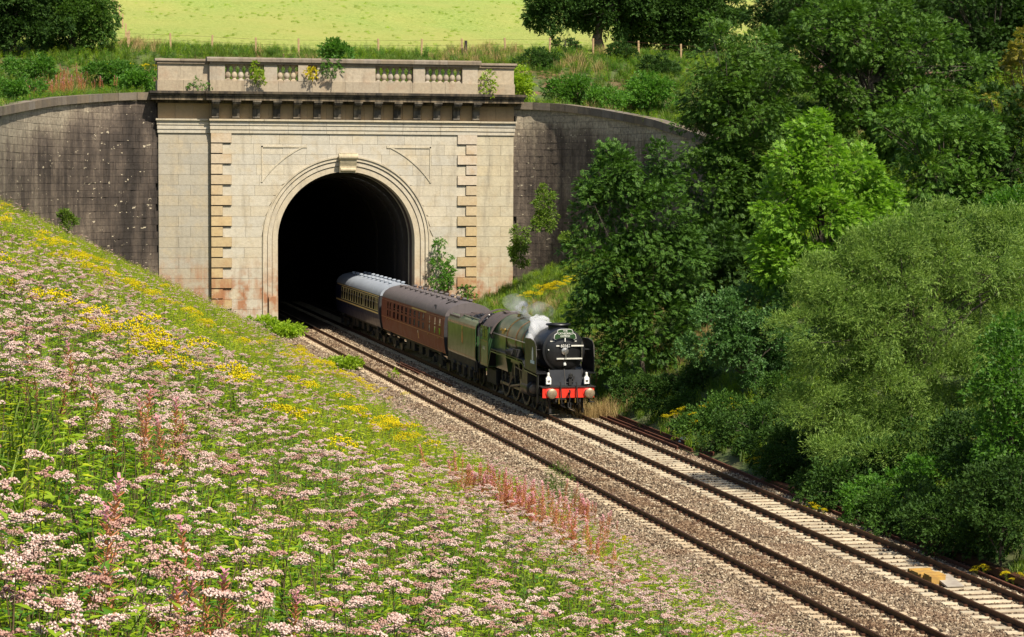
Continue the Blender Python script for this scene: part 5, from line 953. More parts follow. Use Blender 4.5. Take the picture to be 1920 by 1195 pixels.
{'name': 'wall_plant', 'label': 'yellow green shrub growing from the right end of the cornice', 'cat': 'plant', 'base': (32.44, 154.2, 16.08), 'lobes': [(32.39, 154.2, 17.34, 0.28, 0.33, 0.53), (32.4, 154.2, 16.6, 0.37, 0.33, 0.58)], 'mat': 'mead', 'tmpl': 'BROAD5', 'size': 0.26, 'dens': 20, 'trunk': 0.02, 'seed': 41, 'puff': 0.35, 'fill': 0.3},
{'name': 'wall_plant', 'label': 'low plants on the ledge at the left end of the parapet', 'cat': 'plant', 'base': (12.74, 154.4, 16.43), 'lobes': [(12.79, 154.4, 16.84, 0.44, 0.33, 0.18), (12.79, 154.4, 16.6, 0.59, 0.33, 0.19)], 'mat': 'mead3', 'tmpl': 'BROAD5', 'size': 0.22, 'dens': 20, 'trunk': 0.02, 'seed': 42, 'puff': 0.35, 'fill': 0.3},
{'name': 'wall_plant', 'label': 'dark creeper at the foot of the right hand quoins', 'cat': 'plant', 'base': (30.85, 153.9, 2.51), 'lobes': [(30.86, 153.9, 3.14, 0.36, 0.33, 0.27), (30.86, 153.9, 2.77, 0.48, 0.33, 0.29)], 'mat': 'mead3', 'tmpl': 'BROAD5', 'size': 0.26, 'dens': 20, 'trunk': 0.02, 'seed': 43, 'puff': 0.35, 'fill': 0.3},
{'name': 'ivy', 'label': 'tall mass of ivy on the right wing wall', 'cat': 'ivy', 'base': (34.81, 147.5, 6.79), 'lobes': [(34.78, 147.5, 9.1, 0.59, 0.28, 0.85), (34.79, 147.5, 7.71, 0.85, 0.28, 0.93)], 'mat': 'mead4', 'tmpl': 'BROAD5', 'size': 0.24, 'dens': 60, 'trunk': 0.02, 'seed': 44, 'puff': 0.4, 'fill': 0.3},
{'name': 'ivy', 'label': 'ivy on the right wing wall beside the portal corner', 'cat': 'ivy', 'base': (33.9, 150.5, 4.85), 'lobes': [(33.89, 150.5, 6.78, 0.4, 0.29, 0.71), (33.89, 150.5, 5.62, 0.58, 0.29, 0.78)], 'mat': 'mead4', 'tmpl': 'BROAD5', 'size': 0.24, 'dens': 60, 'trunk': 0.02, 'seed': 45, 'puff': 0.4, 'fill': 0.3},
{'name': 'ivy', 'label': 'small strand of creeper low on the right wing wall', 'cat': 'ivy', 'base': (35.36, 143, 5.67), 'lobes': [(35.35, 143.0, 6.95, 0.29, 0.27, 0.47), (35.35, 143.0, 6.18, 0.41, 0.27, 0.51)], 'mat': 'mead4', 'tmpl': 'BROAD5', 'size': 0.24, 'dens': 60, 'trunk': 0.02, 'seed': 46, 'puff': 0.4, 'fill': 0.3},
{'name': 'ivy', 'label': 'small green plant growing on the left wing wall', 'cat': 'ivy', 'base': (3.76, 143.0, 7.27), 'lobes': [(3.78, 143.0, 8.05, 0.19, 0.27, 0.3), (3.78, 143.0, 7.58, 0.27, 0.27, 0.33)], 'mat': 'mead4', 'tmpl': 'BROAD5', 'size': 0.24, 'dens': 60, 'trunk': 0.02, 'seed': 47, 'puff': 0.4, 'fill': 0.3},
{'name': 'small_fir', 'label': 'slim grey green sapling at the edge of the ballast', 'cat': 'sapling', 'base': (16.33, 67.5, -0.3), 'lobes': [(16.36, 67.5, 1.45, 0.19, 0.22, 0.29), (16.26, 67.5, 1.09, 0.36, 0.29, 0.29), (16.47, 67.5, 0.76, 0.42, 0.32, 0.29)], 'mat': 'mead4', 'tmpl': 'TUFT8', 'size': 0.2, 'dens': 60, 'trunk': 0.02, 'seed': 48, 'puff': 0.25, 'fill': 0.3},
{'name': 'leafy_shrub', 'label': 'dark green shrub at the bank foot beside the near rail', 'cat': 'shrub', 'base': (18.91, 128, 0.0), 'lobes': [(17.91, 128.0, -0.3, 0.74, 0.55, 0.49), (18.81, 128.0, -0.86, 0.74, 0.55, 0.49)], 'mat': 'mead', 'tmpl': 'BROAD5', 'size': 0.28, 'dens': 38, 'trunk': 0.03, 'seed': 49, 'puff': 0.4, 'fill': 0.3},
{'name': 'leafy_shrub', 'label': 'green shrub at the bank foot just outside the tunnel mouth', 'cat': 'shrub', 'base': (17.0, 148, 0.6), 'lobes': [(16.3, 148.0, 0.91, 0.99, 0.7, 0.57), (17.68, 148.0, 0.21, 0.92, 0.7, 0.64)], 'mat': 'mead', 'tmpl': 'BROAD5', 'size': 0.3, 'dens': 38, 'trunk': 0.03, 'seed': 50, 'puff': 0.45, 'fill': 0.3},
{'name': 'leafy_shrub', 'label': 'green shrub standing in the pink flowers, upper middle of the bank', 'cat': 'shrub', 'base': (6.21, 86, 4.2), 'lobes': [(5.8, 86.0, 4.64, 0.7, 0.48, 0.37), (6.69, 86.0, 4.33, 0.7, 0.48, 0.37)], 'mat': 'mead3', 'tmpl': 'BROAD5', 'size': 0.22, 'dens': 44, 'trunk': 0.03, 'seed': 51, 'puff': 0.4, 'fill': 0.3},
{'name': 'leafy_shrub', 'label': 'green leafy shrub among flowers at the left edge', 'cat': 'shrub', 'base': (0.08, 22, 8.2), 'lobes': [(-0.01, 22.0, 8.66, 0.21, 0.19, 0.21), (0.16, 22.0, 8.56, 0.21, 0.18, 0.19)], 'mat': 'mead3', 'tmpl': 'BROAD5', 'size': 0.1, 'dens': 120, 'trunk': 0.012, 'seed': 52, 'puff': 0.14, 'fill': 0.3},
{'name': 'sprig', 'label': 'pale green sprig growing over the near rail', 'cat': 'weed', 'base': (20.33, 122, -0.1), 'lobes': [(20.28, 122.0, -0.41, 0.26, 0.21, 0.2)], 'mat': 'mead', 'tmpl': 'BROAD5', 'size': 0.22, 'dens': 14, 'trunk': 0.01, 'seed': 53, 'puff': 0.25, 'fill': 0.3},
{'name': 'trackside_bush', 'label': 'low bush filling the gap under the willow beside the tracks', 'cat': 'bush', 'base': (26.93, 73.5, -0.18), 'lobes': [(26.82, 73.64, 0.44, 0.63, 0.54, 0.56), (27.39, 73.56, 0.58, 0.63, 0.57, 0.63), (27.04, 73.54, 0.19, 0.63, 0.47, 0.42)], 'mat': 'dark', 'tmpl': 'BROAD5', 'size': 0.19, 'dens': 44, 'trunk': 0.05, 'seed': 54, 'puff': 0.5, 'fill': 0.3},
{'name': 'trackside_bush', 'label': 'low bush between the rounded and the broad trackside bushes', 'cat': 'bush', 'base': (26.88, 68.5, -0.21), 'lobes': [(26.7, 68.46, 0.52, 0.66, 0.56, 0.59), (27.32, 68.44, 0.66, 0.66, 0.59, 0.66), (27.02, 68.57, 0.23, 0.66, 0.49, 0.44)], 'mat': 'mead3', 'tmpl': 'BROAD5', 'size': 0.19, 'dens': 44, 'trunk': 0.05, 'seed': 55, 'puff': 0.5, 'fill': 0.3},
{'name': 'trackside_bush', 'label': 'low bush just left of the tall dark trackside bush', 'cat': 'bush', 'base': (26.8, 64, -0.25), 'lobes': [(26.59, 63.82, 0.52, 0.61, 0.55, 0.61), (27.32, 64.15, 0.61, 0.61, 0.59, 0.69), (26.97, 64.12, 0.19, 0.61, 0.48, 0.46)], 'mat': 'dark', 'tmpl': 'BROAD5', 'size': 0.19, 'dens': 44, 'trunk': 0.05, 'seed': 56, 'puff': 0.5, 'fill': 0.3},
{'name': 'trackside_bush', 'label': 'low bush between the two tall dark bushes at lower right', 'cat': 'bush', 'base': (26.71, 60, -0.29), 'lobes': [(26.69, 60.18, 0.68, 0.57, 0.52, 0.57), (27.11, 59.86, 0.86, 0.57, 0.55, 0.65), (26.8, 59.89, 0.45, 0.57, 0.45, 0.43)], 'mat': 'dark', 'tmpl': 'BROAD5', 'size': 0.19, 'dens': 44, 'trunk': 0.05, 'seed': 57, 'puff': 0.5, 'fill': 0.3},
{'name': 'trackside_bush', 'label': 'low bush left of the rounded bush under the willow', 'cat': 'bush', 'base': (27.87, 80, 0.28), 'lobes': [(27.73, 80.18, 0.76, 0.69, 0.62, 0.69), (28.3, 79.95, 0.95, 0.69, 0.66, 0.78), (27.92, 79.92, 0.47, 0.69, 0.54, 0.52)], 'mat': 'dark', 'tmpl': 'BROAD5', 'size': 0.19, 'dens': 44, 'trunk': 0.05, 'seed': 58, 'puff': 0.5, 'fill': 0.3},
{'name': 'trackside_bush', 'label': 'low bush right of the yellow flowers in the bushes', 'cat': 'bush', 'base': (28.09, 86, 0.4), 'lobes': [(27.88, 85.95, 0.93, 0.66, 0.59, 0.66), (28.53, 86.07, 1.07, 0.66, 0.63, 0.74), (28.12, 85.89, 0.63, 0.66, 0.52, 0.49)], 'mat': 'dark', 'tmpl': 'BROAD5', 'size': 0.19, 'dens': 44, 'trunk': 0.05, 'seed': 59, 'puff': 0.5, 'fill': 0.3},
{'name': 'trackside_bush', 'label': 'dark bush in the shade of the mid green ash', 'cat': 'bush', 'base': (29.84, 97, 1.27), 'lobes': [(29.55, 96.99, 1.61, 0.84, 0.75, 0.84), (30.36, 97.09, 1.8, 0.84, 0.8, 0.94), (29.92, 97.09, 1.22, 0.84, 0.66, 0.63)], 'mat': 'dark', 'tmpl': 'BROAD5', 'size': 0.19, 'dens': 44, 'trunk': 0.05, 'seed': 60, 'puff': 0.5, 'fill': 0.3},
{'name': 'trackside_bush', 'label': 'shrub between the elder and the willow', 'cat': 'bush', 'base': (29.52, 86, 1.11), 'lobes': [(29.2, 85.75, 1.77, 0.74, 0.78, 0.99), (30.03, 86.16, 1.97, 0.74, 0.83, 1.11), (29.58, 85.97, 1.3, 0.74, 0.67, 0.74)], 'mat': 'ash2', 'tmpl': 'BROAD5', 'size': 0.19, 'dens': 44, 'trunk': 0.05, 'seed': 61, 'puff': 0.5, 'fill': 0.3},
{'name': 'woodland_tree', 'label': 'dark tree on the slope above the willow at the right edge', 'cat': 'tree', 'base': (47.14, 104, 9.92), 'lobes': [(46.51, 103.93, 9.04, 1.74, 1.46, 1.49), (48.51, 104.06, 9.56, 1.49, 1.46, 1.74), (45.11, 103.85, 7.75, 1.24, 1.01, 1.0), (47.79, 104.26, 7.99, 1.49, 1.12, 1.0)], 'mat': 'ash', 'tmpl': 'SPRAY7', 'size': 0.3, 'dens': 31, 'trunk': 0.2, 'seed': 62, 'puff': 0.8, 'fill': 0.4},
{'name': 'ash_tree', 'label': 'mid green ash filling the slope right of the bright yellow green tree', 'cat': 'tree', 'base': (41.97, 99, 7.34), 'lobes': [(40.19, 98.72, 13.0, 1.66, 1.39, 1.42), (42.17, 99.05, 11.8, 1.89, 1.6, 1.66), (40.97, 98.63, 10.33, 1.89, 1.6, 1.66), (43.03, 99.13, 9.85, 1.66, 1.49, 1.66), (43.61, 99.36, 12.06, 1.3, 1.23, 1.42), (42.1, 99.37, 8.37, 1.89, 1.49, 1.42), (43.92, 98.71, 8.38, 1.18, 1.07, 1.18), (40.68, 99.1, 8.62, 1.18, 1.07, 1.18)], 'mat': 'ash', 'tmpl': 'SPRAY7', 'size': 0.3, 'dens': 31, 'trunk': 0.2, 'seed': 63, 'puff': 0.75, 'fill': 0.4},
{'name': 'woodland_tree', 'label': 'dark tree on the slope behind the golden leaved tree', 'cat': 'tree', 'base': (45.78, 101, 9.24), 'lobes': [(45.57, 101.39, 12.85, 1.45, 1.3, 1.45), (46.38, 100.73, 11.09, 1.33, 1.25, 1.45), (45.13, 100.93, 10.84, 1.21, 1.2, 1.45), (47.36, 101.17, 13.11, 1.21, 1.3, 1.69)], 'mat': 'dark', 'tmpl': 'SPRAY7', 'size': 0.3, 'dens': 31, 'trunk': 0.2, 'seed': 64, 'puff': 0.8, 'fill': 0.4},
{'name': 'slope_bush', 'label': 'dark bush hidden in the base of the willow, left', 'cat': 'bush', 'base': (28.23, 71, 0.47), 'lobes': [(28.04, 71.11, 1.1, 0.82, 0.67, 0.68), (28.77, 70.97, 1.27, 0.82, 0.71, 0.76), (28.36, 71.05, 0.79, 0.82, 0.6, 0.51)], 'mat': 'dark', 'tmpl': 'BROAD5', 'size': 0.19, 'dens': 44, 'trunk': 0.05, 'seed': 65, 'puff': 0.5, 'fill': 0.3},
{'name': 'slope_bush', 'label': 'bush in the base of the willow above the broad bush', 'cat': 'bush', 'base': (28.83, 68, 0.77), 'lobes': [(28.63, 68.08, 1.03, 0.85, 0.7, 0.72), (29.38, 67.92, 1.23, 0.85, 0.74, 0.81), (28.97, 68.06, 0.7, 0.85, 0.62, 0.54)], 'mat': 'mead3', 'tmpl': 'BROAD5', 'size': 0.19, 'dens': 44, 'trunk': 0.05, 'seed': 66, 'puff': 0.5, 'fill': 0.3},
{'name': 'slope_bush', 'label': 'dark bush in the base of the willow, right', 'cat': 'bush', 'base': (29.11, 65, 0.91), 'lobes': [(28.93, 65.04, 1.67, 0.75, 0.67, 0.75), (29.69, 65.1, 1.84, 0.75, 0.71, 0.84), (29.24, 65.0, 1.32, 0.75, 0.59, 0.56)], 'mat': 'dark', 'tmpl': 'BROAD5', 'size': 0.19, 'dens': 44, 'trunk': 0.05, 'seed': 67, 'puff': 0.5, 'fill': 0.3},
{'name': 'slope_bush', 'label': 'green bush under the bright bush at the right edge', 'cat': 'bush', 'base': (28.92, 62.5, 0.81), 'lobes': [(28.77, 62.44, 2.32, 0.54, 0.57, 0.72), (29.32, 62.48, 2.5, 0.54, 0.61, 0.81), (29.11, 62.65, 1.96, 0.54, 0.48, 0.54)], 'mat': 'mead3', 'tmpl': 'BROAD5', 'size': 0.19, 'dens': 44, 'trunk': 0.05, 'seed': 68, 'puff': 0.5, 'fill': 0.3},
{'name': 'slope_bush', 'label': 'rough green bush on the slope at the right edge, above the willow', 'cat': 'bush', 'base': (38.41, 84, 5.56), 'lobes': [(37.94, 83.86, 9.35, 0.88, 0.69, 0.64), (38.79, 83.83, 9.52, 0.88, 0.72, 0.72), (38.31, 83.84, 9.06, 0.88, 0.62, 0.48)], 'mat': 'mead3', 'tmpl': 'BROAD5', 'size': 0.19, 'dens': 44, 'trunk': 0.05, 'seed': 69, 'puff': 0.5, 'fill': 0.3},
{'name': 'slope_bush', 'label': 'dark bush just above the willow top', 'cat': 'bush', 'base': (36.51, 82, 4.61), 'lobes': [(36.28, 82.11, 8.56, 0.63, 0.49, 0.47), (36.92, 82.18, 8.68, 0.63, 0.52, 0.53), (36.46, 81.94, 8.35, 0.63, 0.44, 0.35)], 'mat': 'dark', 'tmpl': 'BROAD5', 'size': 0.19, 'dens': 44, 'trunk': 0.05, 'seed': 70, 'puff': 0.5, 'fill': 0.3},
{'name': 'trackside_bush', 'label': 'low weeds between the scrap rails and the brambles', 'cat': 'bush', 'base': (27.69, 91.5, 0.19), 'lobes': [(27.52, 91.44, 0.01, 0.53, 0.41, 0.39), (28.0, 91.41, 0.1, 0.53, 0.43, 0.43), (27.76, 91.52, -0.17, 0.53, 0.37, 0.29)], 'mat': 'dark', 'tmpl': 'BROAD5', 'size': 0.19, 'dens': 44, 'trunk': 0.05, 'seed': 71, 'puff': 0.45, 'fill': 0.3},
{'name': 'trackside_bush', 'label': 'low dark bush hanging over the loose rail, middle', 'cat': 'bush', 'base': (26.33, 68, -0.42), 'lobes': [(26.2, 68.0, -0.25, 0.59, 0.44, 0.39), (26.8, 68.1, -0.18, 0.59, 0.46, 0.44), (26.43, 67.94, -0.43, 0.59, 0.4, 0.29)], 'mat': 'dark', 'tmpl': 'BROAD5', 'size': 0.19, 'dens': 44, 'trunk': 0.05, 'seed': 72, 'puff': 0.45, 'fill': 0.3},
{'name': 'trackside_bush', 'label': 'bush filling the gap below the bright bush', 'cat': 'bush', 'base': (28.61, 63.5, 0.66), 'lobes': [(28.5, 63.69, 2.18, 0.73, 0.66, 0.73), (29.12, 63.48, 2.38, 0.73, 0.7, 0.82), (28.78, 63.61, 1.84, 0.73, 0.57, 0.55)], 'mat': 'dark', 'tmpl': 'BROAD5', 'size': 0.19, 'dens': 44, 'trunk': 0.05, 'seed': 73, 'puff': 0.45, 'fill': 0.3},
{'name': 'trackside_bush', 'label': 'low dark bush overhanging the loose rail, upper', 'cat': 'bush', 'base': (27.02, 77, -0.14), 'lobes': [(26.9, 77.08, 0.18, 0.59, 0.43, 0.37), (27.47, 77.12, 0.26, 0.59, 0.45, 0.41), (27.11, 77.0, 0.02, 0.59, 0.39, 0.28)], 'mat': 'dark', 'tmpl': 'BROAD5', 'size': 0.19, 'dens': 44, 'trunk': 0.05, 'seed': 74, 'puff': 0.45, 'fill': 0.3},
{'name': 'woodland_tree', 'label': 'dark tree at the top edge between the broad ash and the corner tree', 'cat': 'tree', 'base': (64.49, 158, 18.59), 'lobes': [(56.09, 158.14, 21.99, 2.27, 1.87, 1.89), (59.34, 158.09, 20.9, 2.65, 2.21, 2.27), (63.2, 157.52, 21.32, 3.02, 2.38, 2.27), (67.13, 158.0, 21.03, 2.65, 2.21, 2.27), (70.79, 158.77, 22.31, 3.02, 2.55, 2.65), (73.7, 158.63, 21.57, 2.27, 2.21, 2.65), (61.43, 157.26, 23.18, 3.4, 2.55, 2.27), (68.44, 158.25, 23.78, 3.4, 2.55, 2.27)], 'mat': 'dark', 'tmpl': 'SPRAY7', 'size': 0.4, 'dens': 26, 'trunk': 0.28, 'seed': 75, 'puff': 1.0, 'fill': 0.35},
{'name': 'trackside_bush', 'label': 'dark bush behind the broad leafy trackside bush', 'cat': 'bush', 'base': (29.61, 70.5, 1.16), 'lobes': [(29.34, 70.42, 1.86, 0.81, 0.67, 0.67), (30.08, 70.31, 2.03, 0.81, 0.71, 0.76), (29.66, 70.38, 1.55, 0.81, 0.59, 0.51)], 'mat': 'dark', 'tmpl': 'BROAD5', 'size': 0.19, 'dens': 44, 'trunk': 0.05, 'seed': 76, 'puff': 0.45, 'fill': 0.3},
{'name': 'trackside_bush', 'label': 'dark bush between the willow and the bright right hand bush', 'cat': 'bush', 'base': (29.51, 67.5, 1.11), 'lobes': [(29.37, 67.63, 2.35, 0.71, 0.61, 0.65), (30.1, 67.72, 2.49, 0.71, 0.65, 0.73), (29.62, 67.51, 2.06, 0.71, 0.54, 0.48)], 'mat': 'dark', 'tmpl': 'BROAD5', 'size': 0.19, 'dens': 44, 'trunk': 0.05, 'seed': 77, 'puff': 0.45, 'fill': 0.3},
{'name': 'trackside_bush', 'label': 'low weeds on the ground between white stone and bushes', 'cat': 'bush', 'base': (27.33, 86, 0.01), 'lobes': [(27.16, 85.97, 0.27, 0.58, 0.41, 0.33), (27.7, 86.0, 0.34, 0.58, 0.43, 0.37), (27.42, 86.06, 0.1, 0.58, 0.37, 0.25)], 'mat': 'dark', 'tmpl': 'BROAD5', 'size': 0.19, 'dens': 44, 'trunk': 0.05, 'seed': 78, 'puff': 0.45, 'fill': 0.3},
{'name': 'trackside_bush', 'label': 'dark undergrowth at the foot of the dark ash trunk', 'cat': 'bush', 'base': (28.32, 98.5, 0.51), 'lobes': [(28.07, 98.63, 0.89, 0.85, 0.72, 0.75), (28.74, 98.25, 1.1, 0.85, 0.76, 0.85), (28.34, 98.39, 0.57, 0.85, 0.64, 0.57)], 'mat': 'dark', 'tmpl': 'BROAD5', 'size': 0.19, 'dens': 44, 'trunk': 0.05, 'seed': 79, 'puff': 0.45, 'fill': 0.3},
{'name': 'trackside_bush', 'label': 'dark weeds on the bank just right of the engine', 'cat': 'bush', 'base': (27.78, 101, 0.24), 'lobes': [(27.63, 101.14, 0.9, 0.58, 0.5, 0.54), (28.12, 101.0, 1.04, 0.58, 0.54, 0.61), (27.83, 101.04, 0.67, 0.58, 0.44, 0.41)], 'mat': 'dark', 'tmpl': 'BROAD5', 'size': 0.19, 'dens': 44, 'trunk': 0.05, 'seed': 80, 'puff': 0.45, 'fill': 0.3}]
for t in TREES:
    r, n = tree(**{**t, 'tmpl': globals()[t['tmpl']]}); TRI += n
# pale dead branches in the field oak
m = MB(); rg = random.Random(5)
for k in range(7):
    p = Vector((50.0, 189.2, 25.07))+Vector((rg.uniform(-.4, .4), 0, rg.uniform(-.3, .3))); d = Vector((rg.uniform(-.6, .6), -.2, rg.uniform(-1, -.2)))
    for q in range(4): n_ = p+d*.55; m.tube(p, n_, .05-.009*q, .042-.009*q, 5); p = n_; d = d+Vector((rg.uniform(-.6, .6), 0, rg.uniform(-.5, .5)))
oak = [o for o in S.objects if o.name.startswith('field_oak')][0]
for i_, q in enumerate(m.v): m.v[i_] = tuple(a-b for a, b in zip(q, oak.location))
m.build('dead_branch', 'dead', oak)
# ------------------------------------------------------------------ fence along the field edge
fence = thing('field_fence', 'wooden post and wire fence along the lower edge of the pasture', 'fence', (22, FENCE_Y, 20))
pm = MB().box(-.07, .07, -.07, .07, -.4, 1.35).mesh('post', 'post')
PX = [2.24, 6.3, 9.71, 13.07, 16.32, 19.86, 23.3, 26.63, 29.82, 33.34, 36.75, 40.37, 44.07, 47.8, 51.74, 55.39]
for x in PX:
    o = link(bpy.data.objects.new('post', pm), fence); o.location = (x-22, -.4, float(h_up(x, FENCE_Y-.4))-20); o.rotation_euler = (random.gauss(0, .03), random.gauss(0, .03), 0)
m = MB()
for z in (.35, .8, 1.2):
    pts = [(x-22, -.48, float(h_up(x, FENCE_Y-.4))-20+z) for x in np.arange(PX[0]-12, PX[-1]+14, 2.5)]; m.path(pts, .008, 3)
m.build('wire', 'rail', fence, kind='stuff')
m = MB(); m.tube((0, 0, -.3), (.02, 0, 1.5), .13, .12, 8); o = m.build('dark_post', 'tar', None, True); o.location = (36.9, 185.0, 20.3); o['label'] = 'thick dark post standing by the pale fence posts above the portal'; o['category'] = 'post'
f2 = thing('hedge_fence', 'row of thin pale posts climbing the pasture beside the left trees', 'fence', [(9.87, 187.0, 21.91), (10.29, 200.0, 23.18), (10.72, 214.0, 24.49), (11.17, 229.0, 25.92), (11.67, 246.0, 27.55), (12.11, 264.0, 29.25), (12.71, 284.0, 31.17)][0])
b0 = Vector([(9.87, 187.0, 21.91), (10.29, 200.0, 23.18), (10.72, 214.0, 24.49), (11.17, 229.0, 25.92), (11.67, 246.0, 27.55), (12.11, 264.0, 29.25), (12.71, 284.0, 31.17)][0])
for p in [(9.87, 187.0, 21.91), (10.29, 200.0, 23.18), (10.72, 214.0, 24.49), (11.17, 229.0, 25.92), (11.67, 246.0, 27.55), (12.11, 264.0, 29.25), (12.71, 284.0, 31.17)]:
    o = link(bpy.data.objects.new('post', pm), f2); z = float(hill(p[0], p[1])); o.location = (p[0]-b0.x, p[1]-b0.y, z-b0.z)
# ------------------------------------------------------------------ meadow templates
def mb_np(V, F, mats, midx, name): return npmesh(name, np.array(V), np.array(F), mats, midx)
def stem_mesh(h, leaves, rg, lw, ll, droop=.5, lean=.08, r=.007, n0=.08, n1=1.0):
    """stem and its lanceolate leaves: triangles, material 0 stalk, 1 leaf"""
    V = []; F = []; M_ = []; lx, ly = rg.normal(0, lean, 2)
    def P(t): return np.array([lx*t*t*h, ly*t*t*h, t*h])
    for k in range(3):
        a, b = P(k/3), P((k+1)/3); i0 = len(V)
        for p, rr in ((a, r*(1-.25*k)), (b, r*(1-.25*(k+1)))):
            for j in range(3): an = 2*PI*j/3; V.append(p+np.array([math.cos(an)*rr, math.sin(an)*rr, 0]))
        for j in range(3): q = (j+1) % 3; F += [(i0+j, i0+q, i0+3+q), (i0+j, i0+3+q, i0+3+j)]; M_ += [0, 0]
    for k in range(leaves):
        t = n0+(n1-n0)*(k+rg.uniform(0, 1))/leaves; a = k*2.4+rg.normal(0, .4); s = (1-.45*t)*rg.uniform(.7, 1.2)
        d = np.array([math.cos(a), math.sin(a), .45-droop*rg.uniform(0, 1)]); d /= np.linalg.norm(d); sd = np.array([-math.sin(a), math.cos(a), rg.normal(0, .25)])
        o = P(t); i0 = len(V); tip = o+d*ll*s+np.array([0, 0, -.25*ll*s*droop]); mid = o+d*ll*s*.5
        V += [o, mid+sd*lw*s, tip, mid-sd*lw*s]; F += [(i0, i0+1, i0+2), (i0, i0+2, i0+3)]; M_ += [1, 1]
    return V, F, M_, P(1.0)
def dome(V, F, M_, c, r, h, nb, rg, mid, sz):
    OCT = np.array([(1,0,0), (-.5,.87,0), (-.5,-.87,0), (0,0,1.1)])
    for k in range(nb):
        a = rg.uniform(0, 2*PI); q = math.sqrt(rg.uniform(0, 1)); p = c+np.array([r*q*math.cos(a), r*q*math.sin(a), h*(1-q*q)+rg.normal(0, h*.15)]); i0 = len(V); s = sz*rg.uniform(.6, 1.3); an = rg.uniform(0, 2*PI)
        for o in OCT: V.append(p+s*np.array([o[0]*math.cos(an)-o[1]*math.sin(an), o[0]*math.sin(an)+o[1]*math.cos(an), o[2]]))
        F += [(i0, i0+1, i0+3), (i0+1, i0+2, i0+3), (i0+2, i0, i0+3), (i0, i0+2, i0+1)]; M_ += [mid]*4
def head_mesh(rg, top, nsub, R0, nb, sz, mid=0, flat=.35):
    V = []; F = []; M_ = []
    for k in range(nsub):
        a = 2.4*k+rg.normal(0, .3); q = R0*math.sqrt((k+.3)/nsub); c = top+np.array([q*math.cos(a), q*math.sin(a), rg.normal(0, .012)-q*q*2.2])
        dome(V, F, M_, c, R0*.44, R0*flat, nb, rg, mid, sz)
    return V, F, M_
AGRI = []                                       # hemp agrimony: plant mesh + flower head mesh pairs
for k in range(7):
    rg = np.random.default_rng(k); h = rg.uniform(.75, 1.1); V, F, M_, top = stem_mesh(h, 22, rg, .017, .14, .6)
    pm_ = mb_np(V, F, ['stalk', ('mead', 'mead3', 'mead')[k % 3]], M_, 'plant'); V, F, M_ = head_mesh(rg, top, 4+k % 5, .040+.009*(k % 4), 24, .0080)
    AGRI.append((pm_, mb_np(V, F, 'pink', M_, 'flower_head'), h))
LEAFY = []
for k in range(6):
    rg = np.random.default_rng(20+k); V, F, M_, top = stem_mesh(rg.uniform(.6, 1.0), 30, rg, .016, .16, .7); 
    V2, F2, M2, _ = stem_mesh(rg.uniform(.4, .7), 20, rg, .018, .15, .6); o = len(V); V += [v+np.array([.09, .05, 0]) for v in V2]; F += [tuple(i+o for i in f) for f in F2]; M_ += M2
    LEAFY.append(mb_np(V, F, ['stalk', ('mead', 'mead2', 'mead3')[k % 3]], M_, 'leafy_stems'))
def blades(n, h, sp, rg, w=.006, mats=('straw',), bend=.35):
    V = []; F = []
    for k in range(n):
        b = rg.normal(0, sp, 2); a = rg.uniform(0, 2*PI); hh = h*rg.uniform(.6, 1.1); d = np.array([math.cos(a), math.sin(a), 0]); s = np.array([-d[1], d[0], 0])*w; p0 = np.array([b[0], b[1], 0]); p1 = p0+d*hh*bend*.35+np.array([0, 0, hh*.6]); p2 = p0+d*hh*bend+np.array([0, 0, hh]); i0 = len(V)
        V += [p0-s, p0+s, p1-s*.8, p1+s*.8, p2]; F += [(i0, i0+1, i0+3), (i0, i0+3, i0+2), (i0+2, i0+3, i0+4)]
    return V, F
GRASS = []; DRY = []
for k in range(3):
    rg = np.random.default_rng(40+k); V, F = blades(34, .55, .09, rg, .008); GRASS.append(mb_np(V, F, ('mead', 'mead4', 'mead4')[k], None, 'grass_tuft'))
    V, F = blades(40, .85, .10, rg, .005, bend=.25); DRY.append(mb_np(V, F, 'straw', None, 'dry_grass_tuft'))
RAG = []
for k in range(3):
    rg = np.random.default_rng(60+k); V, F, M_, top = stem_mesh(rg.uniform(.6, .85), 26, rg, .02, .11, .6); st = mb_np(V, F, ['stalk', 'mead'], M_, 'plant')
    V, F, M_ = head_mesh(rg, top, 9, .15, 13, .014, 0, .3); RAG.append((st, mb_np(V, F, 'yellow', M_, 'flower_head')))
WIL = []
for k in range(3):
    rg = np.random.default_rng(80+k); h = rg.uniform(.9, 1.25); V, F, M_, top = stem_mesh(h*.75, 18, rg, .010, .13, .5); st = mb_np(V, F, ['stalk', 'straw' if k == 1 else 'mead2'], M_, 'plant'); V = []; F = []; M_ = []
    for j in range(64):                         # seed pods then petals up the spike
        t = j/64; a = j*2.4; d = np.array([math.cos(a), math.sin(a), .9]); o = np.array([0, 0, h*(.55+.45*t)])+top*np.array([1, 1, 0]); ln = .07*(1-.7*t); s = np.array([-d[1], d[0], 0])*(.004 if t < .6 else .006); i0 = len(V)
        V += [o-s, o+s, o+d*ln+s, o+d*ln-s]; F += [(i0, i0+1, i0+2), (i0, i0+2, i0+3)]; M_ += [0 if t < .82 else 1]*2
    WIL.append((st, mb_np(V, F, ['pod', 'magenta'], M_, 'flower_spike')))
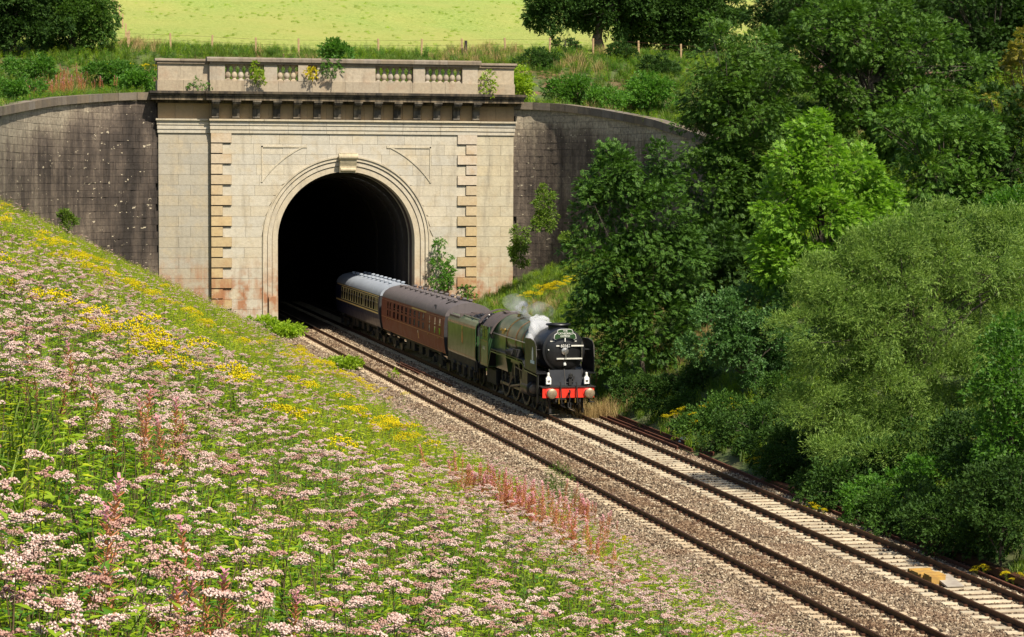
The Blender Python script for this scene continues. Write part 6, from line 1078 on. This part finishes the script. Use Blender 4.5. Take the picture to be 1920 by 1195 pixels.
# ------------------------------------------------------------------ scatter machinery: stuff as geometry-node instances of visible plants
def gn_scatter(name, pts, rot, scl, sources, label, seed=0):
    me = bpy.data.meshes.new(name); me.vertices.add(len(pts)); me.vertices.foreach_set('co', np.ascontiguousarray(pts, np.float32).ravel())
    for nm, arr in (('rot', rot), ('scl', scl)):
        at = me.attributes.new(nm, 'FLOAT_VECTOR', 'POINT'); at.data.foreach_set('vector', np.ascontiguousarray(arr, np.float32).ravel())
    at = me.attributes.new('idx', 'INT', 'POINT'); at.data.foreach_set('value', np.random.default_rng(seed).integers(0, max(1, len(sources)), len(pts)).astype(np.int32))
    o = link(bpy.data.objects.new(name, me), label=label, kind='stuff')
    g = bpy.data.node_groups.new(name, 'GeometryNodeTree'); g.interface.new_socket('Geometry', in_out='INPUT', socket_type='NodeSocketGeometry'); g.interface.new_socket('Geometry', in_out='OUTPUT', socket_type='NodeSocketGeometry')
    N_ = g.nodes.new; lk = g.links.new; gi = N_('NodeGroupInput'); go = N_('NodeGroupOutput'); iop = N_('GeometryNodeInstanceOnPoints')
    mp = N_('GeometryNodeMeshToPoints'); lk(gi.outputs[0], mp.inputs[0]); lk(mp.outputs[0], iop.inputs['Points'])
    def attr(nm, t):
        a = N_('GeometryNodeInputNamedAttribute'); a.data_type = t; a.inputs['Name'].default_value = nm; return a.outputs[0]
    e = N_('FunctionNodeEulerToRotation'); lk(attr('rot', 'FLOAT_VECTOR'), e.inputs[0]); lk(e.outputs[0], iop.inputs['Rotation']); lk(attr('scl', 'FLOAT_VECTOR'), iop.inputs['Scale'])
    if sources == 'stones':
        ic = N_('GeometryNodeMeshIcoSphere'); ic.inputs['Radius'].default_value = .5; ic.inputs['Subdivisions'].default_value = 1
        sm_ = N_('GeometryNodeSetMaterial'); sm_.inputs['Material'].default_value = MAT['ballast']; lk(ic.outputs[0], sm_.inputs[0]); lk(sm_.outputs[0], iop.inputs['Instance'])
    else:
        j = N_('GeometryNodeJoinGeometry')
        for src in sources:
            j2 = N_('GeometryNodeJoinGeometry')
            for ob in src: oi = N_('GeometryNodeObjectInfo'); oi.inputs['Object'].default_value = ob; lk(oi.outputs['Geometry'], j2.inputs[0])
            gti = N_('GeometryNodeGeometryToInstance'); lk(j2.outputs[0], gti.inputs[0]); lk(gti.outputs[0], j.inputs[0])
        lk(j.outputs[0], iop.inputs['Instance']); iop.inputs['Pick Instance'].default_value = True; lk(attr('idx', 'INT'), iop.inputs['Instance Index'])
    lk(iop.outputs[0], go.inputs[0]); md_ = o.modifiers.new('scatter', 'NODES'); md_.node_group = g; return o
def stand(mesh, name, label, cat, p, group=None, head=None, kind=None, rz=None, s=1., tilt=.08):
    o = link(bpy.data.objects.new(name, mesh), None, label, cat, group, kind); o.location = p; o.rotation_euler = (random.gauss(0, tilt), random.gauss(0, tilt), random.uniform(0, 6.28) if rz is None else rz); o.scale = (s, s, s); h = None
    if head: h = link(bpy.data.objects.new('flower_head', head), o)
    return o, h
def rots(n, rg, tilt=.15): return np.stack([rg.normal(0, tilt, n), rg.normal(0, tilt, n), rg.uniform(0, 6.28, n)], -1)
# ------------------------------------------------------------------ the flower bank, left
def bank_points(n, rg, y0, y1, xm=0., tail=0.):
    """points on the left bank inside the view wedge, denser near the camera"""
    out = []
    while sum(map(len, out)) < n:
        k = n*3; y = y0+(y1-y0)*rg.random(k)**1.5; x = rg.uniform(-1.2, 17.5+tail, k); lim = np.tan(R(26))*y+1.0; ok = (x < lim) & (x > -.06*y*0-.8-y*.012)
        z = h_front(x, y); d = x < 16.0+xm+(vnoise(x, y, 4, 21)-.5)*1.4
        ok &= d; out.append(np.stack([x, y, z], -1)[ok])
    return np.concatenate(out)[:n]
PATCH = lambda p, s, sd: vnoise(p[:, 0], p[:, 1]*.8, s, sd)
def inwall(p):                                 # keep plants in front of wing wall and portal face
    yl = np.interp(p[:, 0], [LX[-1]]+LX[::-1]+[XL, 40], [by[2]]+[q[1] for q in WALL_TOP['L']][::-1]+[YF, YF]); return p[p[:, 1] < yl-.4]
rg = np.random.default_rng(5)
far = lambda p: np.clip(p[:, 1]/40, 0, 1)
# (1) leafy green matrix
def hcap(p, h): return np.clip(np.minimum(1, (10.66*(1-np.maximum(p[:, 0], 0)/17.75)-p[:, 2])/h), .25, 1)
tm = []
for k, me in enumerate(LEAFY):
    o, _ = stand(me, 'leafy_plant', None, None, (2.2+.7*k, 11+1.1*k, 0), kind='stuff'); o.location.z = float(h_front(o.location.x, o.location.y)); tm.append([o])
p = inwall(bank_points(21000, rg, 3.5, 154)); p = p[rg.random(len(p)) < .65+.5*PATCH(p, 2.2, 31)]
def top_strip(n, y1=122): x = rg.uniform(-9, -.9, n); y = rg.uniform(4, y1, n); return np.stack([x, y, h_front(x, y)], -1)
p = np.concatenate([p, top_strip(5200)]); s = rg.uniform(.6, 1.0, len(p))*hcap(p, .85); gn_scatter('meadow_leaves', p, rots(len(p), rg), np.stack([s*1.15, s*1.15, s], -1), tm[0::3]+tm[1:2]+tm[2::3], 'green leafy stems growing all over the flower bank', 1)
p = inwall(bank_points(15000, rg, 16, 154)); p = p[(PATCH(p, 9, 33) > .46-.40*np.clip((p[:, 1]-30)/60, 0, 1)) & (p[:, 0] < 15.6)]
s = rg.uniform(.75, 1.1, len(p))*hcap(p, .9); gn_scatter('meadow_leaves_yellow', p, rots(len(p), rg), np.stack([s*1.2, s*1.2, s], -1), tm[1::3], 'yellow green leafy stems on the upper flower bank', 2)
# (2) grasses
tg = []; td = []
for k in range(3):
    o, _ = stand(GRASS[k], 'grass_tuft', None, None, (3+k, 14+k, float(h_front(3+k, 14+k))), kind='stuff'); tg.append([o])
    o, _ = stand(DRY[k], 'dry_grass_tuft', None, None, (8.5+k*.6, 30+k, float(h_front(8.5+k*.6, 30+k))), kind='stuff'); td.append([o])
p = inwall(bank_points(11000, rg, 6, 154, .3)); p = p[rg.random(len(p)) < .35+.65*np.clip((p[:, 1]-15)/40, 0, 1)]; p = np.concatenate([p, top_strip(2600)]); s = rg.uniform(.7, 1.3, len(p))*hcap(p, .65); gn_scatter('meadow_grass', p, rots(len(p), rg), np.stack([s*1.3, s*1.3, s], -1), tg, 'green grass between the flowers on the bank', 3)
p = inwall(bank_points(7000, rg, 8, 150, .5)); edge = p[:, 0] > 14.8+(PATCH(p, 5, 51)-.5)*2
p = p[(PATCH(p, 3, 35) > .60) | (edge & (rg.random(len(p)) < .55))]; s = rg.uniform(.45, .9, len(p))*hcap(p, .9); gn_scatter('dry_grass', p, rots(len(p), rg), np.stack([s, s, s*.9], -1), td, 'straw coloured dry grass on the bank and along its foot', 4)
# (3) hemp agrimony: the nearest stand as single plants, the rest as one mass
def agri_density(p): return (PATCH(p, 2.6, 41)*.62+PATCH(p, 7, 42)*.5)
p = inwall(bank_points(30000, rg, 3.8, 148, -.6)); dn = agri_density(p); fy = np.clip((p[:, 1]-32)/50, 0, 1)*np.clip(1.6-p[:, 0]/14, .40, 1)
keep = rg.random(len(p)) < np.clip((dn-.375-.05*fy)*3.4, .05, .9)*(1-.84*fy); p = p[keep]
p = p[np.argsort(np.hypot(p[:, 0], p[:, 1]))]; near = p[:300]; rest = np.concatenate([p[300:], top_strip(900)]); ta = {}
for i, q in enumerate(near):
    k = i % len(AGRI); pmesh, hmesh, hh = AGRI[k]
    o, h_ = stand(pmesh, 'hemp_agrimony', 'pale pink hemp agrimony plant among those nearest the camera on the bank', 'wildflower', tuple(q-np.array([0, 0, .05])), 'hemp agrimony plants nearest the camera', hmesh, s=random.uniform(.75, 1.05)); ta.setdefault(k, [o, h_])
s = rg.uniform(.72, 1.05, len(rest))*hcap(rest, .85); gn_scatter('hemp_agrimony_mass', rest+np.array([0, 0, .05]), rots(len(rest), rg, .1), np.stack([s*1.3, s*1.3, s], -1), list(ta.values()), 'mass of pale pink hemp agrimony flowers covering the bank', 5)
print('agrimony', len(near), len(rest))
# (4) ragwort clumps and goldenrod, each clump a thing
def clump(x, y, n, sp, kind, label, group, name, cat, hscale=1.):
    z = float(h_front(x, y) if y < YF-1 and kind[1] != 'up' else h_up(x, y)); root = thing(name, label, cat, (x, y, z), group=group); rg_ = np.random.default_rng(int(x*31+y*17)); V = []; lst = kind[0]
    for k in range(n):
        dx, dy = rg_.normal(0, sp, 2); zz = float(h_front(x+dx, y+dy) if kind[1] != 'up' else h_up(x+dx, y+dy))-z
        if isinstance(lst[0], tuple):
            a, b = lst[k % len(lst)]; o = link(bpy.data.objects.new('stem', a), root); h_ = link(bpy.data.objects.new('flower_head', b), o)
        else: o = link(bpy.data.objects.new('stem', lst[k % len(lst)]), root)
        s = hscale*rg_.uniform(.8, 1.2); o.location = (dx, dy, zz); o.scale = (s*1.2, s*1.2, s); o.rotation_euler = (rg_.normal(0, .12), rg_.normal(0, .12), rg_.uniform(0, 6.28))
    return root
CLUMPS = [
(8.99, 56.75, 25, 0.82, 'rag_b', 'yellow ragwort clump low on the bank beside the near track', 'yellow ragwort clumps on the flower bank', 'ragwort', 'wildflower', 1.25),
(14.54, 107.0, 59, 1.34, 'rag_b', 'large vivid yellow clump beside the tunnel end of the track', 'yellow ragwort clumps on the flower bank', 'ragwort', 'wildflower', 1.25),
(12.22, 97.5, 39, 1.2, 'rag_b', 'vivid yellow clump left of the largest one near the tunnel', 'yellow ragwort clumps on the flower bank', 'ragwort', 'wildflower', 1.25),
(4.17, 75.75, 45, 2.37, 'rag_b', 'yellow clump on the upper bank below the dark left wall', 'yellow ragwort clumps on the flower bank', 'ragwort', 'wildflower', 1.25),
(0.79, 35.25, 45, 1.84, 'rag_b', 'broad yellow clump high on the bank near the left edge', 'yellow ragwort clumps on the flower bank', 'ragwort', 'wildflower', 1.25),
(3.11, 92.25, 29, 2.12, 'rag_b', 'yellow clump highest on the bank under the left wall', 'yellow ragwort clumps on the flower bank', 'ragwort', 'wildflower', 1.25),
(2.1, 33.25, 9, 0.38, 'rag_b', 'small yellow clump in the middle of the pink flowers', 'yellow ragwort clumps on the flower bank', 'ragwort', 'wildflower', 1.25),
(2.72, 71.25, 29, 2.37, 'rag_b', 'yellow flowers halfway along the top of the bank', 'yellow ragwort clumps on the flower bank', 'ragwort', 'wildflower', 1.25),
(15.94, 58.5, 4, 0.18, 'rag_b', 'lone yellow flower at the foot of the bank near the ballast', 'yellow ragwort clumps on the flower bank', 'ragwort', 'wildflower', 1.25),
(33.31, 140, 36, 0.9, 'rag_b', 'yellow flowering patch at the foot of the right wing wall', 'yellow flowers along the right bank', 'ragwort', 'wildflower', 1.3),
(28.77, 90, 18, 0.5, 'rag_b', 'yellow flowers in the bushes right of the engine', 'yellow flowers along the right bank', 'ragwort', 'wildflower', 1.0),
(27.54, 93, 7, 0.25, 'rag_b', 'yellow flowers at the end of the scrap rails', 'yellow flowers along the right bank', 'ragwort', 'wildflower', 0.8),
(26.88, 80, 6, 0.2, 'rag_b', 'yellow flowers at the foot of the bushes past the white stone', 'yellow flowers along the right bank', 'ragwort', 'wildflower', 0.8),
(25.69, 70.5, 7, 0.2, 'rag_b', 'yellow flower clump growing on the ballast edge', 'yellow flowers along the right bank', 'ragwort', 'wildflower', 0.6),
(26.17, 58.6, 5, 0.15, 'rag_b', 'yellow flowers beside the cable trough at lower right', 'yellow flowers along the right bank', 'ragwort', 'wildflower', 0.6),
(26.41, 57.2, 5, 0.15, 'rag_b', 'yellow flowers nearest the bottom right corner', 'yellow flowers along the right bank', 'ragwort', 'wildflower', 0.6),
(9.29, 45.5, 28, 0.4375, 'wil_b', 'pink willowherb, left end of the patch beside the near rail', 'rosebay willowherb on the flower bank', 'rosebay_willowherb', 'wildflower', 1.15),
(9.68, 44.5, 52, 0.5, 'wil_b', 'dense pink and straw willowherb in the middle of the patch', 'rosebay willowherb on the flower bank', 'rosebay_willowherb', 'wildflower', 1.15),
(10.34, 44.75, 48, 0.5, 'wil_b', 'pink willowherb right of the dense middle of the patch', 'rosebay willowherb on the flower bank', 'rosebay_willowherb', 'wildflower', 1.15),
(13.37, 53.0, 32, 0.4375, 'wil_b', 'pink willowherb beside the slim sapling', 'rosebay willowherb on the flower bank', 'rosebay_willowherb', 'wildflower', 1.15),
(9.75, 38.25, 28, 0.375, 'wil_b', 'pink willowherb below the slim sapling', 'rosebay willowherb on the flower bank', 'rosebay_willowherb', 'wildflower', 1.15),
(0.36, 19.5, 5, 0.15, 'wil_b', 'reddish willowherb spikes leaning at the left edge', 'rosebay willowherb on the flower bank', 'rosebay_willowherb', 'wildflower', 0.9),
(1.09, 18.75, 8, 0.25, 'wil_b', 'straw and red willowherb left of centre', 'rosebay willowherb on the flower bank', 'rosebay_willowherb', 'wildflower', 0.9),
(1.13, 12.5, 7, 0.125, 'wil_b', 'reddish willowherb at the bottom edge, left of centre', 'rosebay willowherb on the flower bank', 'rosebay_willowherb', 'wildflower', 0.9),
(0.55, 11.25, 6, 0.125, 'wil_b', 'pale willowherb at the bottom left', 'rosebay willowherb on the flower bank', 'rosebay_willowherb', 'wildflower', 0.9),
(27.21, 112, 30, 0.7, 'wil_b', 'pink willowherb on the bank behind the engine', 'rosebay willowherb on the far banks', 'rosebay_willowherb', 'wildflower', 1.1),
(27.44, 108, 16, 0.6, 'wil_b', 'pink willowherb under the dark ash behind the engine', 'rosebay willowherb on the far banks', 'rosebay_willowherb', 'wildflower', 1.1),
(4.19, 168, 40, 1.0, 'wil_up', 'pink willowherb high on the upper left bank', 'rosebay willowherb on the far banks', 'rosebay_willowherb', 'wildflower', 1.3),
(4.12, 156, 60, 1.3, 'wil_up', 'broad pink willowherb patch above the left wing wall', 'rosebay willowherb on the far banks', 'rosebay_willowherb', 'wildflower', 1.3),
(8.8, 172, 30, 0.9, 'rag_up', 'yellow flowers on the bank near the pasture corner', None, 'ragwort', 'wildflower', 1.3),
(26.55, 101, 40, 0.6, 'dry_b', 'bleached dry grass on the bank right of the smokebox', None, 'dry_grass_clump', 'grass', 1.1),
(29.04, 100, 30, 0.7, 'dry_b', 'brownish dry grass under the dark ash', None, 'dry_grass_clump', 'grass', 1.0)]
for (x, y, n, sp, kd, label, group, name, cat, hs) in CLUMPS: clump(x, y, n, sp, ({'rag': RAG, 'wil': WIL, 'leafy': LEAFY[2::3], 'bright': LEAFY[1::3], 'dry': DRY, 'mead': LEAFY[0::3]}[kd.split('_')[0]], kd.split('_')[-1]), label, group, name, cat, hs)
# ------------------------------------------------------------------ right bank, upper bank: rough ground cover
def area(n, rg, x0, x1, y0, y1, hf, cond=None):
    x = rg.uniform(x0, x1, n); y = rg.uniform(y0, y1, n); p = np.stack([x, y, hf(x, y)], -1); return p if cond is None else p[cond(x, y)]
def rwall(x): return np.interp(x, [XR, PR]+RX+[RX[-1]+1], [YF, YF]+[q[1] for q in WALL_TOP['R']]+[WALL_TOP['R'][-1][1]])
cond = lambda x, y: (x > 27.0+(vnoise(x, y, 2, 61)-.5)*.9) & (y < rwall(x)-.4)
p = area(9000, rg, 26.6, 44, 52, 154, h_front, cond); s = rg.uniform(.5, 1.0, len(p)); gn_scatter('verge_grass', p, rots(len(p), rg, .2), np.stack([s*1.5, s*1.5, s], -1), tg, 'rough green grass on the right bank beside the train', 11)
p = area(5200, rg, 26.9, 42, 52, 154, h_front, cond); s = rg.uniform(.5, .95, len(p)); gn_scatter('verge_weeds', p, rots(len(p), rg, .2), np.stack([s*1.4, s*1.4, s], -1), tm[2::3]+tm[0::3], 'leafy weeds on the right bank beside the train', 12)
p = area(2500, rg, 27, 40, 70, 150, h_front, lambda x, y: cond(x, y) & (vnoise(x, y, 4, 66) > .66)); s = rg.uniform(.5, 1.0, len(p)); gn_scatter('verge_dry_grass', p, rots(len(p), rg, .25), np.stack([s*1.2, s*1.2, s], -1), td, 'dry straw grass on the right bank', 13)
ub = lambda x, y: (y > np.interp(x, bx, by)+.9) & (y < FENCE_Y+3)
p = area(16000, rg, -12, 62, 126, 190, h_up, lambda x, y: ub(x, y) & (vnoise(x, y, 5, 71)+.35*(x < 9)-.25*((x > 31) & (x < 40) & (y > 164) & (y < 182)) > .33)); s = rg.uniform(.6, 1.3, len(p)); gn_scatter('bank_weeds', p, rots(len(p), rg, .2), np.stack([s*1.7, s*1.7, s*1.0], -1), tm[2::3]+tm[0:1], 'leafy weeds on the bank above the tunnel', 14)
p = area(9000, rg, -12, 62, 126, 190, h_up, lambda x, y: ub(x, y) & (vnoise(x, y, 6, 72) > .42)); s = rg.uniform(.6, 1.3, len(p)); gn_scatter('bank_grass', p, rots(len(p), rg, .2), np.stack([s*1.7, s*1.7, s], -1), tg[1:], 'long grass on the bank above the tunnel', 15)
p = area(2600, rg, -12, 62, 130, 190, h_up, lambda x, y: ub(x, y) & (vnoise(x, y, 5, 73) > .68)); s = rg.uniform(.7, 1.4, len(p)); gn_scatter('bank_dry_grass', p, rots(len(p), rg, .2), np.stack([s*1.7, s*1.7, s], -1), td, 'dry reddish grass on the bank above the tunnel', 16)
p = area(5000, rg, -60, 140, FENCE_Y+1, 400, hill, lambda x, y: vnoise(x, y, 9, 77) > .35); s = rg.uniform(.3, .7, len(p)); gn_scatter('pasture_tufts', p, rots(len(p), rg, .2), np.stack([s*2.2, s*2.2, s*.7], -1), tg[0:1], 'short grass tufts in the pasture', 17)
p = area(9000, rg, 38, 68, 60, 133, h_front, lambda x, y: x > 26+.12*(y)); s = rg.uniform(.9, 1.8, len(p)); gn_scatter('hillside_weeds', p, rots(len(p), rg, .2), np.stack([s*1.5, s*1.5, s], -1), tm[2::3]+tm[0::3], 'rough weeds on the wooded slope at right', 19)
p = area(7000, rg, 38, 68, 60, 133, h_front); s = rg.uniform(.9, 1.9, len(p)); gn_scatter('hillside_grass', p, rots(len(p), rg, .2), np.stack([s*1.8, s*1.8, s], -1), tg, 'long grass on the wooded slope at right', 20)
# ------------------------------------------------------------------ ballast stones
rg = np.random.default_rng(9)
def stones(n, y0, y1, smin, smax):
    x = rg.uniform(16.9, 27.0, n); y = rg.uniform(y0, y1, n); drop = np.zeros(n, bool)
    for xc, hw, keepf in ((XN, 1.32, .72), (XF, 1.28, .22)):
        inn = np.abs(x-xc) < hw; ph = ((y-24-(.3 if xc == XN else .1)+.325) % .65)-.325; onsl = np.abs(ph) < .15; mid = np.abs(x-xc) < .34
        if xc == XN: drop |= inn & (np.abs(ph) < .19) & ~mid & (rg.random(n) < .96)
        else: drop |= inn & ((np.abs(ph) < .2) | (rg.random(n) < .7))
        drop |= inn & (np.abs(np.abs(x-xc)-.7525) < .10)
    drop |= (x > 26.3) & (rg.random(n) < .5); drop |= (x < 17.6) & (rg.random(n) < (17.6-x)*1.2)
    x, y = x[~drop], y[~drop]; s = rg.uniform(smin, smax, len(x)); z = bed_z(x)+s*.12+rg.uniform(-.012, .02, len(x))
    return np.stack([x, y, z], -1), np.stack([s*rg.uniform(.8, 1.3, len(x)), s*rg.uniform(.8, 1.4, len(x)), s*rg.uniform(.5, .8, len(x))], -1)
A = [stones(68000, 46, 72, .045, .085), stones(42000, 72, 104, .055, .10), stones(20000, 104, 165, .07, .12)]
pts = np.concatenate([a[0] for a in A]); scl = np.concatenate([a[1] for a in A]); gn_scatter('ballast_stones', pts, rg.uniform(-3.14, 3.14, (len(pts), 3)), scl, 'stones', 'loose grey brown ballast stones around the sleepers', 18)
print('TREE TRIS', TRI)
